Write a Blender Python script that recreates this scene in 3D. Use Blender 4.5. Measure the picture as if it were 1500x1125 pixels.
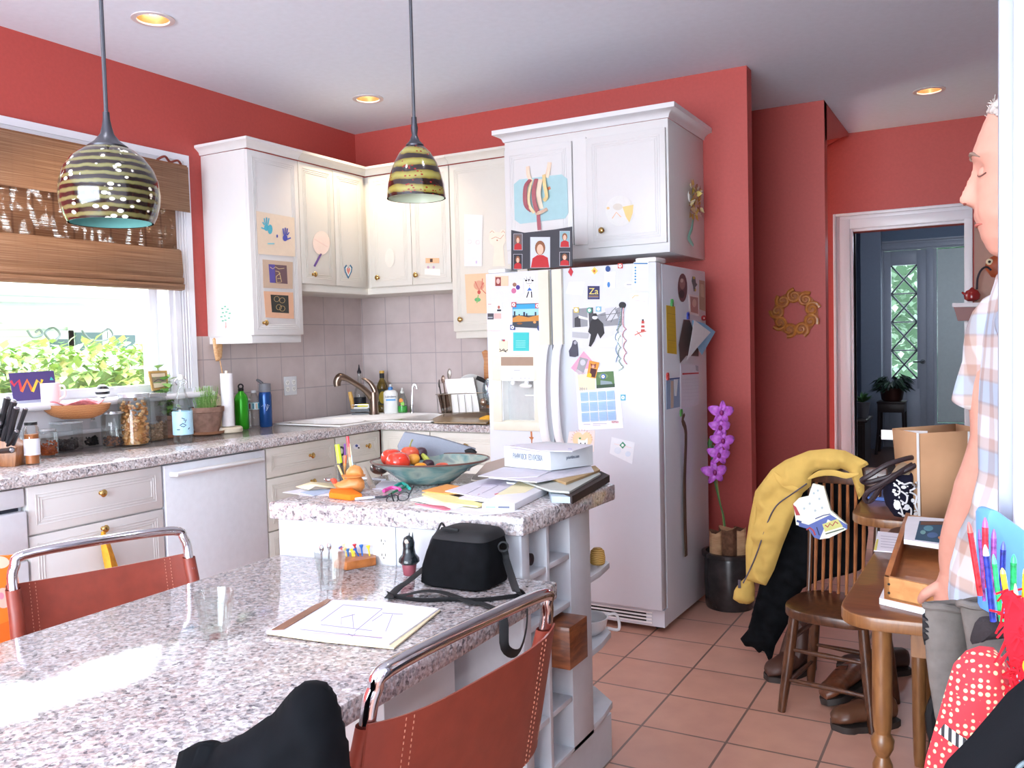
import bpy, bmesh, math, random
import numpy as np
from mathutils import Vector, Matrix, noise
random.seed(7)
PI = math.pi
SC = bpy.context.scene
COL = SC.collection
for _o in list(bpy.data.objects):
    bpy.data.objects.remove(_o)

# ------------------------------------------------------------------ camera
CO = Vector((3.8297, -4.766, 1.3582)); YAW, PIT, ROL, FPX = .5077, -.0467, -.0256, 1276.183
CF = Vector((-math.sin(YAW)*math.cos(PIT), math.cos(YAW)*math.cos(PIT), math.sin(PIT)))
_r = CF.cross(Vector((0, 0, 1))).normalized(); _u = _r.cross(CF)
CR = _r*math.cos(ROL) + _u*math.sin(ROL); CU = _u*math.cos(ROL) - _r*math.sin(ROL)
cd = bpy.data.cameras.new('camera'); cam = bpy.data.objects.new('camera', cd); COL.objects.link(cam)
m3 = Matrix((CR, CU, -CF)).transposed()
cam.matrix_world = Matrix.Translation(CO) @ m3.to_4x4()
cd.sensor_fit = 'HORIZONTAL'; cd.sensor_width = 36; cd.lens = 36*FPX/1500; cd.clip_start = .02; cd.clip_end = 200
SC.camera = cam
# ------------------------------------------------------------------ view, world, lights
vs = SC.view_settings
vs.view_transform = 'Standard'; vs.look = 'None'; vs.gamma = 1; vs.use_curve_mapping = False; vs.exposure = .2
W = bpy.data.worlds.new('overcast'); SC.world = W; W.use_nodes = True
_bg = W.node_tree.nodes['Background']; _bg.inputs[0].default_value = (.84, .91, 1, 1); _bg.inputs[1].default_value = 9

def light(name, typ, loc, power, color, size=.1, rot=None, **kw):
    l = bpy.data.lights.new(name, typ); l.energy = power; l.color = color
    if typ == 'AREA':
        l.size = size
        if 'size_y' in kw: l.shape = 'RECTANGLE'; l.size_y = kw['size_y']
    elif typ in ('POINT', 'SPOT'):
        l.shadow_soft_size = size
    if typ == 'SPOT': l.spot_size = kw.get('spot', 2); l.spot_blend = .6
    o = bpy.data.objects.new(name, l); o.location = loc
    if rot: o.rotation_euler = rot
    COL.objects.link(o); return o
# the camera's flash, a hand above the lens
light('hall_fill_light', 'POINT', (3.6, 4.2, 2.4), 26, (.75, .85, 1), .12)  # unseen lamp added to brighten the dark hall
FL = light('camera_flash', 'POINT', CO + CU*.16 - CR*.02, 18, (.95, .96, 1), .012)
# unseen fill light added in a made-up opening behind the camera
light('opening_fill_light', 'AREA', (2.6, -7.3, 1.5), 150, (.78, .9, 1), 3.4, (PI/2, 0, 0), size_y=2.0)

# ------------------------------------------------------------------ projections from pixels on real surfaces
def ray(u, v): return CF + CR*((u-750)/FPX) - CU*((v-562.5)/FPX)
def P(u, v, ax, val):
    d = ray(u, v); i = 'xyz'.index(ax); return CO + d*((val-CO[i])/d[i])
def PP(u, v, p0, n):
    d = ray(u, v); n = Vector(n); return CO + d*((Vector(p0)-CO).dot(n)/d.dot(n))
def DD(u, v, dist): return CO + ray(u, v)*dist

# ------------------------------------------------------------------ materials
_mc = {}
def lin(h):
    h = h.lstrip('#'); c = [int(h[i:i+2], 16)/255 for i in (0, 2, 4)]
    return tuple((x/12.92 if x <= .04045 else ((x+.055)/1.055)**2.4) for x in c) + (1,)
def newmat(name):
    m = bpy.data.materials.new(name); m.use_nodes = True; nt = m.node_tree
    return m, nt, nt.nodes['Principled BSDF']
def nd(nt, t, **kw):
    n = nt.nodes.new(t)
    for k, v in kw.items():
        if k in n.inputs: n.inputs[k].default_value = v
        else: setattr(n, k, v)
    return n
def coords(nt, scale=(1, 1, 1), rot=(0, 0, 0), loc=(0, 0, 0), kind='Object'):
    tc = nd(nt, 'ShaderNodeTexCoord'); mp = nd(nt, 'ShaderNodeMapping')
    mp.inputs['Scale'].default_value = scale; mp.inputs['Rotation'].default_value = rot; mp.inputs['Location'].default_value = loc
    nt.links.new(tc.outputs[kind], mp.inputs[0]); return mp.outputs[0]
def ramp(nt, fac, stops, interp='LINEAR'):
    r = nd(nt, 'ShaderNodeValToRGB'); cr = r.color_ramp; cr.interpolation = interp
    while len(cr.elements) < len(stops): cr.elements.new(.5)
    for e, (p, c) in zip(cr.elements, stops): e.position = p; e.color = lin(c) if isinstance(c, str) else c
    nt.links.new(fac, r.inputs[0]); return r.outputs[0]
def M(hexc, rough=.5, metal=0, var=.012, scale=30, bump=0, coat=0, emis=0, sss=0):
    key = (hexc, rough, metal, var, scale, bump, coat, emis, sss)
    if key in _mc: return _mc[key]
    m, nt, b = newmat('paint_'+hexc.lstrip('#'))
    c = lin(hexc)
    n = nd(nt, 'ShaderNodeTexNoise', Scale=scale, Detail=3.0); nt.links.new(coords(nt), n.inputs['Vector'])
    lo = tuple(max(0, x*(1-var*2)) for x in c[:3])+(1,); hi = tuple(min(1, x*(1+var*2)) for x in c[:3])+(1,)
    nt.links.new(ramp(nt, n.outputs[0], [(.3, lo), (.7, hi)]), b.inputs['Base Color'])
    b.inputs['Roughness'].default_value = rough; b.inputs['Metallic'].default_value = metal
    if rough >= .8: b.inputs['Specular IOR Level'].default_value = .12
    if coat: b.inputs['Coat Weight'].default_value = coat
    if sss: b.inputs['Subsurface Weight'].default_value = sss; b.inputs['Subsurface Radius'].default_value = (.01, .004, .002)
    if bump:
        bp = nd(nt, 'ShaderNodeBump', Strength=bump, Distance=.004); nt.links.new(n.outputs[0], bp.inputs['Height']); nt.links.new(bp.outputs[0], b.inputs['Normal'])
    if emis: b.inputs['Emission Color'].default_value = c; b.inputs['Emission Strength'].default_value = emis
    _mc[key] = m; return m
def wood(name, c1, c2, scale=(4, 40, 40), rough=.4, coat=.2):
    if name in _mc: return _mc[name]
    m, nt, b = newmat(name)
    n = nd(nt, 'ShaderNodeTexNoise', Scale=2.0, Detail=5.0, Distortion=.6); nt.links.new(coords(nt, scale), n.inputs['Vector'])
    nt.links.new(ramp(nt, n.outputs[0], [(.3, c1), (.7, c2)]), b.inputs['Base Color'])
    b.inputs['Roughness'].default_value = rough; b.inputs['Coat Weight'].default_value = coat; _mc[name] = m; return m
def glassm(name, tint='#ffffff', refl=.5, opac=0):
    if name in _mc: return _mc[name]
    m, nt, b = newmat(name); nt.nodes.remove(b); out = nt.nodes['Material Output']
    t = nd(nt, 'ShaderNodeBsdfTransparent'); t.inputs[0].default_value = lin(tint)
    g = nd(nt, 'ShaderNodeBsdfGlossy', Roughness=.02); lw = nd(nt, 'ShaderNodeLayerWeight', Blend=.35)
    mm = nd(nt, 'ShaderNodeMath', operation='MULTIPLY_ADD'); mm.inputs[1].default_value = refl; mm.inputs[2].default_value = .03
    nt.links.new(lw.outputs['Fresnel'], mm.inputs[0])
    mx = nd(nt, 'ShaderNodeMixShader'); nt.links.new(mm.outputs[0], mx.inputs[0]); nt.links.new(t.outputs[0], mx.inputs[1]); nt.links.new(g.outputs[0], mx.inputs[2])
    nt.links.new(mx.outputs[0], out.inputs[0]); _mc[name] = m; return m
GLASS = glassm('clear_glass', '#f8fbfa', .45)
PANE = glassm('window_glass', '#ffffff', .25)
def granite():
    m, nt, b = newmat('granite')
    v = coords(nt)
    n0 = nd(nt, 'ShaderNodeTexNoise', Scale=60.0, Detail=2.0); nt.links.new(v, n0.inputs['Vector'])
    mixv = nd(nt, 'ShaderNodeMixRGB', Fac=.015, blend_type='ADD'); nt.links.new(v, mixv.inputs[1]); nt.links.new(n0.outputs['Color'], mixv.inputs[2])
    vo = nd(nt, 'ShaderNodeTexVoronoi', Scale=115.0); nt.links.new(mixv.outputs[0], vo.inputs['Vector'])
    sp = nd(nt, 'ShaderNodeSeparateColor'); nt.links.new(vo.outputs['Color'], sp.inputs[0])
    c1 = ramp(nt, sp.outputs[0], [(0, '#5a585c'), (.12, '#8f8a8e'), (.28, '#b39e99'), (.48, '#bdb2b0'), (.68, '#cbc6c5'), (.86, '#e2e0e3')], 'CONSTANT')
    n2 = nd(nt, 'ShaderNodeTexNoise', Scale=150.0, Detail=2.0); nt.links.new(v, n2.inputs['Vector'])
    c2 = ramp(nt, n2.outputs[0], [(.38, '#6a686e'), (.46, '#b6aeae'), (.56, '#c4bcbb'), (.64, '#e6e4e8')])
    mx = nd(nt, 'ShaderNodeMixRGB', Fac=.42); nt.links.new(c1, mx.inputs[1]); nt.links.new(c2, mx.inputs[2])
    nt.links.new(mx.outputs[0], b.inputs['Base Color']); b.inputs['Roughness'].default_value = .09
    return m
def tiles(name, size, c1, c2, grout, mortar, rough, loc, axis='z', bump=.3):
    m, nt, b = newmat(name)
    rot = {'z': (0, 0, 0), 'x': (0, -PI/2, -PI/2), 'y': (PI/2, 0, 0)}[axis]
    tc = nd(nt, 'ShaderNodeNewGeometry')
    sx = nd(nt, 'ShaderNodeSeparateXYZ'); nt.links.new(tc.outputs['Position'], sx.inputs[0])
    cb = nd(nt, 'ShaderNodeCombineXYZ')
    a, c = {'z': (0, 1), 'x': (1, 2), 'y': (0, 2)}[axis]
    for k, (s, l) in enumerate(((a, loc[0]), (c, loc[1]))):
        ad = nd(nt, 'ShaderNodeMath', operation='SUBTRACT'); ad.inputs[1].default_value = l
        nt.links.new(sx.outputs[s], ad.inputs[0]); nt.links.new(ad.outputs[0], cb.inputs[k])
    br = nd(nt, 'ShaderNodeTexBrick', offset=0.0, squash=1.0); br.inputs['Scale'].default_value = 1
    br.inputs['Mortar Size'].default_value = mortar; br.inputs['Mortar Smooth'].default_value = .1; br.inputs['Brick Width'].default_value = size; br.inputs['Row Height'].default_value = size
    br.inputs['Color1'].default_value = lin(c1); br.inputs['Color2'].default_value = lin(c2); br.inputs['Mortar'].default_value = lin(grout)
    nt.links.new(cb.outputs[0], br.inputs['Vector'])
    n = nd(nt, 'ShaderNodeTexNoise', Scale=9.0, Detail=5.0); nt.links.new(tc.outputs['Position'], n.inputs['Vector'])
    r2 = ramp(nt, n.outputs[0], [(.3, (.86, .84, .84, 1)), (.7, (1.0, 1.0, 1.0, 1))])
    mx = nd(nt, 'ShaderNodeMixRGB', Fac=.8, blend_type='MULTIPLY'); nt.links.new(br.outputs['Color'], mx.inputs[1]); nt.links.new(r2, mx.inputs[2])
    nt.links.new(mx.outputs[0], b.inputs['Base Color']); b.inputs['Roughness'].default_value = rough
    bp = nd(nt, 'ShaderNodeBump', Strength=bump, Distance=.002, invert=True); nt.links.new(br.outputs['Fac'], bp.inputs['Height']); nt.links.new(bp.outputs[0], b.inputs['Normal'])
    return m
def stripes(name, axis, scale, stops, rough=.6, dist=0, metal=0, coat=0, trans=0, kind='Object', fine=None):
    m, nt, b = newmat(name)
    w = nd(nt, 'ShaderNodeTexWave', bands_direction=axis, Scale=scale, Distortion=dist); w.inputs['Detail'].default_value = 2
    nt.links.new(coords(nt, kind=kind), w.inputs['Vector'])
    c = ramp(nt, w.outputs['Fac'], stops)
    nt.links.new(c, b.inputs['Base Color']); b.inputs['Roughness'].default_value = rough; b.inputs['Metallic'].default_value = metal; b.inputs['Coat Weight'].default_value = coat
    return m
GRAN = granite()
RED = M('#bb4d46', .55, var=.02, scale=60, bump=.05)
CEIL = M('#e2ecfa', .8, var=.01)
WHITE = M('#dfe0e3', .35, var=.003)
CAB = M('#dedcdb', .38, var=.003)
CABW = M('#d9d4ca', .38, var=.003)
TRIM = M('#e6e6ec', .3, var=.003)
FRW = M('#d5d9e1', .28, var=.003)
CREAM = M('#dedac9', .35, var=.01)
CHROME = M('#d6d6da', .06, 1, var=.01)
BRASS = M('#c9a86a', .2, 1)
BLACK = M('#101114', .6)
PAPER = M('#dddbe0', .7, var=.01)
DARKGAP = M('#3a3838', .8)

# ------------------------------------------------------------------ mesh builder
class G:
    def __init__(s): s.bm = bmesh.new(); s.mats = []
    def mi(s, m):
        if m not in s.mats: s.mats.append(m)
        return s.mats.index(m)
    def face(s, vs, m):
        try: f = s.bm.faces.new(vs)
        except ValueError: return None
        f.material_index = s.mi(m); f.smooth = True; return f
    def v(s, p): return s.bm.verts.new(p)
    def box(s, x0, x1, y0, y1, z0, z1, m, X=None):
        c = [Vector((x, y, z)) for z in (z0, z1) for y in (y0, y1) for x in (x0, x1)]
        if X: c = [X @ p for p in c]
        v = [s.v(p) for p in c]
        for q in ((0, 2, 3, 1), (4, 5, 7, 6), (0, 1, 5, 4), (2, 6, 7, 3), (0, 4, 6, 2), (1, 3, 7, 5)): s.face([v[i] for i in q], m)
        return s
    def ext(s, pts, vec, m, m2=None):
        pts = [Vector(p) for p in pts]; vec = Vector(vec)
        a = [s.v(p) for p in pts]; b = [s.v(p+vec) for p in pts]; n = len(a)
        s.face(a[::-1], m2 or m); s.face(b, m)
        for i in range(n): s.face([a[i], a[(i+1) % n], b[(i+1) % n], b[i]], m2 or m)
        return s
    def rows(s, R, m, cu=True, cap0=False, cap1=False, cv=False):
        V = [[s.v(p) for p in r] for r in R]; n = len(V[0])
        for i in range(len(V)-1 + (1 if cv else 0)):
            for j in range(n if cu else n-1):
                a, b = V[i], V[(i+1) % len(V)]; s.face([a[j], a[(j+1) % n], b[(j+1) % n], b[j]], m)
        if cap0: s.face(V[0][::-1], m)
        if cap1: s.face(V[-1], m)
        return s
    def lathe(s, prof, c, m, n=24, X=None, cap=True, sx=1, sy=1, wave=0, k=6):
        c = Vector(c); R = []
        for r, z in prof:
            row = []
            for j in range(n):
                a = 2*PI*j/n; rr = r*(1+wave*math.sin(k*a))
                p = Vector((rr*math.cos(a)*sx, rr*math.sin(a)*sy, z)); row.append(c + (X @ p if X else p))
            R.append(row)
        return s.rows(R, m, cap0=cap and prof[0][0] > 1e-4, cap1=cap and prof[-1][0] > 1e-4)
    def cyl(s, p0, p1, r0, m, r1=None, n=16):
        p0, p1 = Vector(p0), Vector(p1); d = p1-p0; X = d.to_track_quat('Z', 'Y').to_matrix(); r1 = r0 if r1 is None else r1
        return s.lathe([(r0, 0), (r1, d.length)], p0, m, n, X)
    def sph(s, c, r, m, X=None, n=20, k=12):
        r = (r, r, r) if not hasattr(r, '__len__') else r; R = []; c = Vector(c)
        for i in range(k+1):
            t = -PI/2+PI*i/k; ct = max(math.cos(t), .02)
            R.append([c+((X or Matrix.Identity(3)) @ Vector((r[0]*ct*math.cos(2*PI*j/n), r[1]*ct*math.sin(2*PI*j/n), r[2]*math.sin(t)))) for j in range(n)])
        return s.rows(R, m, cap0=True, cap1=True)
    def tube(s, pts, r, m, n=8, sm=0, closed=False, flat=None, cap=True):
        pts = [Vector(p) for p in pts]
        rr = list(r) if hasattr(r, '__len__') else [r]*len(pts)
        if sm: pts, rr = spline(pts, sm, closed, rr)
        N = len(pts); R = []; up = None
        for i in range(N):
            a = pts[i-1] if (i or closed) else pts[i]; b = pts[(i+1) % N] if (i < N-1 or closed) else pts[i]
            t = (b-a).normalized() if (b-a).length > 1e-9 else Vector((0, 0, 1))
            if up is None:
                up = t.orthogonal().normalized() if flat is None else Vector(flat)
            up = (up - t*up.dot(t))
            if up.length < 1e-6: up = t.orthogonal()
            up.normalize(); sd = t.cross(up)
            k = .18 if flat is not None else 1
            R.append([pts[i]+up*math.cos(2*PI*j/n)*rr[i]*k+sd*math.sin(2*PI*j/n)*rr[i] for j in range(n)])
        return s.rows(R, m, cap0=cap and not closed, cap1=cap and not closed, cv=closed)
    def grid(s, F, nu, nv, m, th=0, nrm=None):
        V = [[Vector(F(i/nu, j/nv)) for j in range(nv+1)] for i in range(nu+1)]
        if not th: return s.rows(V, m, cu=False)
        nn = Vector(nrm)*th
        for i in range(nu+1): V[i] = V[i]+[p+nn for p in V[i][::-1]]
        s.rows(V, m, cu=True, cap0=True, cap1=True); return s
    def obj(s, name, par=None, label=None, cat=None, group=None, kind=None, bev=0, ang=40, org=None, sub=0):
        bm = s.bm; bmesh.ops.recalc_face_normals(bm, faces=bm.faces)
        if bev:
            es = [e for e in bm.edges if len(e.link_faces) == 2 and e.calc_face_angle(0) > .6]
            bmesh.ops.bevel(bm, geom=es, offset=bev, segments=2, affect='EDGES', profile=.5, clamp_overlap=True)
        me = bpy.data.meshes.new(name)
        if par is not None: bm.transform(world_of(par).inverted())
        else:
            if org is None:
                xs = [v.co for v in bm.verts]
                org = ((min(p.x for p in xs)+max(p.x for p in xs))/2, (min(p.y for p in xs)+max(p.y for p in xs))/2, min(p.z for p in xs))
            bm.transform(Matrix.Translation(-Vector(org)))
        bm.to_mesh(me); bm.free()
        for m in s.mats: me.materials.append(m)
        try: me.set_sharp_from_angle(angle=math.radians(ang))
        except Exception: pass
        o = bpy.data.objects.new(name, me); COL.objects.link(o)
        if par is not None: o.parent = par
        else: o.location = org
        if sub: md = o.modifiers.new('sub', 'SUBSURF'); md.levels = md.render_levels = sub
        props(o, label, cat, group, kind); return o
def cut(o, gs):
    """cut the closed shapes gs out of the mesh object o for good"""
    tmp = []
    for g in gs:
        me = bpy.data.meshes.new('c'); bmesh.ops.recalc_face_normals(g.bm, faces=g.bm.faces); g.bm.to_mesh(me); g.bm.free(); c = bpy.data.objects.new('c', me); COL.objects.link(c); tmp.append(c)
        md = o.modifiers.new('cut', 'BOOLEAN'); md.operation = 'DIFFERENCE'; md.object = c; md.solver = 'EXACT'
    bpy.context.view_layer.update(); dg = bpy.context.evaluated_depsgraph_get()
    me = bpy.data.meshes.new_from_object(o.evaluated_get(dg)); o.modifiers.clear(); o.data = me
    for c in tmp: bpy.data.objects.remove(c)
def world_of(o):
    M4 = Matrix.Translation(o.location) @ o.rotation_euler.to_matrix().to_4x4()
    return world_of(o.parent) @ M4 if o.parent else M4
def props(o, label=None, cat=None, group=None, kind=None):
    if label: o['label'] = label
    if cat: o['category'] = cat
    if group: o['group'] = group
    if kind: o['kind'] = kind
def T(name, label, cat, loc, rz=0, group=None):
    o = bpy.data.objects.new(name, None); COL.objects.link(o); o.empty_display_size = .05
    o.location = loc; o.rotation_euler = (0, 0, rz); props(o, label, cat, group); return o
def spline(pts, k, closed=False, rr=None):
    out, ro = [], []; N = len(pts)
    for i in range(N if closed else N-1):
        p0 = pts[(i-1) % N] if (i or closed) else pts[0]; p1 = pts[i]; p2 = pts[(i+1) % N]; p3 = pts[(i+2) % N] if (closed or i+2 < N) else pts[-1]
        for j in range(k):
            t = j/k
            out.append(.5*((2*p1)+(p2-p0)*t+(2*p0-5*p1+4*p2-p3)*t*t+(3*p1-p0-3*p2+p3)*t**3))
            if rr: ro.append(rr[i]*(1-t)+rr[(i+1) % N]*t)
    if not closed: out.append(pts[-1]); ro.append(rr[-1] if rr else 0)
    return out, ro
def txt(name, body, size, org, xd, up, m, par=None, depth=.0004, w=None, align='LEFT'):
    cu = bpy.data.curves.new(name, 'FONT'); cu.body = body; cu.size = size; cu.extrude = depth; cu.align_x = align
    t = bpy.data.objects.new(name, cu); me = bpy.data.meshes.new_from_object(t); bpy.data.objects.remove(t)
    xd = Vector(xd).normalized(); up = Vector(up).normalized(); n = xd.cross(up).normalized(); up = n.cross(xd)
    X = Matrix.Translation(Vector(org)) @ Matrix((xd, up, n)).transposed().to_4x4()
    if w:
        xs = [v.co.x for v in me.vertices]; sc = w/max(1e-6, max(xs)-min(xs)); X = X @ Matrix.Diagonal((sc, 1, 1, 1))
    if par is not None: X = world_of(par).inverted() @ X
    me.transform(X); me.materials.clear(); me.materials.append(m)
    o = bpy.data.objects.new(name, me); COL.objects.link(o)
    if par is not None: o.parent = par
    return o
# frames: pixel -> point of a real plane, with its outward normal
def fplane(p0, n): n = Vector(n).normalized(); return (lambda u, v: PP(u, v, p0, n), n)
def fax(ax, val, sgn): n = Vector((0, 0, 0)); n['xyz'.index(ax)] = sgn; return (lambda u, v: P(u, v, ax, val), n)
def rc(x0, y0, x1, y1): return [(x0, y0), (x1, y0), (x1, y1), (x0, y1)]
def el(cx, cy, rx, ry, n=18, a0=0):
    return [(cx+rx*math.cos(2*PI*i/n+a0), cy+ry*math.sin(2*PI*i/n+a0)) for i in range(n)]
def st(pts, w):
    L, R = [], []
    for i, p in enumerate(pts):
        a = pts[max(0, i-1)]; b = pts[min(len(pts)-1, i+1)]; dx, dy = b[0]-a[0], b[1]-a[1]; l = math.hypot(dx, dy) or 1
        L.append((p[0]-dy/l*w/2, p[1]+dx/l*w/2)); R.append((p[0]+dy/l*w/2, p[1]-dx/l*w/2))
    return L+R[::-1]
def art(fr, name, label, cat, base, bcol, layers=(), th=.0012, off=.0005, group=None, par=None, kidname=None, rough=.6):
    f, n = fr; g = G()
    mb = M(bcol, rough) if isinstance(bcol, str) else bcol
    g.ext([f(u, v)+n*off for u, v in base], n*th, mb)
    k = off+th
    for col, pts in layers:
        k += .00025
        g.ext([f(u, v)+n*(k-.0003) for u, v in pts], n*.0005, M(col, rough) if isinstance(col, str) else col)
    return g.obj(name, par, label, cat, group, ang=30)
def puff(f, n, outline, T_, m, cell, R=None, back=.3, wr=0, seed=0, bowf=None, keep=None, mfun=None, g=None):
    """closed soft body whose outline lies on a real plane and which swells out of it"""
    f0 = f; P3 = [f0(u, v) for u, v in outline]; n = Vector(n).normalized(); o = P3[0]
    ax = (P3[1]-P3[0]).normalized(); ax = (ax-n*ax.dot(n)).normalized(); ay = n.cross(ax)
    poly = np.array([((p-o).dot(ax), (p-o).dot(ay)) for p in P3]); A = poly; B = np.roll(poly, -1, 0)
    def dist(p):
        d = B-A; t = np.clip(((p-A)*d).sum(1)/np.maximum((d*d).sum(1), 1e-12), 0, 1); q = A+d*t[:, None]; dd = np.hypot(*(p-q).T); i = dd.argmin(); return dd[i], q[i]
    def inside(p):
        x, y = p; c = False
        for (x1, y1), (x2, y2) in zip(A, B):
            if (y1 > y) != (y2 > y) and x < (x2-x1)*(y-y1)/(y2-y1)+x1: c = not c
        return c
    lo = poly.min(0)-cell; hi = poly.max(0)+cell; nx, ny = (int((hi[k]-lo[k])/cell)+1 for k in (0, 1))
    cells = [(i, j) for i in range(nx) for j in range(ny) if inside((lo[0]+(i+.5)*cell, lo[1]+(j+.5)*cell))]
    cs = set(cells); use = {}
    for i, j in cells:
        for a, b in ((0, 0), (1, 0), (1, 1), (0, 1)): use.setdefault((i+a, j+b), 0); use[(i+a, j+b)] += 1
    if R is None: R = T_*1.6
    g = g or G(); vf, vb = {}, {}
    for (i, j), c in use.items():
        p = np.array((lo[0]+i*cell, lo[1]+j*cell)); d, q = dist(p); edge = c < 4
        if edge: p = q; h = 0
        else: h = math.sqrt(max(0, 1-(1-min(d/R, 1))**2))
        base = o+ax*float(p[0])+ay*float(p[1]); w = 0
        if wr:
            w = wr*noise.noise(base*9+Vector((seed, 0, 0)))+wr*.5*noise.noise(base*26+Vector((0, seed, 0)))
        if bowf: base = base+n*bowf(base)
        vf[(i, j)] = g.v(base+n*(T_*h+w*h))
        vb[(i, j)] = vf[(i, j)] if edge else g.v(base-n*(T_*h*back))
    for i, j in cells:
        q = [(i, j), (i+1, j), (i+1, j+1), (i, j+1)]
        mm = m
        if mfun:
            cc = o+ax*float(lo[0]+(i+.5)*cell)+ay*float(lo[1]+(j+.5)*cell); mm = mfun(cc) or m
        g.face([vf[k] for k in q], mm); 
        if len({vb[k] for k in q} - {vf[k] for k in q}): g.face([vb[k] for k in q[::-1]], m)
    return g
# ================================================================== SETTING
def S(g, name, label=None, bev=0): return g.obj(name, kind='structure', bev=bev, label=label)
FLOORM = tiles('terracotta_floor_tiles', .3, '#d2a08c', '#cb9783', '#7d665c', .0045, .32, (2.437, -1.026))
BSPL = tiles('backsplash_tiles', .2, '#cfc1be', '#cabbb9', '#aca2a3', .003, .35, (-.392, .91), 'x')
BSPB = tiles('backsplash_tiles_rear', .2, '#cfc1be', '#cabbb9', '#aca2a3', .003, .35, (.016, .91), 'y')
H = 2.81
S(G().box(-.2, 5.6, -7.4, 2.0, -.1, 0, FLOORM), 'floor')
g = G().box(-.2, 5.6, -7.4, 2.1, H+.08, H+.15, CEIL)
DLS = ((.622, -2.129), (.619, -.639), (3.479, 1.1), (2.2, -3.75), (3.3, -2.9)); ed = []
def loop(pts):
    v = [g.v(p) for p in pts]; return [g.bm.edges.new((v[i], v[(i+1) % len(v)])) for i in range(len(v))]
ed += loop([(-.2, -7.4, H), (5.6, -7.4, H), (5.6, 2.1, H), (-.2, 2.1, H)])
for x, y in DLS: ed += loop([(x+.068*math.cos(2*PI*i/32), y+.068*math.sin(2*PI*i/32), H) for i in range(32)])
g.mi(CEIL); bmesh.ops.triangle_fill(g.bm, use_beauty=True, edges=ed)
S(g, 'ceiling')
# window wall with its opening  y -3.55..-1.62, z 1.14..2.3
WY0, WY1, WZ0, WZ1 = -3.55, -1.6, 1.14, 2.3
g = G()
g.box(-.2, 0, WY1, .1, 0, H, RED).box(-.2, 0, -7.4, WY0, 0, H, RED).box(-.2, 0, WY0, WY1, 0, WZ0, RED).box(-.2, 0, WY0, WY1, WZ1, H, RED)
S(g, 'wall_left')
S(G().box(0, 2.663, 0, .1, 0, H, RED), 'wall_rear')
S(G().box(1.4, 2.9, .96, 1.06, 0, H, RED), 'wall_alcove')
S(G().box(1.4, 1.5, .1, .96, 0, H, RED), 'wall_alcove_side')
# far wall with the doorway to the hall
DX0, DX1, DZ = 2.926, 3.64, 2.1
g = G().box(1.4, DX0, 2.0, 2.12, 0, H, RED).box(DX0, DX1, 2.0, 2.12, DZ, H, RED).box(DX1, 5.6, 2.0, 2.12, 0, H, RED)
S(g, 'wall_far')
S(G().box(DX1+.06, 4.6, 1.985, 1.999, 0, 2.1, M('#b08a7c', .6)), 'wall_far_lit_tone')  # tan sheet on the far wall; its different lighting is put into the colour
g = G(); g.ext([(2.9, .962, 2.809), (2.9, 2.0, 2.809), (2.9, 2.0, 2.79), (2.9, 1.0, 2.57)], (-.15, 0, 0), RED)
g.ext([(2.9, 1.98, 2.809), (2.74, 1.98, 2.809), (2.74, 1.98, 2.73)], (0, .02, 0), RED); S(g, 'trim_soffit')
PALE = M('#dcdde2', .7, var=.01); S(G().box(5.5, 5.6, -7.4, 2.0, 0, H, PALE), 'wall_right')
g = G().box(-.2, .7, -7.5, -7.4, 0, H, PALE).box(4.5, 5.6, -7.5, -7.4, 0, H, PALE).box(.7, 4.5, -7.5, -7.4, 2.5, H, PALE).box(.7, 4.5, -7.5, -7.4, 0, .45, PALE)
S(g, 'wall_front')
S(G().box(0, .008, -1.44, 0, .91, 1.44, BSPL).box(0, .008, -.96, 0, 1.44, 1.735, BSPL), 'trim_backsplash_left')
S(G().box(0, .006, -3.75, -1.44, .91, .985, BSPL), 'trim_backsplash_window')
S(G().box(.008, 1.6, -.008, 0, .91, 1.735, BSPB), 'trim_backsplash_rear')
# window casing, stool, apron, jamb, sash
g = G()
for a, b, o_, t_ in ((0, .035, 0, .03), (.035, .1, .012, .022), (.1, .13, .0, .03)):
    g.box(0, t_, WY1+.17-b-.02, WY1+.17-a-.02, 1.03, 2.41-a, TRIM)
    g.box(0, t_, -3.75+a, WY1+.15-b, 2.41-b, 2.41-a, TRIM)
g.box(0, .018, WY1-.01, WY1+.148, 1.03, 2.408, TRIM).box(0, .018, -3.75, WY1+.148, 2.29, 2.408, TRIM)
for k in range(4): g.cyl((.024, WY1+.055+.018*k, 1.16), (.024, WY1+.055+.018*k, 2.28), .006, TRIM, n=8)
S(g, 'trim_window_casing')
g = G().box(-.2, .0, WY1-.015, WY1, WZ0, WZ1, TRIM).box(-.2, 0, WY0, WY0+.015, WZ0, WZ1, TRIM).box(-.2, 0, WY0, WY1, WZ1-.015, WZ1, TRIM)
g.box(-.11, -.07, WY1-.065, WY1-.015, WZ0, WZ1, TRIM).box(-.11, -.07, WY0, WY1, WZ0, WZ0+.05, TRIM).box(-.11, -.07, WY0, WY1, WZ1-.06, WZ1, TRIM).box(-.11, -.07, -2.98, -2.93, WZ0, WZ1, TRIM)
w = S(g, 'window_1', bev=.004)
G().box(-.092, -.088, WY0, WY1-.06, WZ0+.05, WZ1-.06, PANE).obj('pane', w)
g = G().box(-.2, .1, -3.8, -1.41, 1.112, 1.142, TRIM); g.cyl((.1, -3.8, 1.127), (.1, -1.41, 1.127), .015, TRIM)
S(g, 'window_sill_1')
S(G().box(0, .025, -3.75, -1.45, 1.0, 1.112, TRIM).box(0, .035, -3.75, -1.45, .98, 1.0, TRIM), 'trim_window_apron', bev=.003)
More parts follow.
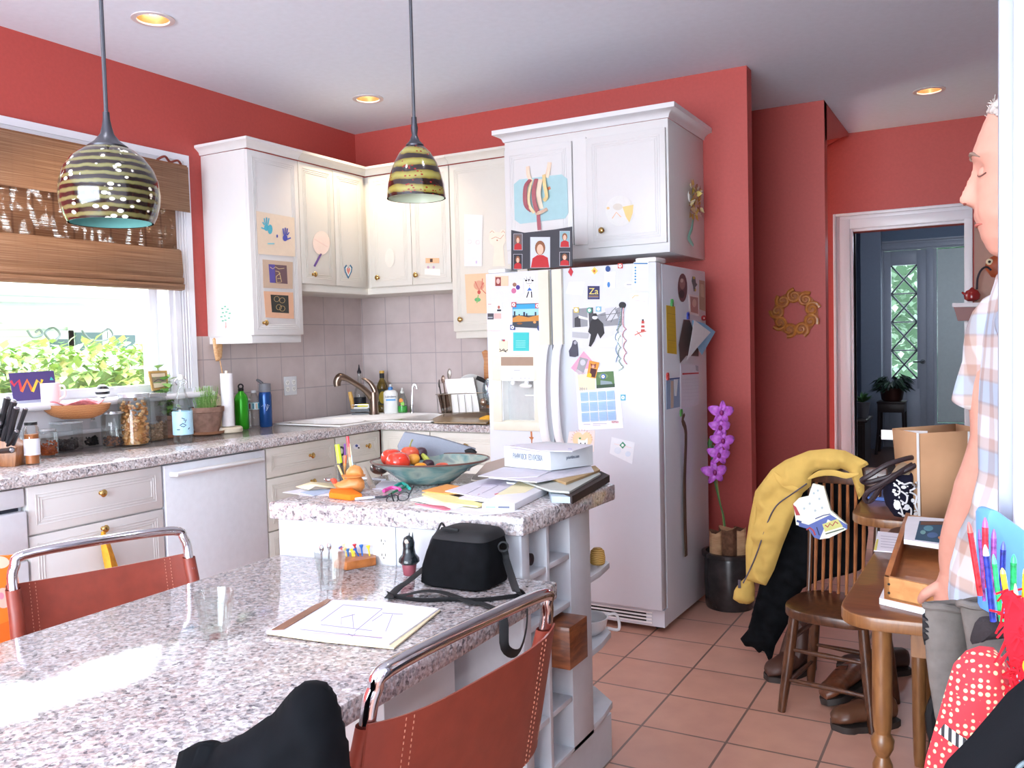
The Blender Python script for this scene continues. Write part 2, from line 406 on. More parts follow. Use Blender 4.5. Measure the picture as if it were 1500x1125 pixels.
# doorway casing
def casing(g, x0, x1, zt, y, w, s=-1, z0=0, right=True, m=TRIM):
    for a, b, t_ in ((0, .02, .035), (.02, .045, .02), (.045, w-.02, .028), (w-.02, w, .018)):
        ya, yb = sorted((y, y+s*t_)); g.box(x0-w+a, x0-w+b, ya, yb, z0, zt+w-a, m)
        if right: g.box(x1+w-b, x1+w-a, ya, yb, z0, zt+w-a, m)
        g.box(x0-w+b, x1+(w-b if right else .0), ya, yb, zt+w-b, zt+w-a, m)
g = G(); casing(g, DX0, DX1+.05, DZ, 2.0, .135, right=False)
g.box(DX1, DX1+.05, 1.97, 2.12, 0, DZ+.03, TRIM).box(DX0-.01, DX0, 1.99, 2.13, 0, DZ, TRIM)
S(g, 'trim_doorway', bev=.003)
# hall beyond
HB = M('#6f7f94', .6); HW = M('#a9adb8', .4); HF = wood('hall_floorboards', '#3f2a22', '#6a4634', (8, 60, 60), .3)
S(G().box(1.9, 5.5, 2.12, 6.6, -.1, 0, HF), 'floor_hall'); S(G().box(1.9, 5.5, 2.12, 6.7, 2.7, 2.8, CEIL), 'ceiling_hall')
HY = 6.5
dxl, dxr = 2.68, 3.2
g = G().box(1.9, 2.66, HY, HY+.1, 0, 2.75, HB).box(2.66, 5.5, HY, HY+.1, 2.34, 2.75, HB).box(3.9, 5.5, HY, HY+.1, 0, 2.34, HB)
S(g, 'wall_hall_end')
S(G().box(1.8, 1.9, 2.12, 6.6, 0, 2.75, HB), 'wall_hall_left'); S(G().box(5.4, 5.5, 2.12, 6.6, 0, 2.75, HB), 'wall_hall_right')
S(G().box(1.9, 2.58, HY-.02, HY, 0, .22, HW), 'baseboard_hall')
g = G(); casing(g, 2.66, 3.9, 2.33, HY, .12, m=HW); g.box(3.12, 3.2, HY-.02, HY+.08, 0, 2.33, HW); S(g, 'trim_front_door', bev=.003)
# front door with diamond leaded glass
g = G(); gx0, gx1, gz0, gz1 = 2.74, 3.02, .82, 2.16
g.box(2.66, gx0, HY+.01, HY+.05, 0, 2.33, HW).box(gx1, 3.12, HY+.01, HY+.05, 0, 2.33, HW).box(gx0, gx1, HY+.01, HY+.05, 0, gz0, HW).box(gx0, gx1, HY+.01, HY+.05, gz1, 2.33, HW)
g.box(2.72, 2.86, HY-.002, HY+.01, .2, .7, HW).box(2.9, 3.05, HY-.002, HY+.01, .2, .7, HW)
dr = S(g, 'door_1', bev=.004)
GG = M('#8fb09a', .1)
G().box(gx0, gx1, HY+.028, HY+.032, gz0, gz1, PANE).obj('pane', dr)
g = G(); LEAD = M('#5a6065', .4, .6); n = 4; hz = (gz1-gz0)/n
for i in range(n):
    z0 = gz0+i*hz
    g.tube([(gx0, HY+.022, z0), (gx1, HY+.022, z0+hz)], .011, LEAD); g.tube([(gx1, HY+.02, z0), (gx0, HY+.02, z0+hz)], .011, LEAD)
    if i: g.tube([(gx0, HY+.02, z0), (gx1, HY+.02, z0)], .008, LEAD)
g.obj('leading', dr)
g = G(); c = P(1402-24, 0, 'y', HY); kx = 3.08
g.tube([(kx, HY, 1.02), (kx, HY-.06, 1.02), (kx-.1, HY-.06, 1.02)], .009, LEAD, sm=4).cyl((kx, HY-.002, 1.02), (kx, HY-.02, 1.02), .028, LEAD); g.obj('handle', dr)
g = G().box(3.2, 3.9, HY+.02, HY+.04, 0, .35, HW)
sl = S(G().box(3.2, 3.23, HY+.01, HY+.05, .3, 2.33, HW).box(3.85, 3.9, HY+.01, HY+.05, .3, 2.33, HW).box(3.2, 3.9, HY+.01, HY+.05, 0, .3, HW), 'window_2')
G().box(3.23, 3.85, HY+.025, HY+.03, .3, 2.33, glassm('frosted_pane', '#aebfba', .2)).obj('pane', sl)
G().box(3.235, 3.845, HY+.012, HY+.015, .31, 2.32, M('#dfe6e2', .8)).obj('curtain', sl)
# pendant/recessed lights live in their own builders below
# near door casing at the right edge of the view
g = G()
JX = 3.832; JM = M('#8f95a3', .35)
g.box(JX, JX+.022, -3.53, -3.37, 0, H, JM).box(JX+.022, JX+.12, -3.545, -3.37, 0, H, WHITE)
g.cyl((JX+.024, -3.542, 0), (JX+.024, -3.542, H), .008, WHITE)
S(g, 'trim_near_jamb', bev=.003)
S(G().box(JX+.12, 5.5, -3.52, -3.38, 0, H, WHITE), 'wall_right_near')
# ------------------------------------------------------------------ outside
GRASS = M('#7fa05a', .9, var=.1)
g = G().box(-14, -.25, -12, 8, -.35, -.3, GRASS); g.obj('lawn', None, kind='structure')
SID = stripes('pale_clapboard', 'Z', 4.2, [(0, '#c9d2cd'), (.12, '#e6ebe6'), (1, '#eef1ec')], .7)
def nb():
    t = T('neighbour_house', 'pale clapboard neighbouring house seen through the kitchen window, low eaves and dark windows', 'house', (-5.6, -1.0, -.3))
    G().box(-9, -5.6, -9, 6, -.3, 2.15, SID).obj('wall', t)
    g = G(); g.ext([(-5.1, -9.3, 2.1), (-5.1, -9.3, 2.3), (-9.5, -9.3, 3.9), (-9.5, -9.3, 2.1)], (0, 15.6, 0), M('#dde2e0', .8)); g.obj('roof', t)
    g = G(); g.box(-5.14, -5.08, -9.3, 6.3, 2.05, 2.2, M('#ffffff', .6)); g.obj('gutter', t)
    for u0, v0, u1, v1 in ((107, 487, 148, 515), (163, 491, 196, 512), (70, 497, 98, 520)):
        a = P(u0, v0, 'x', -5.6); b = P(u1, v1, 'x', -5.6)
        w = G().box(-5.6, -5.57, a.y-.08, b.y+.08, b.z-.1, a.z+.1, WHITE).obj('window', t)
        G().box(-5.575, -5.56, a.y, b.y, b.z, a.z, M('#56666c', .2)).obj('pane', w)
nb()
def awning():
    t = T('door_awning', 'small scrolled-iron door awning on the neighbouring house', 'awning', P(115, 470, 'x', -5.3))
    a = P(15, 474, 'x', -5.0); b = P(168, 462, 'x', -5.0)
    g = G(); g.ext([(-5.6, a.y, a.z+.25), (-5.0, a.y, a.z), (-5.0, a.y, a.z-.04), (-5.6, a.y, a.z+.2)], (0, b.y-a.y, .02), M('#d9dedd', .5)); g.obj('canopy', t)
    IR = M('#6b7072', .5, .3)
    for (pts) in ([(40, 484), (48, 494), (62, 490), (58, 483), (52, 487)], [(75, 500), (66, 488), (78, 480), (88, 490), (80, 500)], [(120, 484), (132, 497), (150, 499), (165, 492), (160, 482), (150, 487)]):
        G().tube([P(u, v, 'x', -5.05) for u, v in pts], .012, IR, sm=5).obj('scroll', t)
awning()
LEAFS = [M('#c4dc8a', .6), M('#a4c674', .6), M('#dce8a8', .6), M('#86b06c', .6)]
def leaf(g, p, d, l, w, m, up=(0, 0, 1)):
    d = Vector(d).normalized(); s = d.cross(Vector(up)); s = s.normalized() if s.length > .01 else Vector((1, 0, 0)); n = s.cross(d)
    a, b, c, e = Vector(p), Vector(p)+d*l*.45+s*w*.5+n*l*.06, Vector(p)+d*l-n*l*.1, Vector(p)+d*l*.45-s*w*.5+n*l*.06
    mid = Vector(p)+d*l*.5-n*l*.02
    v = [g.v(x) for x in (a, b, c, e, mid)]
    g.face([v[0], v[1], v[4]], m); g.face([v[1], v[2], v[4]], m); g.face([v[2], v[3], v[4]], m); g.face([v[3], v[0], v[4]], m)
g = G(); R_ = random.Random(3)
g.box(-2.62, -2.2, -7.5, 2.3, -.3, 1.22, M('#7fa468', .9, var=.1))
for i in range(8000):
    y = R_.uniform(-7.5, 2.4); z = R_.uniform(.8, 1.42 + .1*noise.noise(Vector((y*1.7, 0, 0)))) ; x = -2.16+R_.uniform(-.1, .1)-max(0, z-1.15)*.8
    if R_.random() < .35: x = R_.uniform(-2.6, -2.1); z = 1.25+R_.uniform(-.02, .2)
    leaf(g, (x, y, z), (R_.uniform(.1, 1), R_.uniform(-.8, .8), R_.uniform(-.7, .7)), R_.uniform(.07, .13), .06, R_.choice(LEAFS))
g.obj('hedge', None, 'dense light green leafy hedge outside the kitchen window', 'hedge')
g = G()
LEAF2 = [M('#56735a', .7), M('#76927a', .7), M('#9fb29c', .7)]
for i in range(3500):
    x = R_.uniform(.6, 5.8); z = R_.uniform(-.2, 3.2)
    leaf(g, (x, HY+2.2+R_.uniform(-.3, .3), z), (R_.uniform(-1, 1), -.4, R_.uniform(-1, 1)), .12, .09, R_.choice(LEAF2))
g.box(.5, 6, HY+2.6, HY+2.8, -.3, 2.6, M('#4f6a52', .9)); g.obj('garden_shrub', None, 'leafy green shrub beyond the glass of the front door', 'shrub')

# ================================================================== CEILING LIGHTS
def downlight(c, spill, par_first=None):
    x, y = c
    t = T('recessed_downlight', '', 'ceiling light', (x, y, H), group=None)
    g = G().lathe([(.066, -.001), (.09, -.001), (.09, -.006), (.068, -.008), (.066, -.001)], (x, y, H), M('#d8d2d4', .3), 32, cap=False); g.obj('trim_ring', t)
    g = G().lathe([(.067, -.004), (.062, .045), (.05, .07)], (x, y, H), M('#c99a6a', .25, .6), 32, cap=False); g.obj('baffle', t)
    g = G().lathe([(.002, .02), (.03, .024), (.045, .04), (.05, .066)], (x, y, H), M('#fff0d8', .4, emis=9), 24, cap=False); g.obj('bulb', t)
    return t
dl = downlight((.622, -2.129), 1); dl['label'] = 'recessed ceiling light above the round pendant, nearest the window wall'
dl.name = 'recessed_downlight'
def dup(root, loc, label, rz=None):
    r = root.copy(); COL.objects.link(r); r.location = loc; r['label'] = label
    if rz is not None: r.rotation_euler = (0, 0, rz)
    for ch in list(root.children):
        c = ch.copy(); COL.objects.link(c); c.parent = r
        for gch in ch.children:
            d = gch.copy(); COL.objects.link(d); d.parent = c
    return r
dup(dl, (.619, -.639, H), 'recessed ceiling light over the corner sink')
dup(dl, (2.2, -3.75, H), 'unseen ceiling light added above the dining table to brighten it'); dup(dl, (3.3, -2.9, H), 'unseen ceiling light added above the walkway to brighten the floor')  # both fittings are out of view, added as fill for table and floor
dup(dl, (3.479, 1.1, H), 'recessed ceiling light in front of the hall doorway')
for i, (x, y) in enumerate(DLS):
    light('downlight_and_fill', 'SPOT', (x, y, H-.012), (26, 26, 6, 18, 30)[i], (1, .82, .6) if i < 3 else (.95, .95, 1), .04, (0, 0, 0), spot=1.9)  # the last two are added fill, out of view
# ================================================================== KITCHEN UNITS
def rectx(y0, y1, z0, z1):  # helper: rect on an x plane
    return y0, y1, z0, z1
def panel(g, ax, at, sgn, a0, a1, z0, z1, m, t=.019, groove=True, inset=.03):
    """door or drawer front lying on plane ax=at, swelling to sgn, with three fine raised frame lines"""
    a0, a1 = min(a0, a1), max(a0, a1)
    def bx(p0, p1, q0, q1, s0, s1):
        lo, hi = sorted((at+sgn*s0, at+sgn*s1))
        if ax == 'x': g.box(lo, hi, p0, p1, q0, q1, m)
        else: g.box(p0, p1, lo, hi, q0, q1, m)
    bx(a0, a1, z0, z1, 0, t)
    if groove:
        for k in range(3):
            i = inset+k*.011; w = .005
            bx(a0+i, a0+i+w, z0+i, z1-i, t, t+.0022); bx(a1-i-w, a1-i, z0+i, z1-i, t, t+.0022)
            bx(a0+i, a1-i, z0+i, z0+i+w, t, t+.0022); bx(a0+i, a1-i, z1-i-w, z1-i, t, t+.0022)
def knob(par, p, n, m=BRASS):
    n = Vector(n); X = n.to_track_quat('Z', 'Y').to_matrix()
    return G().lathe([(.009, 0), (.009, .003), (.005, .006), (.005, .014), (.013, .018), (.016, .023), (.012, .028), (.003, .030)], p, m, 16, X).obj('knob', par)
def front(par, name, ax, at, sgn, a0, a1, z0, z1, kn=None, m=CAB, gap=.002):
    g = G(); a0, a1 = min(a0, a1), max(a0, a1)
    panel(g, ax, at, sgn, a0+gap, a1-gap, z0+gap, z1-gap, m)
    o = g.obj(name, par, bev=.0015)
    if kn:
        n = Vector((0, 0, 0)); n['xyz'.index(ax)] = sgn; p = P(kn[0], kn[1], ax, at+sgn*.019); knob(o, p, n)
    return o
def cornice(g, path, z, m, out=.04, h=.05):
    """crown moulding along path [(x,y)] with outward normals computed to the right-hand side"""
    prof = [(0, 0), (.006, .0), (.012, .016), (.03, .03), (out, .036), (out, h), (0, h)]
    R = []
    for i, p in enumerate(path):
        p = Vector((*p, 0)); ns = []
        if i: d = (p-Vector((*path[i-1], 0))).normalized(); ns.append(Vector((d.y, -d.x, 0)))
        if i < len(path)-1: d = (Vector((*path[i+1], 0))-p).normalized(); ns.append(Vector((d.y, -d.x, 0)))
        n = sum(ns, Vector()); n = n/n.length**2*len(ns) if len(ns) > 1 else n
        R.append([p+n*a+Vector((0, 0, z+b)) for a, b in prof])
    g.rows(R, m, cap0=True, cap1=True)
D_ = .35
# ---- wall units
t = T('wall_cabinet', 'tall white wall cabinet at the window end, handprint painting on its door', 'cabinet', (0, -1.15, 1.39))
G().box(.001, D_-.019, -1.345, -.958, 1.435, 2.43, CAB).obj('carcass', t, bev=.002)
front(t, 'door', 'x', D_-.019, 1, -1.345, -.958, 1.437, 2.428, (386, 473))
G().box(.001, D_-.02, -1.34, -.96, 1.395, 1.435, CAB).obj('light_rail', t, bev=.002)
g = G(); cornice(g, [(0, -1.345), (D_, -1.345), (D_, -.958)], 2.432, CAB); g.obj('cornice', t)
t = T('wall_cabinet', 'L-shaped white corner wall cabinet above the sink, four narrow doors', 'cabinet', (0, -.5, 1.69))
g = G(); g.ext([(.001, -.957, 1.73), (D_-.02, -.957, 1.73), (D_-.02, -D_+.02, 1.73), (.977, -D_+.02, 1.73), (.977, -.001, 1.73), (.001, -.001, 1.73)], (0, 0, .7), CABW); g.obj('carcass', t, bev=.002)
front(t, 'door', 'x', D_-.019, 1, -.956, -.657, 1.732, 2.428, (458, 402), CABW)
front(t, 'door', 'x', D_-.019, 1, -.657, -.372, 1.732, 2.428, None, CABW)
front(t, 'door', 'y', -D_+.019, -1, .372, .691, 1.732, 2.428, (555, 407), CABW)
front(t, 'door', 'y', -D_+.019, -1, .691, .976, 1.732, 2.428, (611, 403), CABW)
G().ext([(.001, -.957, 1.69), (D_-.02, -.957, 1.69), (D_-.02, -D_+.02, 1.69), (.977, -D_+.02, 1.69), (.977, -.001, 1.69), (.001, -.001, 1.69)], (0, 0, .04), CABW).obj('light_rail', t, bev=.002)
g = G(); cornice(g, [(D_, -.957), (D_, -D_), (.978, -D_)], 2.432, CABW); g.obj('cornice', t)
t = T('wall_cabinet', 'tall white wall cabinet between the sink and the refrigerator, bear drawing on its door', 'cabinet', (1.2, -.17, 1.39))
G().box(.98, 1.495, -D_+.019, -.001, 1.435, 2.43, CABW).obj('carcass', t, bev=.002)
front(t, 'door', 'y', -D_+.019, -1, .98, 1.495, 1.437, 2.428, (676, 468), CABW)
G().box(.985, 1.495, -D_+.02, -.001, 1.395, 1.435, CABW).obj('light_rail', t, bev=.002)
g = G(); cornice(g, [(.98, -D_), (1.495, -D_)], 2.432, CABW); g.obj('cornice', t)
FY = -.59
t = T('wall_cabinet', 'deep white cabinet over the refrigerator with a heavy cornice', 'cabinet', (1.96, -.3, 1.78))
G().box(1.498, 2.42, FY+.0, -.001, 1.79, 2.445, CAB).obj('carcass', t, bev=.002)
front(t, 'door', 'y', FY, -1, 1.503, 1.905, 1.86, 2.4)
front(t, 'door', 'y', FY, -1, 1.985, 2.412, 1.835, 2.4, (883, 338))
G().box(1.908, 1.982, FY-.008, FY, 1.86, 2.41, CAB).obj('filler_strip', t)
g = G(); cornice(g, [(1.498, -.01), (1.498, FY), (2.42, FY), (2.42, -.0)], 2.446, WHITE, .05, .06); g.obj('cornice', t)
# ---- base units, left run (front plane x .61, faces to .63)
BX = .611
def base(name_label, y0, y1, parts, m=CAB):
    t = T('base_cabinet', name_label, 'cabinet', (.3, (y0+y1)/2, 0))
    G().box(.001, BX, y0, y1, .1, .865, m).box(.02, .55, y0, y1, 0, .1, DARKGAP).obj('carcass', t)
    for nm, a0, a1, z0, z1, k in parts: front(t, nm, 'x', BX, 1, a0, a1, z0, z1, k, m)
    return t
base('white base cabinet of wide drawers under the jars, left of the dishwasher', -2.808, -2.19, [('drawer', -2.805, -2.195, .676, .862, (147, 722)), ('drawer', -2.805, -2.195, .4, .672, (150, 774)), ('drawer', -2.805, -2.195, .12, .396, None)])
base('cream base cabinet of drawers between the dishwasher and the sink', -1.572, -1.045, [('drawer', -1.57, -1.05, .71, .862, (454, 667)), ('drawer', -1.57, -1.05, .44, .706, (456, 705)), ('drawer', -1.57, -1.05, .12, .436, None)], CABW)
base('cream base cabinet under the left basin of the corner sink', -1.043, -.64, [('drawer', -1.04, -.645, .70, .862, (537, 653)), ('door', -.9, -.645, .12, .696, None)], CABW)
t = T('base_cabinet', 'cream base cabinet under the right basin of the corner sink', 'cabinet', (.8, -.3, 0))
G().box(.612, .979, -BX, -.001, .1, .865, CABW).obj('carcass', t)
front(t, 'drawer', 'y', -BX, -1, .64, .978, .69, .862, None, CABW); front(t, 'door', 'y', -BX, -1, .64, .978, .12, .686, (546, 734), CABW)
t = T('base_cabinet', 'cream base cabinet beside the refrigerator, under the dish rack', 'cabinet', (1.25, -.3, 0))
G().box(.98, 1.52, -BX, -.001, .1, .865, CABW).obj('carcass', t)
front(t, 'drawer', 'y', -BX, -1, .981, 1.515, .69, .862, (684, 653), CABW); front(t, 'door', 'y', -BX, -1, .981, 1.515, .12, .686, None, CABW)
# dishwasher
t = T('dishwasher', 'white built-in dishwasher with a bar handle under the left worktop', 'dishwasher', (.3, -1.88, 0))
G().box(.02, .6, -2.187, -1.575, .0, .862, FRW).obj('body', t)
DWM = M('#e4e7ee', .3)
G().box(.6, .632, -2.183, -1.578, .12, .858, DWM).obj('door', t, bev=.004)
g = G(); g.tube([(.632, -2.15, .815), (.655, -2.14, .815), (.655, -1.62, .815), (.632, -1.61, .815)], .013, WHITE, n=10); g.obj('handle', t)
# white range at the far left
t = T('oven', 'white oven at the left edge with a dark handle gap', 'oven', (.3, -3.1, 0))
G().box(.02, .6, -3.42, -2.812, .0, .868, FRW).obj('body', t)
G().box(.6, .63, -3.42, -2.815, .79, .86, DWM).obj('control_panel', t, bev=.004)
G().box(.6, .645, -3.42, -2.815, .62, .775, DWM).obj('grill_drawer', t, bev=.008)
G().box(.6, .64, -3.42, -2.815, .1, .585, DWM).obj('door', t, bev=.008)
G().box(.598, .615, -3.42, -2.83, .585, .62, M('#2a2f3c', .4)).box(.598, .612, -3.42, -2.83, .775, .79, M('#2a2f3c', .4)).obj('gap', t)
# worktop, L shaped
g = G(); g.ext([(.001, -3.45, .868), (.65, -3.45, .868), (.65, -.65, .868), (1.53, -.65, .868), (1.53, -.009, .868), (.009, -.009, .868), (.009, -1.44, .868), (.001, -1.44, .868)], (0, 0, .042), GRAN)
wt = g.obj('worktop', None, 'L-shaped speckled granite worktop along the window and rear walls', 'worktop', bev=.006)
# ---- corner sink
ENAM = M('#f1efee', .15)
t = T('corner_sink', 'white enamel double corner sink set into the granite worktop', 'sink', (.3, -.4, .9105))
rim = [(.06, -.93), (.6, -.965), (.615, -.66), (.66, -.615), (.965, -.6), (.965, -.07), (.07, -.06)]
def basin(g, cx, cy, hx, hy, m):
    R = []
    for s, z in ((1.03, .003), (1.0, .0025), (.97, -.004), (.94, -.03), (.88, -.13), (.6, -.15), (.05, -.155)):
        R.append([Vector((cx+hx*s*(abs(math.cos(a))**.5)*(1 if math.cos(a) > 0 else -1), cy+hy*s*(abs(math.sin(a))**.5)*(1 if math.sin(a) > 0 else -1), .917+z)) for a in [2*PI*i/40 for i in range(40)]])
    g.rows(R, m)
g = G(); g.ext([(x, y, .9105) for x, y in rim], (0, 0, .009), ENAM); so_ = g.obj('rim', t, bev=.003)
def cutter(cx, cy, hx, hy):
    g = G(); g.rows([[Vector((cx+hx*s*(abs(math.cos(a))**.5)*(1 if math.cos(a) > 0 else -1), cy+hy*s*(abs(math.sin(a))**.5)*(1 if math.sin(a) > 0 else -1), z)) for a in [2*PI*i/40 for i in range(40)]] for s, z in ((.98, .745), (.98, 1.0))], ENAM, cap0=True, cap1=True); return g
BS = ((.34, -.77, .22, .14), (.8, -.34, .12, .22))
for o_ in (so_, wt)+tuple(o for o in bpy.data.objects if o.name.startswith('carcass') and o.parent and 'basin' in o.parent.get('label', '')):
    if o_ is wt: gs = [cutter(*b) for b in BS]
    else:
        M_ = world_of(o_.parent).inverted(); gs = [cutter(*b) for b in BS]
        if True:
            o_.data.transform(world_of(o_.parent)); pr_ = o_.parent; o_.parent = None; cut(o_, gs); o_.data.transform(M_); o_.parent = pr_; continue
    o_.data.transform(Matrix.Translation(o_.location)); lc = o_.location.copy(); o_.location = (0, 0, 0); cut(o_, gs); o_.data.transform(Matrix.Translation(-lc)); o_.location = lc
for cx, cy, hx, hy in BS:
    g = G(); basin(g, cx, cy, hx, hy, ENAM); g.obj('basin', t)
NICK = M('#8c7a6c', .28, 1)
fb = Vector((.30, -.27, .92))
t = T('kitchen_faucet', 'brushed bronze single-lever faucet behind the corner sink', 'faucet', fb)
def atx(u, v, dist): return DD(u, v, dist)
fd = (fb-CO).dot(CF)
g = G(); g.lathe([(.033, 0), (.031, .01), (.027, .02), (.026, .13), (.024, .145)], fb, NICK, 20); g.obj('body', t)
g = G(); g.tube([DD(551, 590, fd), DD(545, 583, fd), DD(533, 570, fd-.05), DD(516, 559, fd-.1), DD(505, 553, fd-.13)], [.024, .022, .019, .018, .02], NICK, n=12, sm=5)
g.tube([DD(507, 554, fd-.13), DD(498, 552, fd-.15), DD(494, 559, fd-.15), DD(494.5, 566, fd-.15)], [.02, .025, .025, .022], NICK, n=14, sm=4); g.obj('spout', t)
g = G(); g.tube([DD(550, 588, fd), DD(550, 575, fd), DD(544, 563, fd), DD(537, 557, fd), DD(530, 554, fd)], [.02, .019, .016, .011, .005], NICK, n=12, sm=5); g.obj('lever', t)
# ---- island
I = [(1.952, -2.89), (2.765, -2.812), (2.785, -2.235), (1.96, -2.19)]
g = G(); g.ext([(x, y, .858) for x, y in I], (0, 0, .052), GRAN); g.obj('island_worktop', None, 'raised granite slab on the white kitchen island, covered in papers', 'worktop', bev=.008)
t = T('kitchen_island', 'white kitchen island with an open wine rack on its right side', 'island', (2.36, -2.55, 0))
RX = 2.745
IW = M('#cdd1d8', .4)
G().ext([(1.965, -2.862, .05), (2.738, -2.788, .05), (2.738, -2.766, .05), (1.965, -2.84, .05)], (0, 0, .807), IW).obj('front_panel', t)
G().box(1.97, 2.42, -2.82, -2.27, .05, .856, IW).obj('body', t)
g = G()
zb, zt = .15, .856
g.box(2.43, 2.445, -2.785, -2.35, zb, zt, IW)             # rack back
g.box(2.43, RX, -2.7875, -2.745, zb, zt, IW)               # front stile
g.box(2.43, RX, -2.645, -2.627, zb, zt, IW)               # middle upright
g.box(2.43, RX, -2.495, -2.352, zb, zt, IW)               # wide rear stile
g.box(2.43, RX, -2.785, -2.352, .15, .165, IW)
for k in range(4):
    z = .30+.141*k
    g.box(2.445, RX-.002, -2.745, -2.645, z, z+.016, IW); g.box(2.445, RX-.002, -2.627, -2.495, z+.004, z+.02, IW)
g.obj('wine_rack', t, bev=.0015)
G().box(1.99, 2.735, -2.775, -2.19, 0, .1495, IW).obj('plinth', t)
for z in (.615, .385, .1505):
    g = G(); g.ext([(2.43, -2.35, z), (2.74, -2.35, z), (2.74, -2.27, z), (2.725, -2.155, z), (2.62, -2.06, z), (2.43, -2.06, z)], (0, 0, .02), IW); g.obj('end_shelf', t, bev=.0015)
G().box(2.42, 2.43, -2.35, -2.06, 0, .856, IW).obj('end_panel', t)
# outlet on the island front
def outlet(c, n, xd, label, single=True, w=.07, hgt=.115, layers=True, cnt=1, par=None):
    c = Vector(c); n = Vector(n).normalized(); xd = Vector(xd).normalized(); up = Vector((0, 0, 1))
    t = T('wall_outlet', label, 'outlet', c) if par is None else par
    g = G(); g.ext([c+xd*a*w*cnt/2+up*b*hgt/2 for a, b in ((-1, -1), (1, -1), (1, 1), (-1, 1))], n*.005, WHITE); g.obj('cover_plate', t, bev=.002)
    for k in range(cnt):
        cc = c+xd*(k-(cnt-1)/2)*w
        for s in (-1, 1):
            g = G(); q = cc+up*s*.02+n*.005; X = n.to_track_quat('Z', 'Y').to_matrix()
            g.lathe([(.0165, 0), (.016, .002), (.002, .002)], q, M('#f5f4f0', .3), 20, X)
            for dx in (-.006, .006): g.ext([q+n*.002+xd*(dx+a*.0012)+up*(.003+b*.004) for a, b in ((-1, -1), (1, -1), (1, 1), (-1, 1))], n*.0006, DARKGAP)
            g.ext([q+n*.002+xd*(a*.0018)+up*(-.006+b*.002) for a, b in ((-1, -1), (1, -1), (1, 1), (-1, 1))], n*.0006, DARKGAP)
            g.obj('socket', t)
    return t
fn = Vector((.075, -.78, 0)).normalized(); fxd = Vector((.78, .075, 0)).normalized()
IPL = fplane((1.965, -2.862, .8), fn)
c = IPL[0](564, 803); outlet(c+fn*.001, fn, fxd, 'white outlet plate on the front of the island, above the table', w=.075, hgt=.125)
outlet(P(305, 580, 'x', .0095), (1, 0, 0), (0, 1, 0), 'white wall outlet beside the window casing, behind the cutting board')
outlet(P(425, 565, 'x', .0095), (1, 0, 0), (0, 1, 0), 'double white outlet plate on the tiles left of the faucet', cnt=2, w=.055)
# ---- dining table
t = T('dining_table', 'long granite-topped dining table joined to the island', 'table', (2.42, -3.8, 0))
G().ext([(1.985, -4.9, .705), (2.855, -4.9, .705), (2.855, -2.8, .705), (1.965, -2.868, .705)], (0, 0, .045), GRAN).obj('tabletop', t, bev=.008)
for x, y in ((2.08, -4.8), (2.76, -4.8)): G().box(x-.03, x+.03, y-.03, y+.03, 0, .705, WHITE).obj('leg', t, bev=.003)
G().box(2.2, 2.6, -3.2, -2.9, 0, .705, WHITE).obj('pedestal', t, bev=.003)
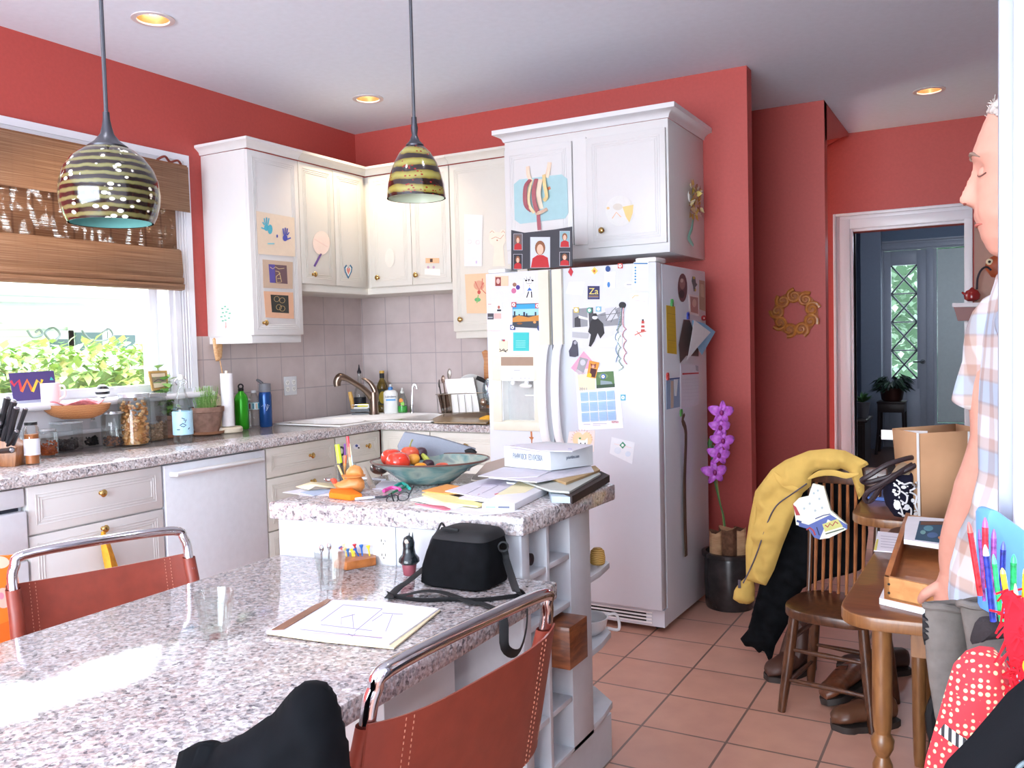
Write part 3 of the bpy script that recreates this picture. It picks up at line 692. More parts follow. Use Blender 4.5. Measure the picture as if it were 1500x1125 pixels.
# ---- sling chairs
LEATH = M('#84382a', .42, var=.05, scale=25, bump=.1)
def sling(label, loc, rz, back_z=.82, w=.5):
    t = T('sling_chair', label, 'chair', loc, rz)
    Mx = world_of(t)
    def L(p): return Mx @ Vector(p)
    h = w/2
    # local frame: sitter faces +x, back at x=-.2
    tube = [(-.05, -h, .43), (-.2, -h, .5), (-.225, -h, .68), (-.25, -h, back_z-.09), (-.262, -h+.008, back_z-.03), (-.27, -h+.06, back_z), (-.27, h-.06, back_z), (-.262, h-.008, back_z-.03), (-.25, h, back_z-.09), (-.225, h, .68), (-.2, h, .5), (-.05, h, .43)]
    g = G(); g.tube([L(p) for p in tube], .0135, CHROME, n=14, sm=6); g.obj('back_tube', t)
    for s in (-1, 1):
        y = s*(h-.01)
        g = G(); g.tube([L(p) for p in [(-.05, y, .43), (.2, y, .44), (.26, y, .40), (.25, y, .3), (.2, y, .08), (.15, y, .0135), (0, y, .0135), (-.28, y, .0135)]], .0135, CHROME, n=12, sm=6); g.obj('leg', t)
    g = G(); g.tube([L((-.28, -h+.01, .0135)), L((-.28, h-.01, .0135))], .0135, CHROME, n=12); g.obj('floor_bar', t)
    # leather back: wraps both uprights, sags in the middle
    def F(i, j):
        y = -h-.014+(w+.028)*i; z0, z1 = .50, back_z-.085+.01*abs(2*i-1)**3
        k = (1-(2*i-1)**4)*.03; z = z0+(z1-z0)*j; x = -.20-.05*((z-.5)/(back_z-.59))-k
        if i < .001 or i > .999: x += .0
        return L((x-.015, y, z))
    Xn = (Mx.to_3x3() @ Vector((1, 0, 0)))
    g = G(); g.grid(F, 24, 8, LEATH, .004, Xn)
    for s in (0, 1):  # sleeves round the uprights
        R = []
        for j in range(9):
            z = .50+(back_z-.085-.5)*j/8; y = (-h if s == 0 else h); kx = [(.5, -.2), (.68, -.225), (back_z-.09, -.25), (back_z-.03, -.262)]
            x = next((a[1]+(b[1]-a[1])*(z-a[0])/(b[0]-a[0]) for a, b in zip(kx, kx[1:]) if z <= b[0]), -.255)
            R.append([L((x+.0185*math.cos(a), y+.0185*math.sin(a), z)) for a in [2*PI*q/14 for q in range(14)]])
        g.rows(R, LEATH)
    g.obj('backrest', t, ang=60)
    ST = M('#c98a72', .7)
    g = G()
    for i in (.12, .15, .85, .88):
        for q in range(26):
            a = Vector(F(i, q/26+.004)); b = Vector(F(i, q/26+.022)); g.tube([a-Xn*.0012, b-Xn*.0012], .0009, ST, n=4)
            g.tube([a+Xn*.0052, b+Xn*.0052], .0009, ST, n=4)
    g.obj('stitching', t)
    def Fs(i, j): return L((-.17+.4*j, -h+.0+(w)*i, .445-.03*(1-(2*i-1)**4)))
    g = G(); g.grid(Fs, 16, 6, LEATH, .006, (0, 0, 1)); g.obj('seat', t, ang=60)
    return t
c1, c2 = (1.68, -2.985), (1.535, -3.395)
a = math.atan2(c1[1]-c2[1], c1[0]-c2[0])-PI/2
sling('rust leather and chrome sling chair at the left side of the table', ((c1[0]+c2[0])/2+.27*math.cos(a), (c1[1]+c2[1])/2+.27*math.sin(a), 0), a, .825, .47)
c1, c2 = (3.03, -3.19), (2.985, -3.705); a2 = math.atan2(c1[1]-c2[1], c1[0]-c2[0])-PI/2+PI
sling('rust leather and chrome sling chair in the right foreground, beside the wine rack', ((c1[0]+c2[0])/2+.27*math.cos(a2), (c1[1]+c2[1])/2+.27*math.sin(a2), 0), a2, .85, .53)
# ================================================================== REFRIGERATOR
FA = -.0248
ft = T('refrigerator', 'white side-by-side refrigerator with ice dispenser, covered in magnets and papers', 'refrigerator', (2.4957, -1.0106, 0), FA)
FM = world_of(ft); FMi = FM.inverted()
fX = (FM.to_3x3() @ Vector((1, 0, 0))); fN = FM.to_3x3() @ Vector((0, -1, 0))
FRF = fplane(FM @ Vector((0, 0, 1)), fN); FRS = fplane(FM @ Vector((0, 0, 1)), fX)
def fbox(g, x0, x1, y0, y1, z0, z1, m): return g.box(x0, x1, y0, y1, z0, z1, m, FM)
fh = 1.708; FD = .70
def fl(u, v): p = FMi @ FRF[0](u, v); return p.x, p.z
xs, _ = fl(808, 450)
g = G(); fbox(g, -.902, 0, .075, FD, .03, fh-.005, FRW); fbox(g, -.88, -.02, .055, .075, .1, fh-.02, M('#b9bcc4', .5)); g.obj('body', ft, bev=.004)
dx0, dz1 = fl(721, 521); dx1, dz0 = fl(792, 632); rx0, rz1 = fl(735, 557); rx1, rz0 = fl(784, 619)
g = G()
fbox(g, -.902, xs-.003, 0, .06, .115, rz0, FRW); fbox(g, -.902, xs-.003, 0, .06, rz1, fh, FRW); fbox(g, -.902, rx0, 0, .06, rz0, rz1, FRW); fbox(g, rx1, xs-.003, 0, .06, rz0, rz1, FRW)
g.obj('freezer_door', ft)
g = G(); fbox(g, xs+.003, 0, 0, .06, .115, fh, FRW); g.obj('fridge_door', ft, bev=.006)
g = G(); fbox(g, -.9, -.0, .03, .075, .03, .11, FRW); 
for k in range(4): fbox(g, -.87, -.06, .024, .032, .043+.016*k, .05+.016*k, M('#f4f4f6', .4)); 
g.obj('grille', ft)
g = G()
for k in range(3): fbox(g, -.86, -.09, .027, .0295, .0505+.016*k, .0585+.016*k, BLACK)
g.obj('grille_slots', ft)
g = G()
for x in (-.86, -.06):
    g.cyl(FM @ Vector((x, .12, 0)), FM @ Vector((x, .12, .03)), .022, BLACK)
for x in (-.86, -.06): g.cyl(FM @ Vector((x, .62, 0)), FM @ Vector((x, .62, .03)), .022, BLACK)
g.obj('feet', ft)
for x in (-.84, -.05):
    g = G(); fbox(g, x-.05, x+.05, .0, .13, fh, fh+.022, M('#e8e8e6', .4)); g.obj('hinge_cover', ft, bev=.006)
# dispenser
g = G()
fbox(g, dx0, dx1, -.006, 0, rz1, dz1, CREAM); fbox(g, dx0, rx0, -.006, 0, rz0, rz1, CREAM); fbox(g, rx1, dx1, -.006, 0, rz0, rz1, CREAM); fbox(g, dx0, dx1, -.006, 0, dz0, rz0, CREAM)
g.obj('dispenser_frame', ft, bev=.002)
g = G(); CV = M('#f3f5f4', .3)
fbox(g, rx0, rx1, .055, .0585, rz0, rz1, CV); fbox(g, rx0, rx0+.004, 0, .055, rz0, rz1, CV); fbox(g, rx1-.004, rx1, 0, .055, rz0, rz1, CV); fbox(g, rx0, rx1, 0, .055, rz1-.004, rz1, CV); fbox(g, rx0, rx1, 0, .055, rz0, rz0+.006, CREAM)
g.obj('dispenser_recess', ft)
art(FRF, 'display', None, None, rc(735, 523, 782, 535.5), '#a08a78', par=ft, off=.0062, rough=.2)
art(FRF, 'control_panel', None, None, rc(734.5, 536.5, 783, 557), '#fafafc', [('#a9abb0', rc(754, 542, 763, 543.4)), ('#c9c9cc', rc(755, 545.2, 762, 546))]+[('#c5c5c9', rc(x, 553, x+2.5, 555)) for x in (750, 763, 769, 775)], par=ft, off=.0062)
g = G()
for u in (752, 772): p = FRF[0](u, 561); g.sph(p+fN*.002, (.012, .012, .012), CV)
p = FRF[0](769, 565); g.sph(p-fN*.01, (.034, .02, .012), CV); g.obj('paddle', ft)
g = G(); g.tube([FRF[0](764, 580)-fN*.04, FRF[0](783, 580)-fN*.03], .004, CV); g.obj('nozzle_bar', ft)
for nm, u0, u1, sd in (('handle', 792, 807, -1), ('handle', 812, 826, 1)):
    g = G(); a = FMi @ FRF[0](u0, 450); b = FMi @ FRF[0](u1, 450); zt = fl(800, 505)[1]; zb = fl(800, 648)[1]
    fbox(g, a.x, b.x, -.022, 0, zt, fh-.004, CREAM); fbox(g, a.x, b.x, -.012, 0, .13, zb, CREAM)
    R = []
    for k in range(17):
        t_ = k/16; z = zt+(zb-zt)*t_; y = -.02-.045*math.sin(PI*t_)**.6; cx = (a.x+b.x)/2; hw = (b.x-a.x)/2*.85
        R.append([FM @ Vector((cx+hw*math.cos(q), y+.011*math.sin(q), z)) for q in [2*PI*j/12 for j in range(12)]])
    g.rows(R, M('#f2f2f4', .3), cap0=True, cap1=True); g.obj(nm, ft)
art(FRF, 'rust_stain', None, None, [(777, 632), (779.5, 632), (780, 640), (782, 641), (780, 644), (779.5, 652), (778.5, 652), (778, 644), (774.5, 640), (777.5, 640)], '#b9703a', par=ft, off=.0001, th=.0003)
# ---- things on the refrigerator doors
def mag(label, base, col, layers=(), cat='magnet', name='fridge_magnet', group=None, fr=FRF, **k): return art(fr, name, label, cat, base, col, layers, group=group, **k)
def quad(a, b, c, d): return [a, b, c, d]
def pxt(fr, name, body, u0, v0, u1, hpx, m, par, off=.003, v1=None):
    v1 = v0 if v1 is None else v1
    a = fr[0](u0, v0)+fr[1]*off; b = fr[0](u1, v1)+fr[1]*off; t = fr[0](u0, v0-hpx)+fr[1]*off
    return txt(name, body, (t-a).length*1.38, a, b-a, t-a, m, par, w=(b-a).length)
PHOT = 'fridge photo'
mag('small red and tan photo magnet at the top left of the freezer door', rc(725, 404, 745, 419), '#e3c6a8', [('#8f3a3a', rc(726, 406, 734, 419)), ('#d9b6ae', el(730, 412, 2.6, 4))], 'magnet')
mag('pink berry picture magnet left of the stick figure', [(749, 413), (766, 411), (767, 429), (752, 431)], '#f0e4ee', [('#9a6f5a', el(754, 417, 3, 3)), ('#4a3f90', el(759, 421, 3, 3.5)), ('#c86f96', el(753, 426, 3.6, 4))])
def stick():
    L = [('#1d1d22', st([(768+3*i, 408-(i % 2)*3), (771+1.6*i, 411)], .5)) for i in range(5)]
    L += [('#1d1d22', el(771, 411, 1.7, 1.4, 8)), ('#1d1d22', el(780.5, 411, 1.7, 1.4, 8)), ('#1d1d22', [(774, 409), (776.5, 409), (775.2, 413)]), ('#1d1d22', st([(771, 413.5), (773, 415.5), (778, 415.5), (780, 413.5)], .45))]
    L += [('#3a6fc0', [(775.8, 421), (780, 425.5), (772.5, 426)]), ('#e8b090', el(776, 418.5, .8, 1.2, 8)), ('#23232a', st([(775, 427), (772, 436)], 1.4)), ('#23232a', st([(779, 427), (779.5, 436)], 1.4))]
    mag('tiny paper stick figure with lashes and a blue skirt on the freezer door', [(768, 405), (784, 404), (784, 437), (771, 438)], '#eceef2', L, 'paper doll', 'paper_doll', th=.0006)
stick()
SKY = [('#3a9fd8', [(751.5, 446), (792, 445), (791.5, 452), (751.5, 453)]), ('#9fd2e6', [(751.5, 453), (791.5, 452), (791.5, 462), (751.5, 462)])]
bl = [('#2e3440', rc(x, 474-h, x+w, 474)) for x, h, w in ((753, 18, 2.3), (757, 9, 2), (760, 14, 1.8), (763, 12, 2.5), (767, 17, 2.6), (771, 15, 2), (775, 8, 4), (780, 9, 2), (784, 17, 2.2), (788, 11, 2.5))]
mag('postcard of a city skyline at dusk across the water, on the freezer door', [(751, 445), (792.5, 444), (791.5, 481), (751, 479)], '#4a4a4c', SKY+bl+[('#c98a40', [(751.5, 466), (760, 462), (775, 465), (791, 461), (791, 470), (751.5, 472)]), ('#3d4650', [(751.5, 472), (791, 470), (791.2, 480.5), (751.5, 478.6)]), ('#8a5a30', el(762, 474, 4, 1.5)), ('#e0a060', el(784, 472, 2.2, 1.8))], 'postcard', 'postcard')
for (u, v, c, nm) in ((753.3, 446.3, '#c04a50', 'red square magnet with white ring at the top left of the skyline postcard'), (788, 448, '#c04a50', 'red square magnet with white ring at the top right of the skyline postcard'), (751.5, 479.5, '#33508f', 'blue square magnet with white ring at the bottom left of the skyline postcard'), (909, 389.5, '#d04a3c', 'red square magnet with white ring near the top right of the refrigerator door')):
    mag(nm, rc(u-3.3, v-3.6, u+3.3, v+3.6), c, [('#f4f4f4', el(u, v, 2.4, 2.6)), (c, el(u, v, .9, 1))], off=.0022, th=.003)
mag('dark blue oval magnet at the bottom right of the skyline postcard', el(790.8, 480.5, 3, 4.2), '#26457f', off=.0022, th=.004)
t_ = mag('turquoise square card with pale lines of print on the freezer door', quad((752, 487), (775, 487), (775, 514), (752, 514)), '#3cc0c0', [('#a5e2e0', rc(756, v, 771-(v % 3), v+.7)) for v in (499, 502, 505, 508)], 'card', 'greeting_card')
mag('white business card with a small portrait at the left edge of the freezer door', rc(714, 443, 735, 457), '#f6f5f8', [('#c9a0a0', rc(715, 445, 720, 446.5)), ('#b46a5c', el(731, 450, 1.8, 2.6)), ('#2a2630', rc(728.5, 453.3, 734.5, 456)), ('#cfcfd6', rc(715, 449, 724, 450))], 'card', 'business_card')
mag('small pink month calendar under the business card on the freezer door', quad((714, 458), (735, 458), (734.5, 487), (714, 486)), '#f1e8f0', [('#47474e', rc(714.5, 459, 723.5, 468)), ('#9aa0a6', rc(715, 464, 722, 466)), ('#d2b0aa', rc(724, 459, 734.5, 467)), ('#eec9c9', rc(714.5, 484, 734, 485.5))]+[('#d9cfe0', rc(716, v, 733, v+.6)) for v in (471, 474, 477, 480)], 'calendar', 'wall_calendar')
t_ = mag('small tile magnet with a heart over black scribbles above the ice dispenser', rc(731, 499, 744, 516), '#e6dcc0', [('#2a3038', st([(732, 511), (735, 514), (738, 511), (741, 514.5), (744, 512)], 1.2)), ('#2a3038', st([(732, 515), (737, 513), (742, 516)], 1)), ('#b03a48', el(738.5, 498.7, 1.7, 1.5))])
pxt(FRF, 'lettering', 'I', 735, 499.8, 735.8, 3, M('#33333a'), t_)
mag('red diamond magnet at the top left of the refrigerator door', [(836, 391.5), (840, 398), (837, 405), (832.5, 398.5)], '#c02f3a', th=.003)
mag('small yellow square magnet with an orange mark, right of the red diamond', [(871, 391), (876, 397), (871, 402), (866.5, 396.5)], '#f2cf60', [('#c06a30', el(871, 397, 1.8, 2))], th=.003)
mag('pale handwritten note left of the dark Za card', quad((834, 413), (857, 413), (853, 432.5), (829, 430)), '#eef0f6', [('#c4c4dc', st([(833, 417+2.6*k), (852, 418+2.6*k)], .5)) for k in range(4)], 'note', 'handwritten_note')
t_ = mag('dark blue square card with yellow letters on the refrigerator door', quad((861, 419), (878.5, 419), (878.5, 438.5), (861, 438.5)), '#2b2c5e', [('#c9a04a', rc(862.5, 433.5, 877, 434.3)), ('#8a8aa8', rc(862.5, 435.6, 877, 436.3))], 'card', 'logo_card')
pxt(FRF, 'lettering', 'Za', 863, 431, 876.5, 9.5, M('#e8d870'), t_)
mag('blue shield magnet holding a long pale list', el(891, 394, 3.4, 4.4), '#274a86', th=.004, off=.002)
mag('small blue oval magnet on the lower end of the pale list', el(892, 417, 2, 4), '#3c7cc0', th=.003, off=.002)
mag('long pale handwritten list under the blue shield magnet', quad((886, 398), (902, 398), (901, 422), (885, 420)), '#f0f0f7', [('#c9c4e0', rc(888, v, 899, v+.6)) for v in (402, 405, 408, 411)], 'note', 'handwritten_note')
mag('pale oval sticker left of the blue-dotted form', el(921, 417, 7, 4.5), '#e3e6ea', [('#a9acb4', rc(918, 416, 925, 417.6))], 'sticker', 'oval_sticker', th=.0006)
mag('white form with a column of blue dots at the top right of the refrigerator door', quad((928.5, 384), (950, 383), (949.5, 426), (927, 424)), '#f3f3f0', [('#4a90c0', el(931, 392+4.3*k, 1.4, 1.6, 10)) for k in range(6)]+[('#4a80b0', rc(929, 385, 949, 387))]+[('#d0cfca', rc(935, 391+4.3*k, 948, 391.8+4.3*k)) for k in range(7)], 'form', 'printed_form')
mag('white card with a red and white lighthouse on the refrigerator door', quad((924, 431), (949.5, 429), (948.5, 496), (922, 495)), '#f4f2f2', [('#f0c08a', st([(926, 437), (930, 433), (936, 433)], 1.4)), ('#b9b0d0', st([(928, 440), (946, 441.5)], .6)), ('#b9443e', [(940, 470), (944, 470), (945, 486), (939, 486)]), ('#f4f2f2', rc(939.6, 474, 944.4, 476.5)), ('#f4f2f2', rc(939.3, 480, 944.8, 482.3)), ('#333', rc(940.5, 467.5, 943.5, 470)) if 0 else ('#333338', rc(940.5, 467.5, 943.5, 470)), ('#c86a5a', st([(930, 491), (938, 487), (947, 485)], 1.5)), ('#c86a5a', st([(933, 485), (940, 493)], 1.1))], 'card', 'greeting_card')
# black and white photograph of people in snow
mag('black and white photograph of figures in the snow on the refrigerator door', quad((838.5, 452), (911, 448), (912, 509), (839, 510.5)), '#d4d6da', [
    ('#8f9298', [(839, 453), (861, 451), (861, 478), (839, 480)]), ('#3c3e44', [(842, 466), (850, 462), (851, 479), (842, 479)]), ('#e6e8ec', [(848, 462), (862, 466), (862, 469), (848, 466)]), ('#4a4c52', [(862, 450.5), (869, 450.5), (871, 486), (864, 486)]),
    ('#8d9096', [(873, 462), (911, 449), (911.5, 476), (885, 478)]), ('#c7c9ce', [(886, 452), (900, 450), (906, 466), (890, 470)]), ('#5c5e64', st([(888, 470), (897, 456), (903, 450)], 1)), ('#5c5e64', st([(895, 472), (905, 455)], .9)), ('#5c5e64', st([(880, 462), (911, 458)], .8)),
    ('#26272c', [(866, 470), (874, 464), (884, 474), (886, 488), (880, 496), (876, 488), (871, 500), (866, 508), (863, 507), (866, 490), (862, 486)]), ('#d5d7da', el(872, 465, 4, 3)), ('#24252a', [(868, 463), (876, 463), (874, 459), (870, 459)]), ('#f0f2f4', [(880, 500), (911, 486), (912, 508), (872, 509)]), ('#b2b5ba', [(839, 486), (864, 488), (862, 496), (839, 494)])], 'photo', 'snow_photograph')
mag('yellow-ringed square magnet at the left top of the snow photograph', rc(841, 450, 848.5, 458), '#d8c26a', [('#f4f4f2', el(844.7, 454, 2.6, 2.8))], off=.0022, th=.003)
mag('green-ringed round magnet in the top middle of the snow photograph', el(864, 454.5, 4, 4.2), '#4fa08a', [('#f0f4f2', el(864, 454.5, 2.2, 2.4))], off=.0022, th=.003)
mag('pale blue square magnet at the right top of the snow photograph', rc(873.5, 449, 881, 456.5), '#7fb8d4', [('#f0f4f6', el(877.2, 452.8, 2.3, 2.5))], off=.0022, th=.003)
mag('dark grey cat-shaped magnet at the lower left of the snow photograph', [(840, 499), (843, 498), (846, 501), (847, 509), (847.5, 521), (843, 523), (835, 522), (834, 514), (838, 507)], '#4a4a58', [('#a8a8b4', el(843.5, 502, 2.2, 2.6))], th=.004, off=.0022)
mag('black round magnet holding curled party ribbons', el(912.5, 447, 4.8, 4.8), '#20262c', th=.008, off=.002)
def ribbon(label, us, c, r=.0022):
    pts = [FRF[0](u, v)+fN*(.008+.005*math.sin(i*1.9)) for i, (u, v) in enumerate(us)]
    G().tube(pts, r, c, n=5, sm=4).obj('party_ribbon', None, label, 'ribbon')
def curl(u0, v0, v1, a, n, d=0): return [(u0+d*i/n+a*math.sin(i*1.6), v0+(v1-v0)*i/n+1.5*math.cos(i*1.6)) for i in range(n+1)]
RB1 = stripes('foil_ribbon_green', 'Z', 60, [(0, '#1f7a4a'), (.45, '#2a8a5a'), (.55, '#e8f4ee')], .3, metal=.3)
RB2 = stripes('foil_ribbon_red', 'Z', 60, [(0, '#d02a4a'), (.45, '#c02a4a'), (.55, '#fae8ee')], .3, metal=.3)
RB3 = stripes('foil_ribbon_blue', 'Z', 60, [(0, '#1f4a8a'), (.45, '#2a62a8'), (.55, '#c0dcee')], .3, metal=.3)
ribbon('green and white curled party ribbon hanging from the black round magnet', [(911, 450), (910, 470)]+curl(908, 472, 530, 2.2, 14)+[(911, 534), (914, 538), (906, 543)], RB1)
ribbon('red and white curled party ribbon hanging from the black round magnet', [(914, 450), (914, 474)]+curl(915, 478, 534, 2.6, 13, 2), RB2)
ribbon('blue curled party ribbon hanging from the black round magnet', [(912, 450), (907, 478)]+curl(904, 482, 530, 2.2, 11, 1), RB3)
mag('pink paper frame around a grey baby photo, tilted', quad((855, 514.5), (869, 530), (855, 555), (836.5, 539)), '#f0a0b8', [('#9a9aa0', quad((850, 523), (862, 526), (855, 546), (845, 540))), ('#c4c4ca', el(854, 531, 4, 4.5))], 'photo', 'framed_photo')
mag('small orange photo of a child in costume overlapping the calendar', quad((864, 528), (878.5, 531), (873, 554.5), (860, 552)), '#d8963c', [('#4a2026', [(866, 539), (875, 541), (872, 553), (864, 551)]), ('#8a3a34', [(865.5, 532), (869, 534), (872, 533.5), (874, 532.5), (873, 539), (867, 538)]), ('#d8a890', el(869.5, 537, 2, 2.4)), ('#e8c030', el(864, 549.5, 3.3, 3.3))], 'photo', 'costume_photo', off=.0035)
grid_ = [('#a9c9ec', quad((850.5+12.9*i+.9*j, 575+15*j-.8*i), (861.8+12.9*i+.9*j, 574.2+15*j-.8*i), (862.7+12.9*i+.9*j, 587.4+15*j-.8*i), (851.4+12.9*i+.9*j, 588.2+15*j-.8*i))) for i in range(4) for j in range(3)]
t_ = mag('white 2011 year calendar with a garden photo and blue month blocks', quad((843, 541), (905, 537), (913.5, 627), (848, 630.5)), '#f4f3f8', [('#ecdcbc', quad((846, 549), (872, 547), (873, 571), (848, 572))), ('#567a4c', quad((873, 545), (899, 543.5), (901, 567), (874, 569))), ('#7d9a6a', el(884, 551, 7, 4)), ('#8d9fa8', quad((880, 557), (896, 559), (898, 563), (880, 564))), ('#34503a', quad((874, 564), (901, 562), (901, 567), (874, 569))), ('#c6c4d6', rc(855, 621, 865, 622)), ('#c6c4d6', rc(869, 620, 889, 621)), ('#c6c4d6', rc(869, 622.5, 880, 623.3))]+grid_+[('#8db0da', st([(851.5+12.9*i+.9*j, 578+15*j-.8*i+k*2.3), (861+12.9*i+.9*j, 577.4+15*j-.8*i+k*2.3)], .4)) for i in range(4) for j in range(3) for k in range(4)], 'calendar', 'wall_calendar')
pxt(FRF, 'lettering', '2011', 849, 571.5, 860, 4, M('#8a93a8'), t_, .0035)
pxt(FRF, 'logo', 'RE/MAX', 896.5, 619.5, 906.5, 3, M('#c8384a'), t_, .0035)
mag('blue and white ring magnet on top of the year calendar', el(884.3, 551.5, 3.6, 4), '#3a62b0', [('#f4f4f6', el(884.3, 551.5, 2.3, 2.5)), ('#c8384a', el(884.3, 551.5, .7, .8))], off=.003, th=.003)
mag('teal square ring magnet right of the year calendar', rc(909.5, 578, 916.5, 586.5), '#5fb4cc', [('#f4f6f6', el(913, 582.2, 2.4, 2.7)), ('#5fb4cc', el(913, 582.2, .8, .9))], th=.003)
mag('green diamond ring magnet holding the pale butterfly drawing', [(912.6, 647), (917, 652), (912.6, 657), (908, 652)], '#3a8f6c', [('#eef4f0', el(912.6, 652, 1.9, 2.1))], th=.003, off=.002)
mag('very pale child drawing under the green diamond magnet', quad((896, 640), (930, 648), (926, 680), (893, 664)), '#e9edf2', [('#dde6ef', el(905, 660, 5, 5)), ('#d8e4f0', el(920, 665, 4, 4)), ('#efe0dc', st([(900, 650), (925, 656)], 1))], 'drawing', 'child_drawing', th=.0006)
mag('cat face drawing inside a tan heart with sun rays on the refrigerator door', quad((834, 632), (872, 630), (870, 662), (830, 655)), '#f1e5e0', [('#f0d9ac', el(847, 643, 8, 10)), ('#f0d9ac', el(860, 643, 8, 10)), ('#f0d9ac', [(840, 648), (867, 648), (853, 662)]), ('#fbfaf6', [(847, 648), (847, 642), (851, 645), (857, 645), (861, 641), (861, 650), (858, 655), (850, 655)]), ('#22242a', el(851, 649.5, 1, 1.3, 10)), ('#22242a', el(857.5, 649.5, 1, 1.3, 10)), ('#5fa060', el(850, 642, 1.8, 1.3, 8)), ('#a86a5a', el(854.4, 652, .7, .6, 8))]+[('#e09a80', st([(853+14*math.cos(a), 644+13*math.sin(a)), (853+16.5*math.cos(a), 644+15.5*math.sin(a))], .5)) for a in [PI+PI*k/12 for k in range(13)]], 'drawing', 'child_drawing')
# ---- right side of the refrigerator
mag('oval portrait photo on the side of the refrigerator', el(999.5, 421.5, 6.8, 21), '#6b4046', [('#9a6a68', el(999, 416, 4, 8)), ('#3a2026', el(998, 431, 4, 6)), ('#c9a8a0', el(998, 411, 2, 3))], 'photo', 'oval_photo', fr=FRS)
mag('small bird cutout on the side of the refrigerator', [(1014, 405), (1018, 406), (1019, 414), (1021, 417), (1018, 421), (1019, 426), (1016, 427), (1015, 419), (1013, 412)], '#5a5a60', [('#c9b050', el(1016, 407, 1.5, 2)), ('#c9b050', el(1018, 425, 1, 2))], 'magnet', 'bird_magnet', fr=FRS)
mag('tall narrow brown photo at the back edge of the refrigerator side', quad((1024, 410), (1032, 412), (1033, 456), (1024, 453)), '#a88470', [('#c4a48c', quad((1026, 416), (1030, 417), (1031, 436), (1026, 434)))], 'photo', 'narrow_photo', fr=FRS)
mag('pinkish photo in a white border on the side of the refrigerator', quad((1008.5, 431), (1023.5, 433.5), (1024, 463), (1009.5, 460)), '#e4d4d4', [('#b07a74', quad((1010.5, 434), (1022, 436), (1022.3, 460), (1011.5, 457))), ('#d2a89c', el(1016.5, 444, 3, 6))], 'photo', 'bordered_photo', fr=FRS)
mag('yellow lined note clipped to the side of the refrigerator', quad((975.5, 447), (988.5, 449), (991, 519), (977, 517)), '#d4b024', [('#a88a1c', st([(977, 459), (989, 461)], .6)), ('#a88a1c', st([(977.5, 498), (990, 500)], .6))]+[('#bf9d20', st([(979, 466+6*k), (988, 467.5+6*k)], .35)) for k in range(8)], 'note', 'yellow_note', fr=FRS)
def clip(label, u, v, c):
    p = FRS[0](u, v)+fX*.004; g = G()
    g.box(-.012, .012, -.004, .004, -.006, .012, M(c, .3), Matrix.Translation(p) @ Matrix.Rotation(FA+PI/2, 4, 'Z'))
    for s in (-1, 1): g.tube([p+Vector((0, s*.006, .0)), p+Vector((0, s*.012, .018)), p+Vector((0, s*.006, .026))], .004, M(c, .3), sm=3)
    g.obj('magnet_clip', None, label, 'clip')
clip('green plastic magnetic clip above the yellow note', 983.5, 447, '#3f9a4a'); clip('blue plastic magnetic clip holding the fanned papers', 1007, 466, '#2a3fa0'); clip('red plastic magnetic clip on the blue map', 977, 555, '#c03a34'); clip('green plastic magnetic clip holding the dark strap', 997, 608, '#4a8a3c')
mag('red round magnet on the side of the refrigerator', el(1030, 466, 2.8, 4), '#a82028', [('#f2e6e6', el(1029.5, 466, .9, 1.2))], fr=FRS, th=.006)
def fan(label, pts, c, k, b=0, nm='paper_sheet'):
    f, n = FRS; g = G(); P3 = [f(u, v)+n*(k+b*i) for i, (u, v) in enumerate(pts)]; g.ext(P3, n*.0008, M(c, .5)); return g.obj(nm, None, label, 'paper')
fan('dark photo print behind the fanned papers on the refrigerator side', [(1000, 468), (1009, 469), (1022, 505), (1022, 522), (1004, 521), (995, 532), (993, 505)], '#5c4a46', .004)
fan('light blue folded brochure fanning out from the blue clip', [(1010, 469), (1028, 474), (1043.5, 486), (1023, 520), (1014, 506)], '#7fc0e6', .012, .002)
fan('white folded letter fanning out over the blue brochure', [(1008, 469), (1032, 487), (1011, 510), (996, 528), (1000, 505)], '#eef2f6', .03, .002)
mag('white calendar page with a red band hanging on the refrigerator side', quad((996.5, 533), (1023, 534), (1023.5, 593), (997, 599)), '#d9d4e0', [('#c03a44', quad((999, 546.5), (1023, 545.5), (1023, 547.5), (999, 549))), ('#a8a4b0', quad((1018, 535), (1022, 536), (1022.5, 544), (1019, 543)))]+[('#c3bdce', st([(999, 556+5*k), (1022, 554.5+5*k)], .3)) for k in range(7)], 'calendar', 'wall_calendar', fr=FRS)
mag('blue tinted map leaflet on the refrigerator side, below the yellow note', quad((975.5, 555), (995, 553), (995.5, 596), (976, 600)), '#8fa8c8', [('#c9b8a8', quad((982, 558), (986, 558), (986, 597), (982, 598))), ('#e4ecf2', quad((986.5, 556), (992.5, 555.5), (990.5, 580), (987.5, 580))), ('#2c4a90', quad((976, 554.7), (995, 552.7), (995, 554.5), (976, 556.5)))], 'map', 'folded_map', fr=FRS)
g = G(); g.tube([FRS[0](u, v)+fX*d for u, v, d in ((997, 607, .02), (994, 616, .02), (999.5, 635, .018), (1000, 700, .01), (1000.5, 760, .01), (1002, 814, .01))], [.008, .016, .018, .02, .021, .021], M('#5c4636', .7), n=10, sm=4, flat=fX)
g.obj('hanging_strap', None, 'long dark brown leather strap hanging on the side of the refrigerator', 'strap')
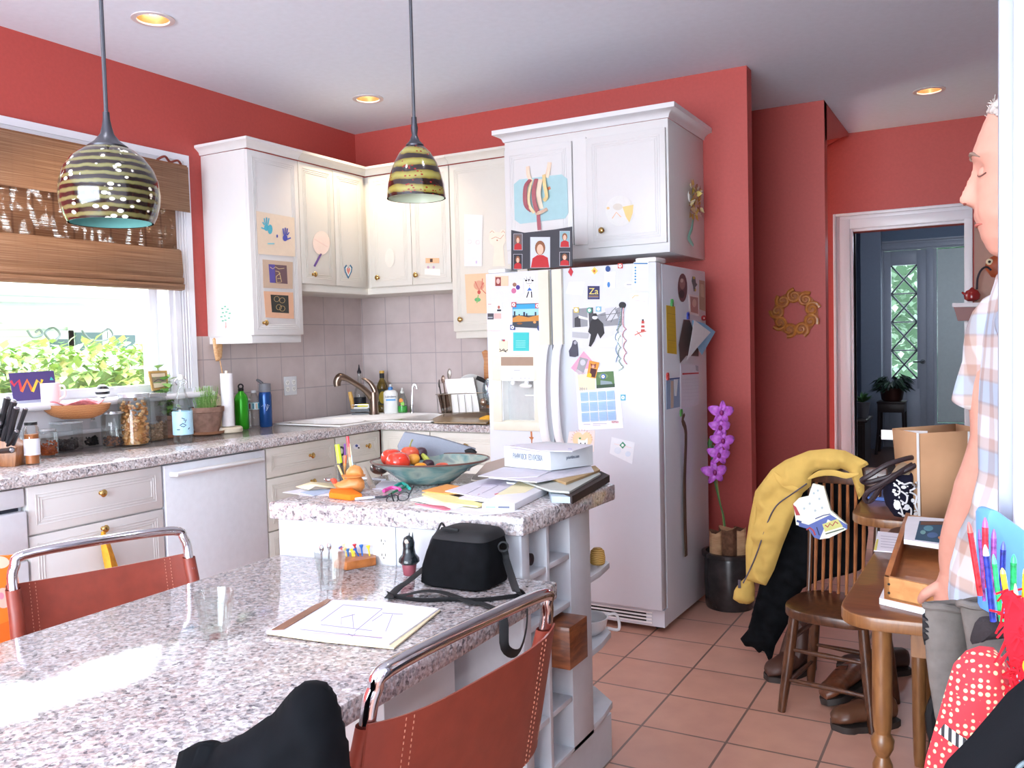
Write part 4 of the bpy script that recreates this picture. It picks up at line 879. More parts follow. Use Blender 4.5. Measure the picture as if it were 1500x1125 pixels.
# folding photo frame on top of the refrigerator
FT = fplane(FM @ Vector((0, .02, 0)), fN)
t = T('folding_photo_frame', 'black tri-fold card frame with portraits of a child in red, standing on the refrigerator', 'photo frame', FT[0](795, 396))
def tri(pts, name, lay):
    f, n = FT; art(FT, name, None, None, pts, '#3a3c44', lay, th=.004, par=t)
def portrait(u0, v0, u1, v1, bg='#2a2c34'):
    cx = (u0+u1)/2; w = u1-u0; h = v1-v0; o = el(cx, v0+h*.3, w*.5, h*.3)[9:]+[(u1, v1), (u0, v1)] if False else rc(u0, v0+h*.08, u1, v1)
    return [('#b8bcc4', rc(u0-.6, v0+h*.08-.6, u1+.6, v1+.6)), (bg, o), ('#b9282e', [(u0+.5, v1), (u0+w*.1, v0+h*.72), (cx-w*.15, v0+h*.62), (cx+w*.15, v0+h*.62), (u1-w*.1, v0+h*.7), (u1-.5, v1)]), ('#8a5a3c', el(cx, v0+h*.4, w*.27, h*.22)), ('#e6b8a0', el(cx, v0+h*.45, w*.17, h*.16))]
tri([(749.5, 337), (769, 341), (769, 394), (749.5, 396.5)], 'left_leaf', portrait(753.5, 341, 765.5, 366, '#6a5c5c')+portrait(753.5, 371, 765.5, 394))
tri([(769, 341), (815, 336), (815, 392), (769, 394)], 'middle_leaf', portrait(778, 344, 806, 392, '#c9d2dc'))
tri([(815, 336), (838.5, 332), (839, 390), (815, 392)], 'right_leaf', portrait(821, 337, 835, 362, '#8ab0b8')+portrait(821, 368, 835, 389))
# ================================================================== DRAWINGS ON THE CABINETS
XD = fax('x', D_+.0025, 1); YD = fax('y', -D_-.0025, -1); XS = fax('y', -1.3455, -1); FYD = fax('y', FY-.0215, -1)
def hand(cx, cy, s, c, f=1):
    L = [(c, el(cx, cy+3*s, 3*s, 4.2*s))]
    for k, (dx, dy) in enumerate(((-5, -4), (-3, -9), (0, -10), (3, -9))): L.append((c, st([(cx+f*dx*.55*s, cy+dy*.1*s), (cx+f*dx*s, cy+dy*s)], 1.4*s)))
    L.append((c, st([(cx-f*2*s, cy+5*s), (cx-f*7*s, cy+3*s)], 1.6*s))); return L
mag('beige cloth square with a teal and a blue handprint on the tall cabinet door', quad((375, 309), (431, 319), (432, 376), (378, 372)), '#e6d3bd', hand(390, 330, 1.15, '#4ab0c8')+[('#4ab0c8', el(395, 336, 3.5, 7))]+hand(417, 345, 1.15, '#4a52b0', -1)+[('#4a52b0', el(405, 346, 1.2, 2.5)), ('#8cc8d4', rc(391, 356, 401, 358))], 'painting', 'handprint_painting', fr=XD)
mag('beige card with a purple chalk drawing, middle of three on the tall cabinet door', quad((384.5, 380), (428.5, 384), (428.5, 423), (385.5, 421.5)), '#c6ad98', [('#6a5058', quad((393, 387), (419.5, 389), (421, 416), (395, 414))), ('#5a50a0', quad((393, 387), (402, 387.5), (403, 414.5), (395, 414)))]+[('#d9c090', st(p, .8)) for p in ([(395, 391), (399, 394), (403, 391), (408, 394), (416, 393)], [(403, 397), (408, 398), (410, 404), (412, 413), (405, 414), (404, 405), (410, 400)], [(406, 408), (411, 408)])], 'drawing', 'chalk_drawing', fr=XD)
mag('tan card with a black scratch drawing, lowest of three on the tall cabinet door', quad((386, 426.5), (429, 428.5), (430.5, 467), (389, 465)), '#dcae90', [('#2f3230', quad((396, 431.5), (422, 433), (423, 459), (398, 457.5)))]+[('#b8a070', st([(c0+4*math.cos(a*.7), c1+4*math.sin(a*.7)) for a in range(10)], .6)) for c0, c1 in ((405, 438), (413, 440), (408, 450), (413, 452))], 'drawing', 'scratch_drawing', fr=XD)
mag('small paper tree with green leaves on the end panel of the tall cabinet', quad((322, 444), (342, 445), (343, 485), (325, 484)), '#eeeaf0', [('#7fb09a', el(u, v, 2, 1.6, 8)) for u, v in ((326, 452), (330, 449), (334, 453), (327, 458), (332, 457), (337, 459), (325, 464), (330, 463), (336, 466), (331, 469), (327, 470))]+[('#e0a8a0', rc(330.5, 472, 332.5, 481)), ('#eab8b0', st([(327, 481), (331.5, 476), (337, 482)], .7))], 'drawing', 'paper_tree', fr=XS, th=.0006)
mag('pale pink paper balloon with a purple stick on the corner cabinet door', el(470.5, 356, 12.5, 17.5), '#f3ddd0', [('#efd0c4', st([(460, 350), (480, 362)], 1))], 'craft', 'paper_balloon', fr=XD)
mag('purple paper stick under the pink paper balloon', [(469, 371), (471.5, 372), (461.5, 391), (459, 389.5)], '#6a4a90', (), 'craft', 'paper_stick', fr=XD)
hrt = lambda cx, cy, w, h: [(cx, cy-h*.25), (cx+w*.25, cy-h*.5), (cx+w*.5, cy-h*.3), (cx+w*.42, cy), (cx, cy+h*.5), (cx-w*.42, cy), (cx-w*.5, cy-h*.3), (cx-w*.25, cy-h*.5)]
mag('small blue heart with a pink centre on the corner cabinet door', hrt(510, 398, 12, 21), '#2f6a90', [('#e8efe8', hrt(510, 397.5, 8.5, 15.5)), ('#d88a80', hrt(510, 397, 5.5, 11))], 'craft', 'paper_heart', fr=XD)
mag('very faint round doily on the right leaf of the corner cabinet', el(571, 378, 7, 14), '#dcd7cd', (), 'craft', 'paper_doily', fr=YD, th=.0005)
mag('tiny tan and pink paper figure on the corner cabinet door above the sink', quad((622, 393), (645, 394), (645, 404), (622, 402)), '#e9e2da', [('#dfb088', rc(623.5, 378, 643.5, 385.5)), ('#4a3028', rc(630, 379, 634, 384)), ('#c09ab0', el(627.5, 391.5, 1.6, 2)), ('#c09ab0', el(635.5, 391.5, 1.6, 2))], 'craft', 'paper_figure', fr=YD, th=.0006)
mag('tan drawing of a bear with round ears on the tall cabinet beside the refrigerator', [(717, 343), (719, 337), (724, 337), (726, 340), (732, 340), (735, 336), (740, 337), (740, 345), (741, 352), (737, 361), (740, 390), (722, 390), (724, 362), (718, 356), (716, 349)], '#ecdccb', [('#c08a70', st([(720, 350), (726, 347), (733, 350), (738, 344)], .8)), ('#b88a74', el(728.5, 352, 1.2, 1.2)), ('#c08a70', st([(718, 341), (721, 338), (724, 341)], .7)), ('#c08a70', st([(735, 341), (737, 338), (739.5, 341)], .7))], 'drawing', 'bear_drawing', fr=YD, th=.0006)
mag('white paper strip with faint pink faces on the tall cabinet beside the refrigerator', quad((680, 314), (707, 315), (706, 390), (680, 390)), '#e2dedd', [('#e8c0c4', st([(688+3*math.cos(a), 354+3*math.sin(a)) for a in range(7)], .5)), ('#e8c0c4', st([(700+3*math.cos(a), 355+3*math.sin(a)) for a in range(7)], .5)), ('#c8b8d8', rc(697, 382, 699, 386))], 'drawing', 'paper_strip', fr=YD, th=.0006)
mag('tan sheet with a red and green flower painting below the bear drawing', quad((681, 402), (716, 400), (716, 459), (684, 459)), '#e0bf9c', [('#d49a80', el(702, 418, 8, 7)), ('#c86a5a', st([(696, 412), (702, 425), (709, 414)], 1.4)), ('#c04a44', el(702, 428, 2.4, 3)), ('#c86a5a', st([(707, 408), (706, 424), (712, 430)], 1.2)), ('#5fa870', el(700, 439, 4.5, 3)), ('#7fb060', st([(701, 432), (699, 444)], 1.2))], 'painting', 'flower_painting', fr=YD)
t = mag('blue-green card with a striped paper-strip face, on the cabinet over the refrigerator', [(753, 270), (761, 263), (823, 255.5), (831, 262), (832.5, 312), (828, 320), (762, 328), (754, 322)], '#a9cdd2', (), 'craft', 'face_collage', fr=FYD)
f_, n_ = FYD
def strip(col, pts, w, bulge):
    g = G(); N = len(pts); P3 = [f_(u, v)+n_*(.003+bulge*math.sin(PI*i/(N-1))) for i, (u, v) in enumerate(pts)]
    g.tube(P3, w, M(col, .6), n=8, sm=5, flat=n_); g.obj('paper_strip', t, label=None)
strip('#a85a62', [(778, 263), (773.5, 275), (773.5, 300), (779, 309)], .011, .03); strip('#ead2a8', [(779, 263), (777, 285), (778, 302), (783, 312)], .009, .02); strip('#b0646a', [(786, 262), (785.5, 280), (787, 300), (790, 315)], .012, .03); strip('#efd8c0', [(792, 263), (791.5, 285), (793, 306)], .014, .02); strip('#e8cc90', [(797, 256), (800, 270), (803, 288), (797, 294)], .01, .02); strip('#d8b8a0', [(785, 312), (794, 312), (802, 306)], .01, .02)
strip('#b0606a', [(789, 314), (790, 328), (790.5, 337)], .011, .003); strip('#efd4bc', [(773.5, 244), (774.5, 255), (777, 264)], .011, .004); strip('#efd4bc', [(805.5, 238), (804, 250), (801, 260)], .012, .004); strip('#d07a50', [(804, 274), (805, 278)], .009, .006)
mag('round pale card with yellow and grey strokes on the right door over the refrigerator', el(908, 309, 21, 22.5), '#e2e0dc', [('#ecd08a', [(912, 303), (928, 300), (927, 312), (922, 326), (917, 318)]), ('#d8d0c4', el(905, 303, 7, 5)), ('#e8b890', st([(897, 320), (903, 311), (910, 318)], 1.2)), ('#ecc890', el(891, 305, 2.2, 2))], 'drawing', 'round_drawing', fr=FYD, th=.0006)
CS = fax('x', 2.4205, 1)
cf, cn = CS
t = T('shell_ornament', 'yellow and tan flower bouquet ornament with green ribbon on the end of the upper cabinet', 'ornament', cf(1011, 340))
g = G(); R_ = random.Random(5)
for i in range(60):
    u, v = 1012+R_.uniform(-6, 9), 293+R_.uniform(-24, 22); c = R_.choice(['#d8c060', '#e8d8a0', '#b08a68', '#dcd0c4', '#c8a040', '#a87858']); p = cf(u, v)+cn*R_.uniform(.004, .02)
    leaf(g, p, (R_.uniform(.1, .6), R_.uniform(-1, 1), R_.uniform(-1, 1)), .045, .035, M(c, .5), cn)
g.obj('petals', t); G().lathe([(.03, 0), (.028, .006), (.001, .008)], cf(1010, 288)+cn*.0005, M('#e8e4e0', .4), 20, Vector((1, 0, 0)).to_track_quat('Z', 'Y').to_matrix()).obj('backing', t)
G().tube([cf(u, v)+cn*d for u, v, d in ((1013, 315, .012), (1008, 335, .02), (1007, 348, .008), (1013, 360, .01))], [.012, .016, .014, .006], M('#7fb8a8', .5), n=8, sm=5, flat=cn).obj('ribbon', t)
# ================================================================== BAMBOO BLIND
def blindmat(name, trans):
    m, nt, b = newmat(name); out = nt.nodes['Material Output']; tc = nd(nt, 'ShaderNodeNewGeometry')
    mp = nd(nt, 'ShaderNodeMapping'); mp.inputs['Scale'].default_value = (1, 2.5, 260); nt.links.new(tc.outputs['Position'], mp.inputs[0])
    n = nd(nt, 'ShaderNodeTexNoise', Scale=1.0, Detail=3.0); nt.links.new(mp.outputs[0], n.inputs['Vector'])
    mp2 = nd(nt, 'ShaderNodeMapping'); mp2.inputs['Scale'].default_value = (1, 26, 14); nt.links.new(tc.outputs['Position'], mp2.inputs[0])
    n2 = nd(nt, 'ShaderNodeTexNoise', Scale=1.0, Detail=1.0); nt.links.new(mp2.outputs[0], n2.inputs['Vector'])
    w = nd(nt, 'ShaderNodeTexWave', bands_direction='Y', Scale=3.2, Distortion=.6); nt.links.new(tc.outputs['Position'], w.inputs['Vector'])
    c = ramp(nt, n.outputs[0], [(.3, '#8a6246'), (.5, '#a47857'), (.68, '#bb9270')])
    c2 = ramp(nt, w.outputs['Fac'], [(0, (.55, .5, .5, 1) if trans else (.95, .95, .95, 1)), (.06, (1, 1, 1, 1))])
    mx = nd(nt, 'ShaderNodeMixRGB', Fac=.8, blend_type='MULTIPLY'); nt.links.new(c, mx.inputs[1]); nt.links.new(c2, mx.inputs[2])
    nt.links.new(mx.outputs[0], b.inputs['Base Color']); b.inputs['Roughness'].default_value = .7
    bp = nd(nt, 'ShaderNodeBump', Strength=.5, Distance=.003); nt.links.new(n.outputs[0], bp.inputs['Height']); nt.links.new(bp.outputs[0], b.inputs['Normal'])
    if trans:
        tl = nd(nt, 'ShaderNodeBsdfTranslucent'); nt.links.new(mx.outputs[0], tl.inputs[0])
        m1 = nd(nt, 'ShaderNodeMixShader', Fac=.35); m1.inputs[0].default_value = .35; nt.links.new(b.outputs[0], m1.inputs[1]); nt.links.new(tl.outputs[0], m1.inputs[2])
        tp = nd(nt, 'ShaderNodeBsdfTransparent')
        mul = nd(nt, 'ShaderNodeMath', operation='MULTIPLY'); r1 = ramp(nt, n2.outputs[0], [(.48, (0, 0, 0, 1)), (.62, (.55, .55, .55, 1))]); r2 = ramp(nt, n.outputs[0], [(.42, (0, 0, 0, 1)), (.6, (1, 1, 1, 1))])
        nt.links.new(r1, mul.inputs[0]); nt.links.new(r2, mul.inputs[1])
        m2 = nd(nt, 'ShaderNodeMixShader'); nt.links.new(mul.outputs[0], m2.inputs[0]); nt.links.new(m1.outputs[0], m2.inputs[1]); nt.links.new(tp.outputs[0], m2.inputs[2]); nt.links.new(m2.outputs[0], out.inputs[0])
    return m
BM1, BM2 = blindmat('bamboo_weave', False), blindmat('bamboo_weave_sheer', True)
by0, by1 = -3.6, -1.575
t = T('bamboo_blind', 'brown woven bamboo roman blind half drawn over the kitchen window', 'blind', (.05, -2.6, 2.3))
def bl(name, prof, m, y1=by1):
    g = G(); g.rows([[Vector((x, y, z)) for x, z in prof] for y in (by0, y1)], m, cu=False); 
    o = g.obj(name, t); sd = o.modifiers.new('thick', 'SOLIDIFY'); sd.thickness = .003; return o
bl('valance', [(.036, 2.335), (.078, 2.335), (.08, 2.1), (.082, 2.098)], BM1, -1.5)
bl('sheer_panel', [(.05, 2.33), (.052, 1.86)], BM2)
bl('lower_fold', [(.052, 1.9), (.07, 1.89), (.078, 1.78), (.072, 1.75), (.082, 1.745), (.08, 1.72), (.074, 1.715), (.088, 1.712), (.084, 1.685), (.06, 1.68), (.056, 1.72)], BM1, -1.56)
G().box(.036, .07, by0, -1.5, 2.335, 2.345, M('#8a5a3a', .6)).obj('head_rail', t)
G().tube([(.06, -1.68, 2.348), (.07, -1.64, 2.37), (.06, -1.6, 2.35), (.07, -1.56, 2.362), (.06, -1.53, 2.348)], .006, M('#7a2f22', .6), n=6, sm=5).obj('cord', t)
# ================================================================== PENDANT LAMPS
def zcol(u, v, x, y):
    d = ray(u, v); fh_ = Vector((CF.x, CF.y, 0)); tt = (Vector((x, y, 0))-Vector((CO.x, CO.y, 0))).dot(fh_)/Vector((d.x, d.y, 0)).dot(fh_); return CO.z+d.z*tt
def pmat(name, scale, stops, spots, spotcol, dist, specs=None):
    m, nt, b = newmat(name); v = coords(nt)
    w = nd(nt, 'ShaderNodeTexWave', bands_direction='Z', Scale=scale, Distortion=dist); w.inputs['Detail Scale'].default_value = 2.2; nt.links.new(v, w.inputs['Vector'])
    c = ramp(nt, w.outputs['Fac'], stops, 'LINEAR')
    mp = nd(nt, 'ShaderNodeMapping'); mp.inputs['Scale'].default_value = (1, 1, 1.6); nt.links.new(v, mp.inputs[0])
    vo = nd(nt, 'ShaderNodeTexVoronoi', Scale=spots); nt.links.new(mp.outputs[0], vo.inputs['Vector'])
    n = nd(nt, 'ShaderNodeTexNoise', Scale=18.0); nt.links.new(v, n.inputs['Vector'])
    r1 = ramp(nt, vo.outputs['Distance'], [(.28, (1, 1, 1, 1)), (.33, (0, 0, 0, 1))]); r2 = ramp(nt, n.outputs[0], [(.5, (0, 0, 0, 1)), (.54, (1, 1, 1, 1))])
    mu = nd(nt, 'ShaderNodeMath', operation='MULTIPLY'); nt.links.new(r1, mu.inputs[0]); nt.links.new(r2, mu.inputs[1])
    mx = nd(nt, 'ShaderNodeMixRGB'); nt.links.new(mu.outputs[0], mx.inputs[0]); nt.links.new(c, mx.inputs[1]); mx.inputs[2].default_value = lin(spotcol)
    nt.links.new(mx.outputs[0], b.inputs['Base Color']); b.inputs['Roughness'].default_value = .12; b.inputs['Coat Weight'].default_value = .5
    return m
def pendant(label, u, vb, dist, prof, mat, inner, cordtop, capz):
    base = DD(u, vb, dist); x, y, z0 = base
    t = T('pendant_lamp', label, 'pendant lamp', (x, y, z0))
    n = len(prof)
    G().lathe(prof, (x, y, z0), mat, 48, cap=False).obj('shade', t)
    G().lathe([(max(r-.004, .004), z if i else 0) for i, (r, z) in enumerate(prof)], (x, y, z0+.0005), inner, 48, cap=False).obj('shade_lining', t)
    r0, zt = prof[-1]
    g = G().lathe([(r0+.004, zt-.006), (r0+.006, zt+.001), (r0*.75, zt+.012), (r0*.4, zt+.028), (.010, zt+.045), (.0075, zt+.06), (.007, zt+.075), (.001, zt+.077)], (x, y, z0), M('#4a4b52', .35, .7), 24); g.obj('cap', t)
    G().tube([(x, y, z0+zt+.07), (x, y, H-.02)], .0045, M('#3c3e46', .5), n=8).obj('cord', t)
    G().lathe([(.06, 0), (.058, -.018), (.01, -.024)], (x, y, H-.001), M('#4a4b52', .35, .7), 24).obj('canopy', t)
    G().sph((x, y, z0+zt*.5), (.022, .022, .03), M('#f4efe2', .3)).obj('bulb', t)
    return t
k = 1.9/FPX
def pf(l, k): return [(r*k, z*k) for r, z in l]
pendant('round dark glass pendant with thin bands and pearly spots, hanging at the left', 163, 327, 1.9, pf([(58, 0), (63, 10), (68, 28), (69, 42), (67, 60), (61, 78), (50, 94), (36, 105), (24, 110)], k), pmat('banded_glass_dark', 19, [(0, '#1a0e0c'), (.42, '#221310'), (.58, '#5a5733'), (1, '#6e6b43')], 48, '#f2f0dc', 1.2), M('#7fc0bc', .2), 0, 0)
k = 2.35/FPX
pendant('bell-shaped yellow-green glass pendant with dark bands and red flecks, hanging nearer the refrigerator', 610, 291, 2.35, pf([(43, 0), (42.5, 6), (41, 20), (37, 36), (31, 52), (23, 66), (15, 74), (10, 77)], k), pmat('banded_glass_yellow', 9, [(0, '#1c100c'), (.3, '#24160f'), (.42, '#695b24'), (1, '#8a8440')], 90, '#7a1a14', 1.6), M('#c9d8c0', .2), 0, 0)
# ================================================================== COUNTER OBJECTS
CT = .9105
def Cz(u, v, z=CT): return P(u, v, 'z', z)
def px(p): return (Vector(p)-CO).dot(CF)/FPX      # metres per pixel at that point
def jar(label, u, v, w, h, fillc=None, fh_=.3, lid=None, cat='jar', name='glass_jar', sq=False, group=None, shoulder=.85, neck=.8, fx=None):
    p = fx or Cz(u, v); k = px(p); r = w*k/2; h = h*k
    t = T(name, label, cat, p, group=group); n = 4 if sq else 28
    X = Matrix.Rotation(PI/4+.05, 3, 'Z') if sq else None; rr = r*1.25 if sq else r
    g = G(); g.lathe([(rr*.92, 0), (rr, .006), (rr, h*shoulder), (rr*neck, h*(shoulder+.06)), (rr*neck, h*.97)], p, GLASS, n, X); g.obj('glass_body', t, bev=.004 if sq else 0)
    if lid: G().lathe([(rr*neck*1.06, h*.93), (rr*neck*1.06, h), (.002, h+.001)], p, lid, n, X).obj('lid', t)
    if fillc:
        g = G(); R_ = random.Random(int(u*7)); 
        for i in range(260 if w > 30 else 90):
            a = R_.uniform(0, 2*PI); q = R_.uniform(.35, .8)**.5*r*.9; z = R_.uniform(.006, h*fh_*(.8+.4*R_.random()))
            g.sph(p+Vector((q*math.cos(a), q*math.sin(a), z+.004)), (r*.16, r*.12, r*.1), M(R_.choice(fillc), .7), Matrix.Rotation(R_.uniform(0, 3), 3, 'X'), 6, 4)
        g.lathe([(r*.66, .006), (r*.62, h*fh_*.75)], p, M(fillc[0], .8), 20); g.obj('contents', t, kind='stuff')
    return t, p, r, h
LIDG = M('#c9cdd0', .2, .6)
jar('spice jar of orange powder with white label and black lid, beside the knife block', 48, 680, 21, 62, None, lid=M('#1d1d20', .4), neck=.78, name='spice_jar')
t, p, r, h = jar('small jar of red-orange spice behind the labelled spice jar', 71, 668, 28, 40, ['#b85a24', '#a84a1c'], .45, LIDG)
p = Cz(48, 680); k = px(p)
tt_ = T('spice_label', 'white printed label on the spice jar', 'label', p) if 0 else None
jar('square glass jar of dark tea at the left of the row of low jars', 97, 661, 38, 44, ['#2a2226', '#3a3030'], .32, LIDG, sq=True, neck=.95)
jar('glass jar with a few black pieces in the middle of the low jars', 128, 654, 34, 42, ['#241f22', '#3a3436'], .3, LIDG, neck=.9)
jar('clear round jar with a dark lump and brown dregs right of the low jars', 168, 654, 34, 52, ['#8a5f4a', '#4a3f44'], .22, LIDG, neck=.9)
jar('tall glass canister nearly full of golden cereal flakes', 199, 652, 44, 76, ['#c9935a', '#b87a44', '#dcb07c', '#c48850'], .74, LIDG, name='glass_canister', cat='canister', neck=.92)
jar('tall glass canister one third full of beige grains beside the cereal canister', 224, 646, 34, 70, ['#c0a288', '#b39478'], .32, LIDG, name='glass_canister', cat='canister', sq=True, neck=.95)
# labelled spice jar contents
p = Cz(48, 680); k = px(p); sj = [o for o in bpy.data.objects if o.name.startswith('spice_jar')][0]
G().lathe([(9*k, .004), (9.3*k, 44*k)], p, M('#c0703a', .7), 20).obj('contents', sj)
G().lathe([(10.8*k, 14*k), (10.8*k, 38*k)], p, M('#e4e4ee', .5), 24, cap=False).obj('paper_label', sj)
# knife block
t = T('knife_block', 'wooden knife block full of black-handled knives at the left end of the worktop', 'knife block', Cz(8, 684))
kb = Cz(8, 684); kk = px(kb); W1 = wood('knife_block_wood', '#8a5630', '#b8794a', (30, 30, 6))
def kp(u, v, d=0): return kb+CR*((u-8)*kk)+Vector((0, 0, (684-v)*kk))+Vector((.5, -.85, 0))*d
g = G(); g.ext([kp(-34, 684, 0), kp(22, 684, 0), kp(26, 655, 0), kp(-8, 632, 0), kp(-34, 660, 0)], Vector((-.5, .85, 0))*.1, W1); g.obj('block', t, bev=.003)
HND = M('#1b1b20', .35)
for i, (u0, v0, u1, v1, w) in enumerate(((2, 640, 20, 583, 5), (8, 645, 30, 588, 5), (14, 648, 34, 597, 5), (20, 652, 48, 598, 3.6), (10, 655, 34, 630, 3.8), (-6, 634, 8, 606, 4), (-2, 638, 12, 618, 4.2), (-12, 663, 28, 657, 4.5))):
    d = -.03+.012*i; g = G(); a, b = kp(u0, v0, .0-d*.6), kp(u1, v1, .02+.004*i)
    g.tube([a, a+(b-a)*.3, a+(b-a)*.7, b], [w*kk*.75, w*kk*.9, w*kk*.85, w*kk], HND, n=8, sm=3); kn = g.obj('knife', t)
    G().sph(b, w*kk*.8, M('#b9bac0', .2, .9), None, 8, 6).obj('pommel', kn)
jar('tall slim vase with a pale floral print behind the knife block', 6, 668, 15, 92, None, name='floral_vase', cat='vase', fx=Vector((.13, -2.62, CT)), neck=.95)
g = G().lathe([(.018, .005), (.019, .19), (.014, .245), (.002, .25)], (.13, -2.62, CT), M('#c9cdb8', .5, var=.3, scale=45), 20); g.obj('printed_sleeve', [o for o in bpy.data.objects if o.name.startswith('floral_vase')][0])
jar('slim clear bottle standing between the knife block and the spice jar', 34, 676, 14, 44, ['#8fa09a'], .2, name='clear_bottle', cat='bottle', fx=Cz(35, 672))
# wicker basket with a red and white cloth, sitting on the jars
bc = Vector((.235, -2.2, CT+.16)); k = px(bc); bc = DD(113, 613, k*FPX); k = px(bc)
WK = stripes('wicker', 'Z', 60, [(0, '#8a4f28'), (.5, '#b8784a'), (1, '#c98f5c')], .6, dist=4)
t = T('wicker_basket', 'shallow oval wicker basket with a pink checked napkin above the jars', 'basket', bc)
g = G(); g.lathe([(22*k, 0), (36*k, 5*k), (46*k, 13*k), (49*k, 21*k), (47*k, 21*k), (43*k, 14*k), (34*k, 7*k), (20*k, 3*k)], bc, WK, 40, Matrix.Rotation(YAW, 3, 'Z'), sy=.6); g.obj('bowl', t)
NP = M('#e08a90', .8, var=.15, scale=60)
def Fn(i, j):
    a = i*2*PI; q = j*40*k; return bc+Matrix.Rotation(YAW, 3, 'Z') @ Vector((q*math.cos(a), q*.6*math.sin(a), (14+7*abs(math.sin(a*2.5+1))*j+6*j*j)*k))
G().grid(Fn, 30, 8, NP, .002, (0, 0, 1)).obj('napkin', None, 'pink and white checked cloth napkin lying in the wicker basket', 'napkin')
# things on the sill (top at z 1.142)
SZ = 1.1425
def sl(u, v): return P(u, v, 'z', SZ)
q = P(45, 588, 'x', -.02); p0 = Vector((-.03, q.y, SZ))
MF = fplane(p0, (1, -.15, .12))
t = art(MF, 'name_card', 'purple card with rainbow zigzag letters standing on the window sill', 'card', [(12, 547), (78, 543), (84, 583), (20, 588)], '#4c3d74', [('#c8384a', st([(15, 558), (20, 565), (27, 557), (31, 573)], 4)), ('#e8703a', st([(31, 574), (39, 557), (47, 573)], 4.2)), ('#f0c040', st([(47, 574), (54, 557), (59, 563), (61, 556)], 4)), ('#3fb4b0', [(74, 552), (78, 557), (72, 557)])], th=.004)
mp_ = Vector((.05, P(75, 588, 'x', .05).y, SZ)); k = px(mp_)
t = T('coffee_mug', 'white and pink coffee mug on the window sill in front of the purple card', 'mug', mp_)
MUG = M('#f0dcdc', .2)
G().lathe([(12*k, 0), (13.2*k, 2*k), (13.5*k, 28*k), (12.6*k, 28*k), (12.2*k, 3*k), (.001, 2.5*k)], mp_, MUG, 28).obj('body', t)
G().tube([mp_+CR*12*k+Vector((0, 0, 24*k)), mp_+CR*20*k+Vector((0, 0, 23*k)), mp_+CR*20.5*k+Vector((0, 0, 10*k)), mp_+CR*12*k+Vector((0, 0, 5*k))], 1.6*k, MUG, n=10, sm=6).obj('handle', t)
bp_ = Vector((.04, P(150, 570, 'x', .04).y, SZ)); k = px(bp_)
G().sph(bp_+Vector((0, 0, 10*k)), 10*k, stripes('black_white_bands', 'Z', 12, [(0, '#16161a'), (.49, '#1c1c20'), (.51, '#f0f0f0'), (1, '#f4f4f4')], .2, dist=.6)).obj('striped_ball', None, 'black and white striped ornament ball on the window sill', 'ornament')
PFp = Vector((.01, -1.72, SZ)); PFR = fplane(PFp, (1, -.3, .15))
t = T('picture_frame', 'small gilt picture frame leaning at the right end of the window sill', 'picture frame', PFp)
art(PFR, 'frame', None, None, [(216, 544), (243, 543), (246, 569), (222, 573)], '#a8824a', [('#7a5a34', [(219, 547), (241, 546), (243.5, 567), (224, 570)])], th=.012, par=t)
art(PFR, 'picture', None, None, [(220, 548), (240, 547), (242.5, 566), (224.5, 569)], '#c9b49a', [('#7a6a5a', [(221, 553), (240.5, 552), (241.5, 560), (223, 562)]), ('#3a3a3a', st([(224, 560), (230, 556), (238, 558)], 1.2))], th=.001, off=.0125, par=t)
# plants
TC = M('#9a7a6c', .8, var=.12); TCD = M('#a8785c', .8)
def pot(label, c, r, h, m, wavy=0):
    t = T('potted_herb', label, 'potted plant', c)
    G().lathe([(r*.66, .012), (r*.7, .014), (r*.92, h*.8), (r, h*.82), (r*1.02, h), (r*.92, h), (r*.88, h*.86), (.001, h*.85)], c, m, 36, wave=wavy, k=9).obj('pot', t)
    G().lathe([(r*.8, 0), (r*1.02, .004), (r*1.06, .018), (r*.98, .018), (r*.9, .008)], c, TCD, 32).obj('saucer', t)
    return t
cl = Cz(246, 641); k = px(cl)
t = pot('leafy vine in a small clay pot behind the labelled water bottle', cl, 17*k, 33*k, TC)
g = G(); LG = [M('#6fa04a', .5), M('#8fbf68', .5), M('#a8cc80', .5)]; R_ = random.Random(11)
for s in range(13):
    a = [cl+Vector((0, 0, 26*k))]; tx = R_.uniform(-16, 9); top = R_.uniform(45, 112)
    for i in range(1, 6): a.append(cl+CR*(tx*i/5*k+R_.uniform(-2, 2)*k)+Vector((R_.uniform(-1, 1)*.008, R_.uniform(-1, 1)*.008, (26+(top-26)*i/5)*k)))
    sp, _ = spline(a, 4, False, [0]*6); g.tube(sp, .0014, M('#6a7a4a', .6), n=5)
    for q_ in sp[8::2]:
        leaf(g, q_, (R_.uniform(-1, 1), R_.uniform(-1, 1), R_.uniform(-.3, .5)), R_.uniform(.055, .075), .05, R_.choice(LG))
g.obj('foliage', t)
cr = Cz(293, 635); cr = Vector((.105, cr.y-.012, CT)); k = px(cr)
t = pot('feathery herb in a wavy-rimmed clay pot beside the cutting board', cr, 24*k, 40*k, TC, .04)
g = G()
for i in range(260):
    a = R_.uniform(0, 2*PI); q_ = R_.uniform(0, 15)*k; b = cr+Vector((q_*math.cos(a), q_*math.sin(a), 33*k)); h_ = R_.uniform(12, 38)*k
    tp = b+Vector((R_.uniform(-1, 1)*8*k, R_.uniform(-1, 1)*8*k, h_)); g.tube([b, (b+tp)/2+Vector((R_.uniform(-.003, .003), 0, 0)), tp], .0009, R_.choice(LG), n=3)
    leaf(g, tp-(tp-b)*.3, (R_.uniform(-1, 1), R_.uniform(-1, 1), 1), .014, .005, R_.choice(LG))
g.obj('foliage', t)
wb = Cz(269, 648); k = px(wb)
t = T('glass_water_bottle', 'clear swing-top water bottle with a pale blue label, in front of the potted herbs', 'bottle', wb)
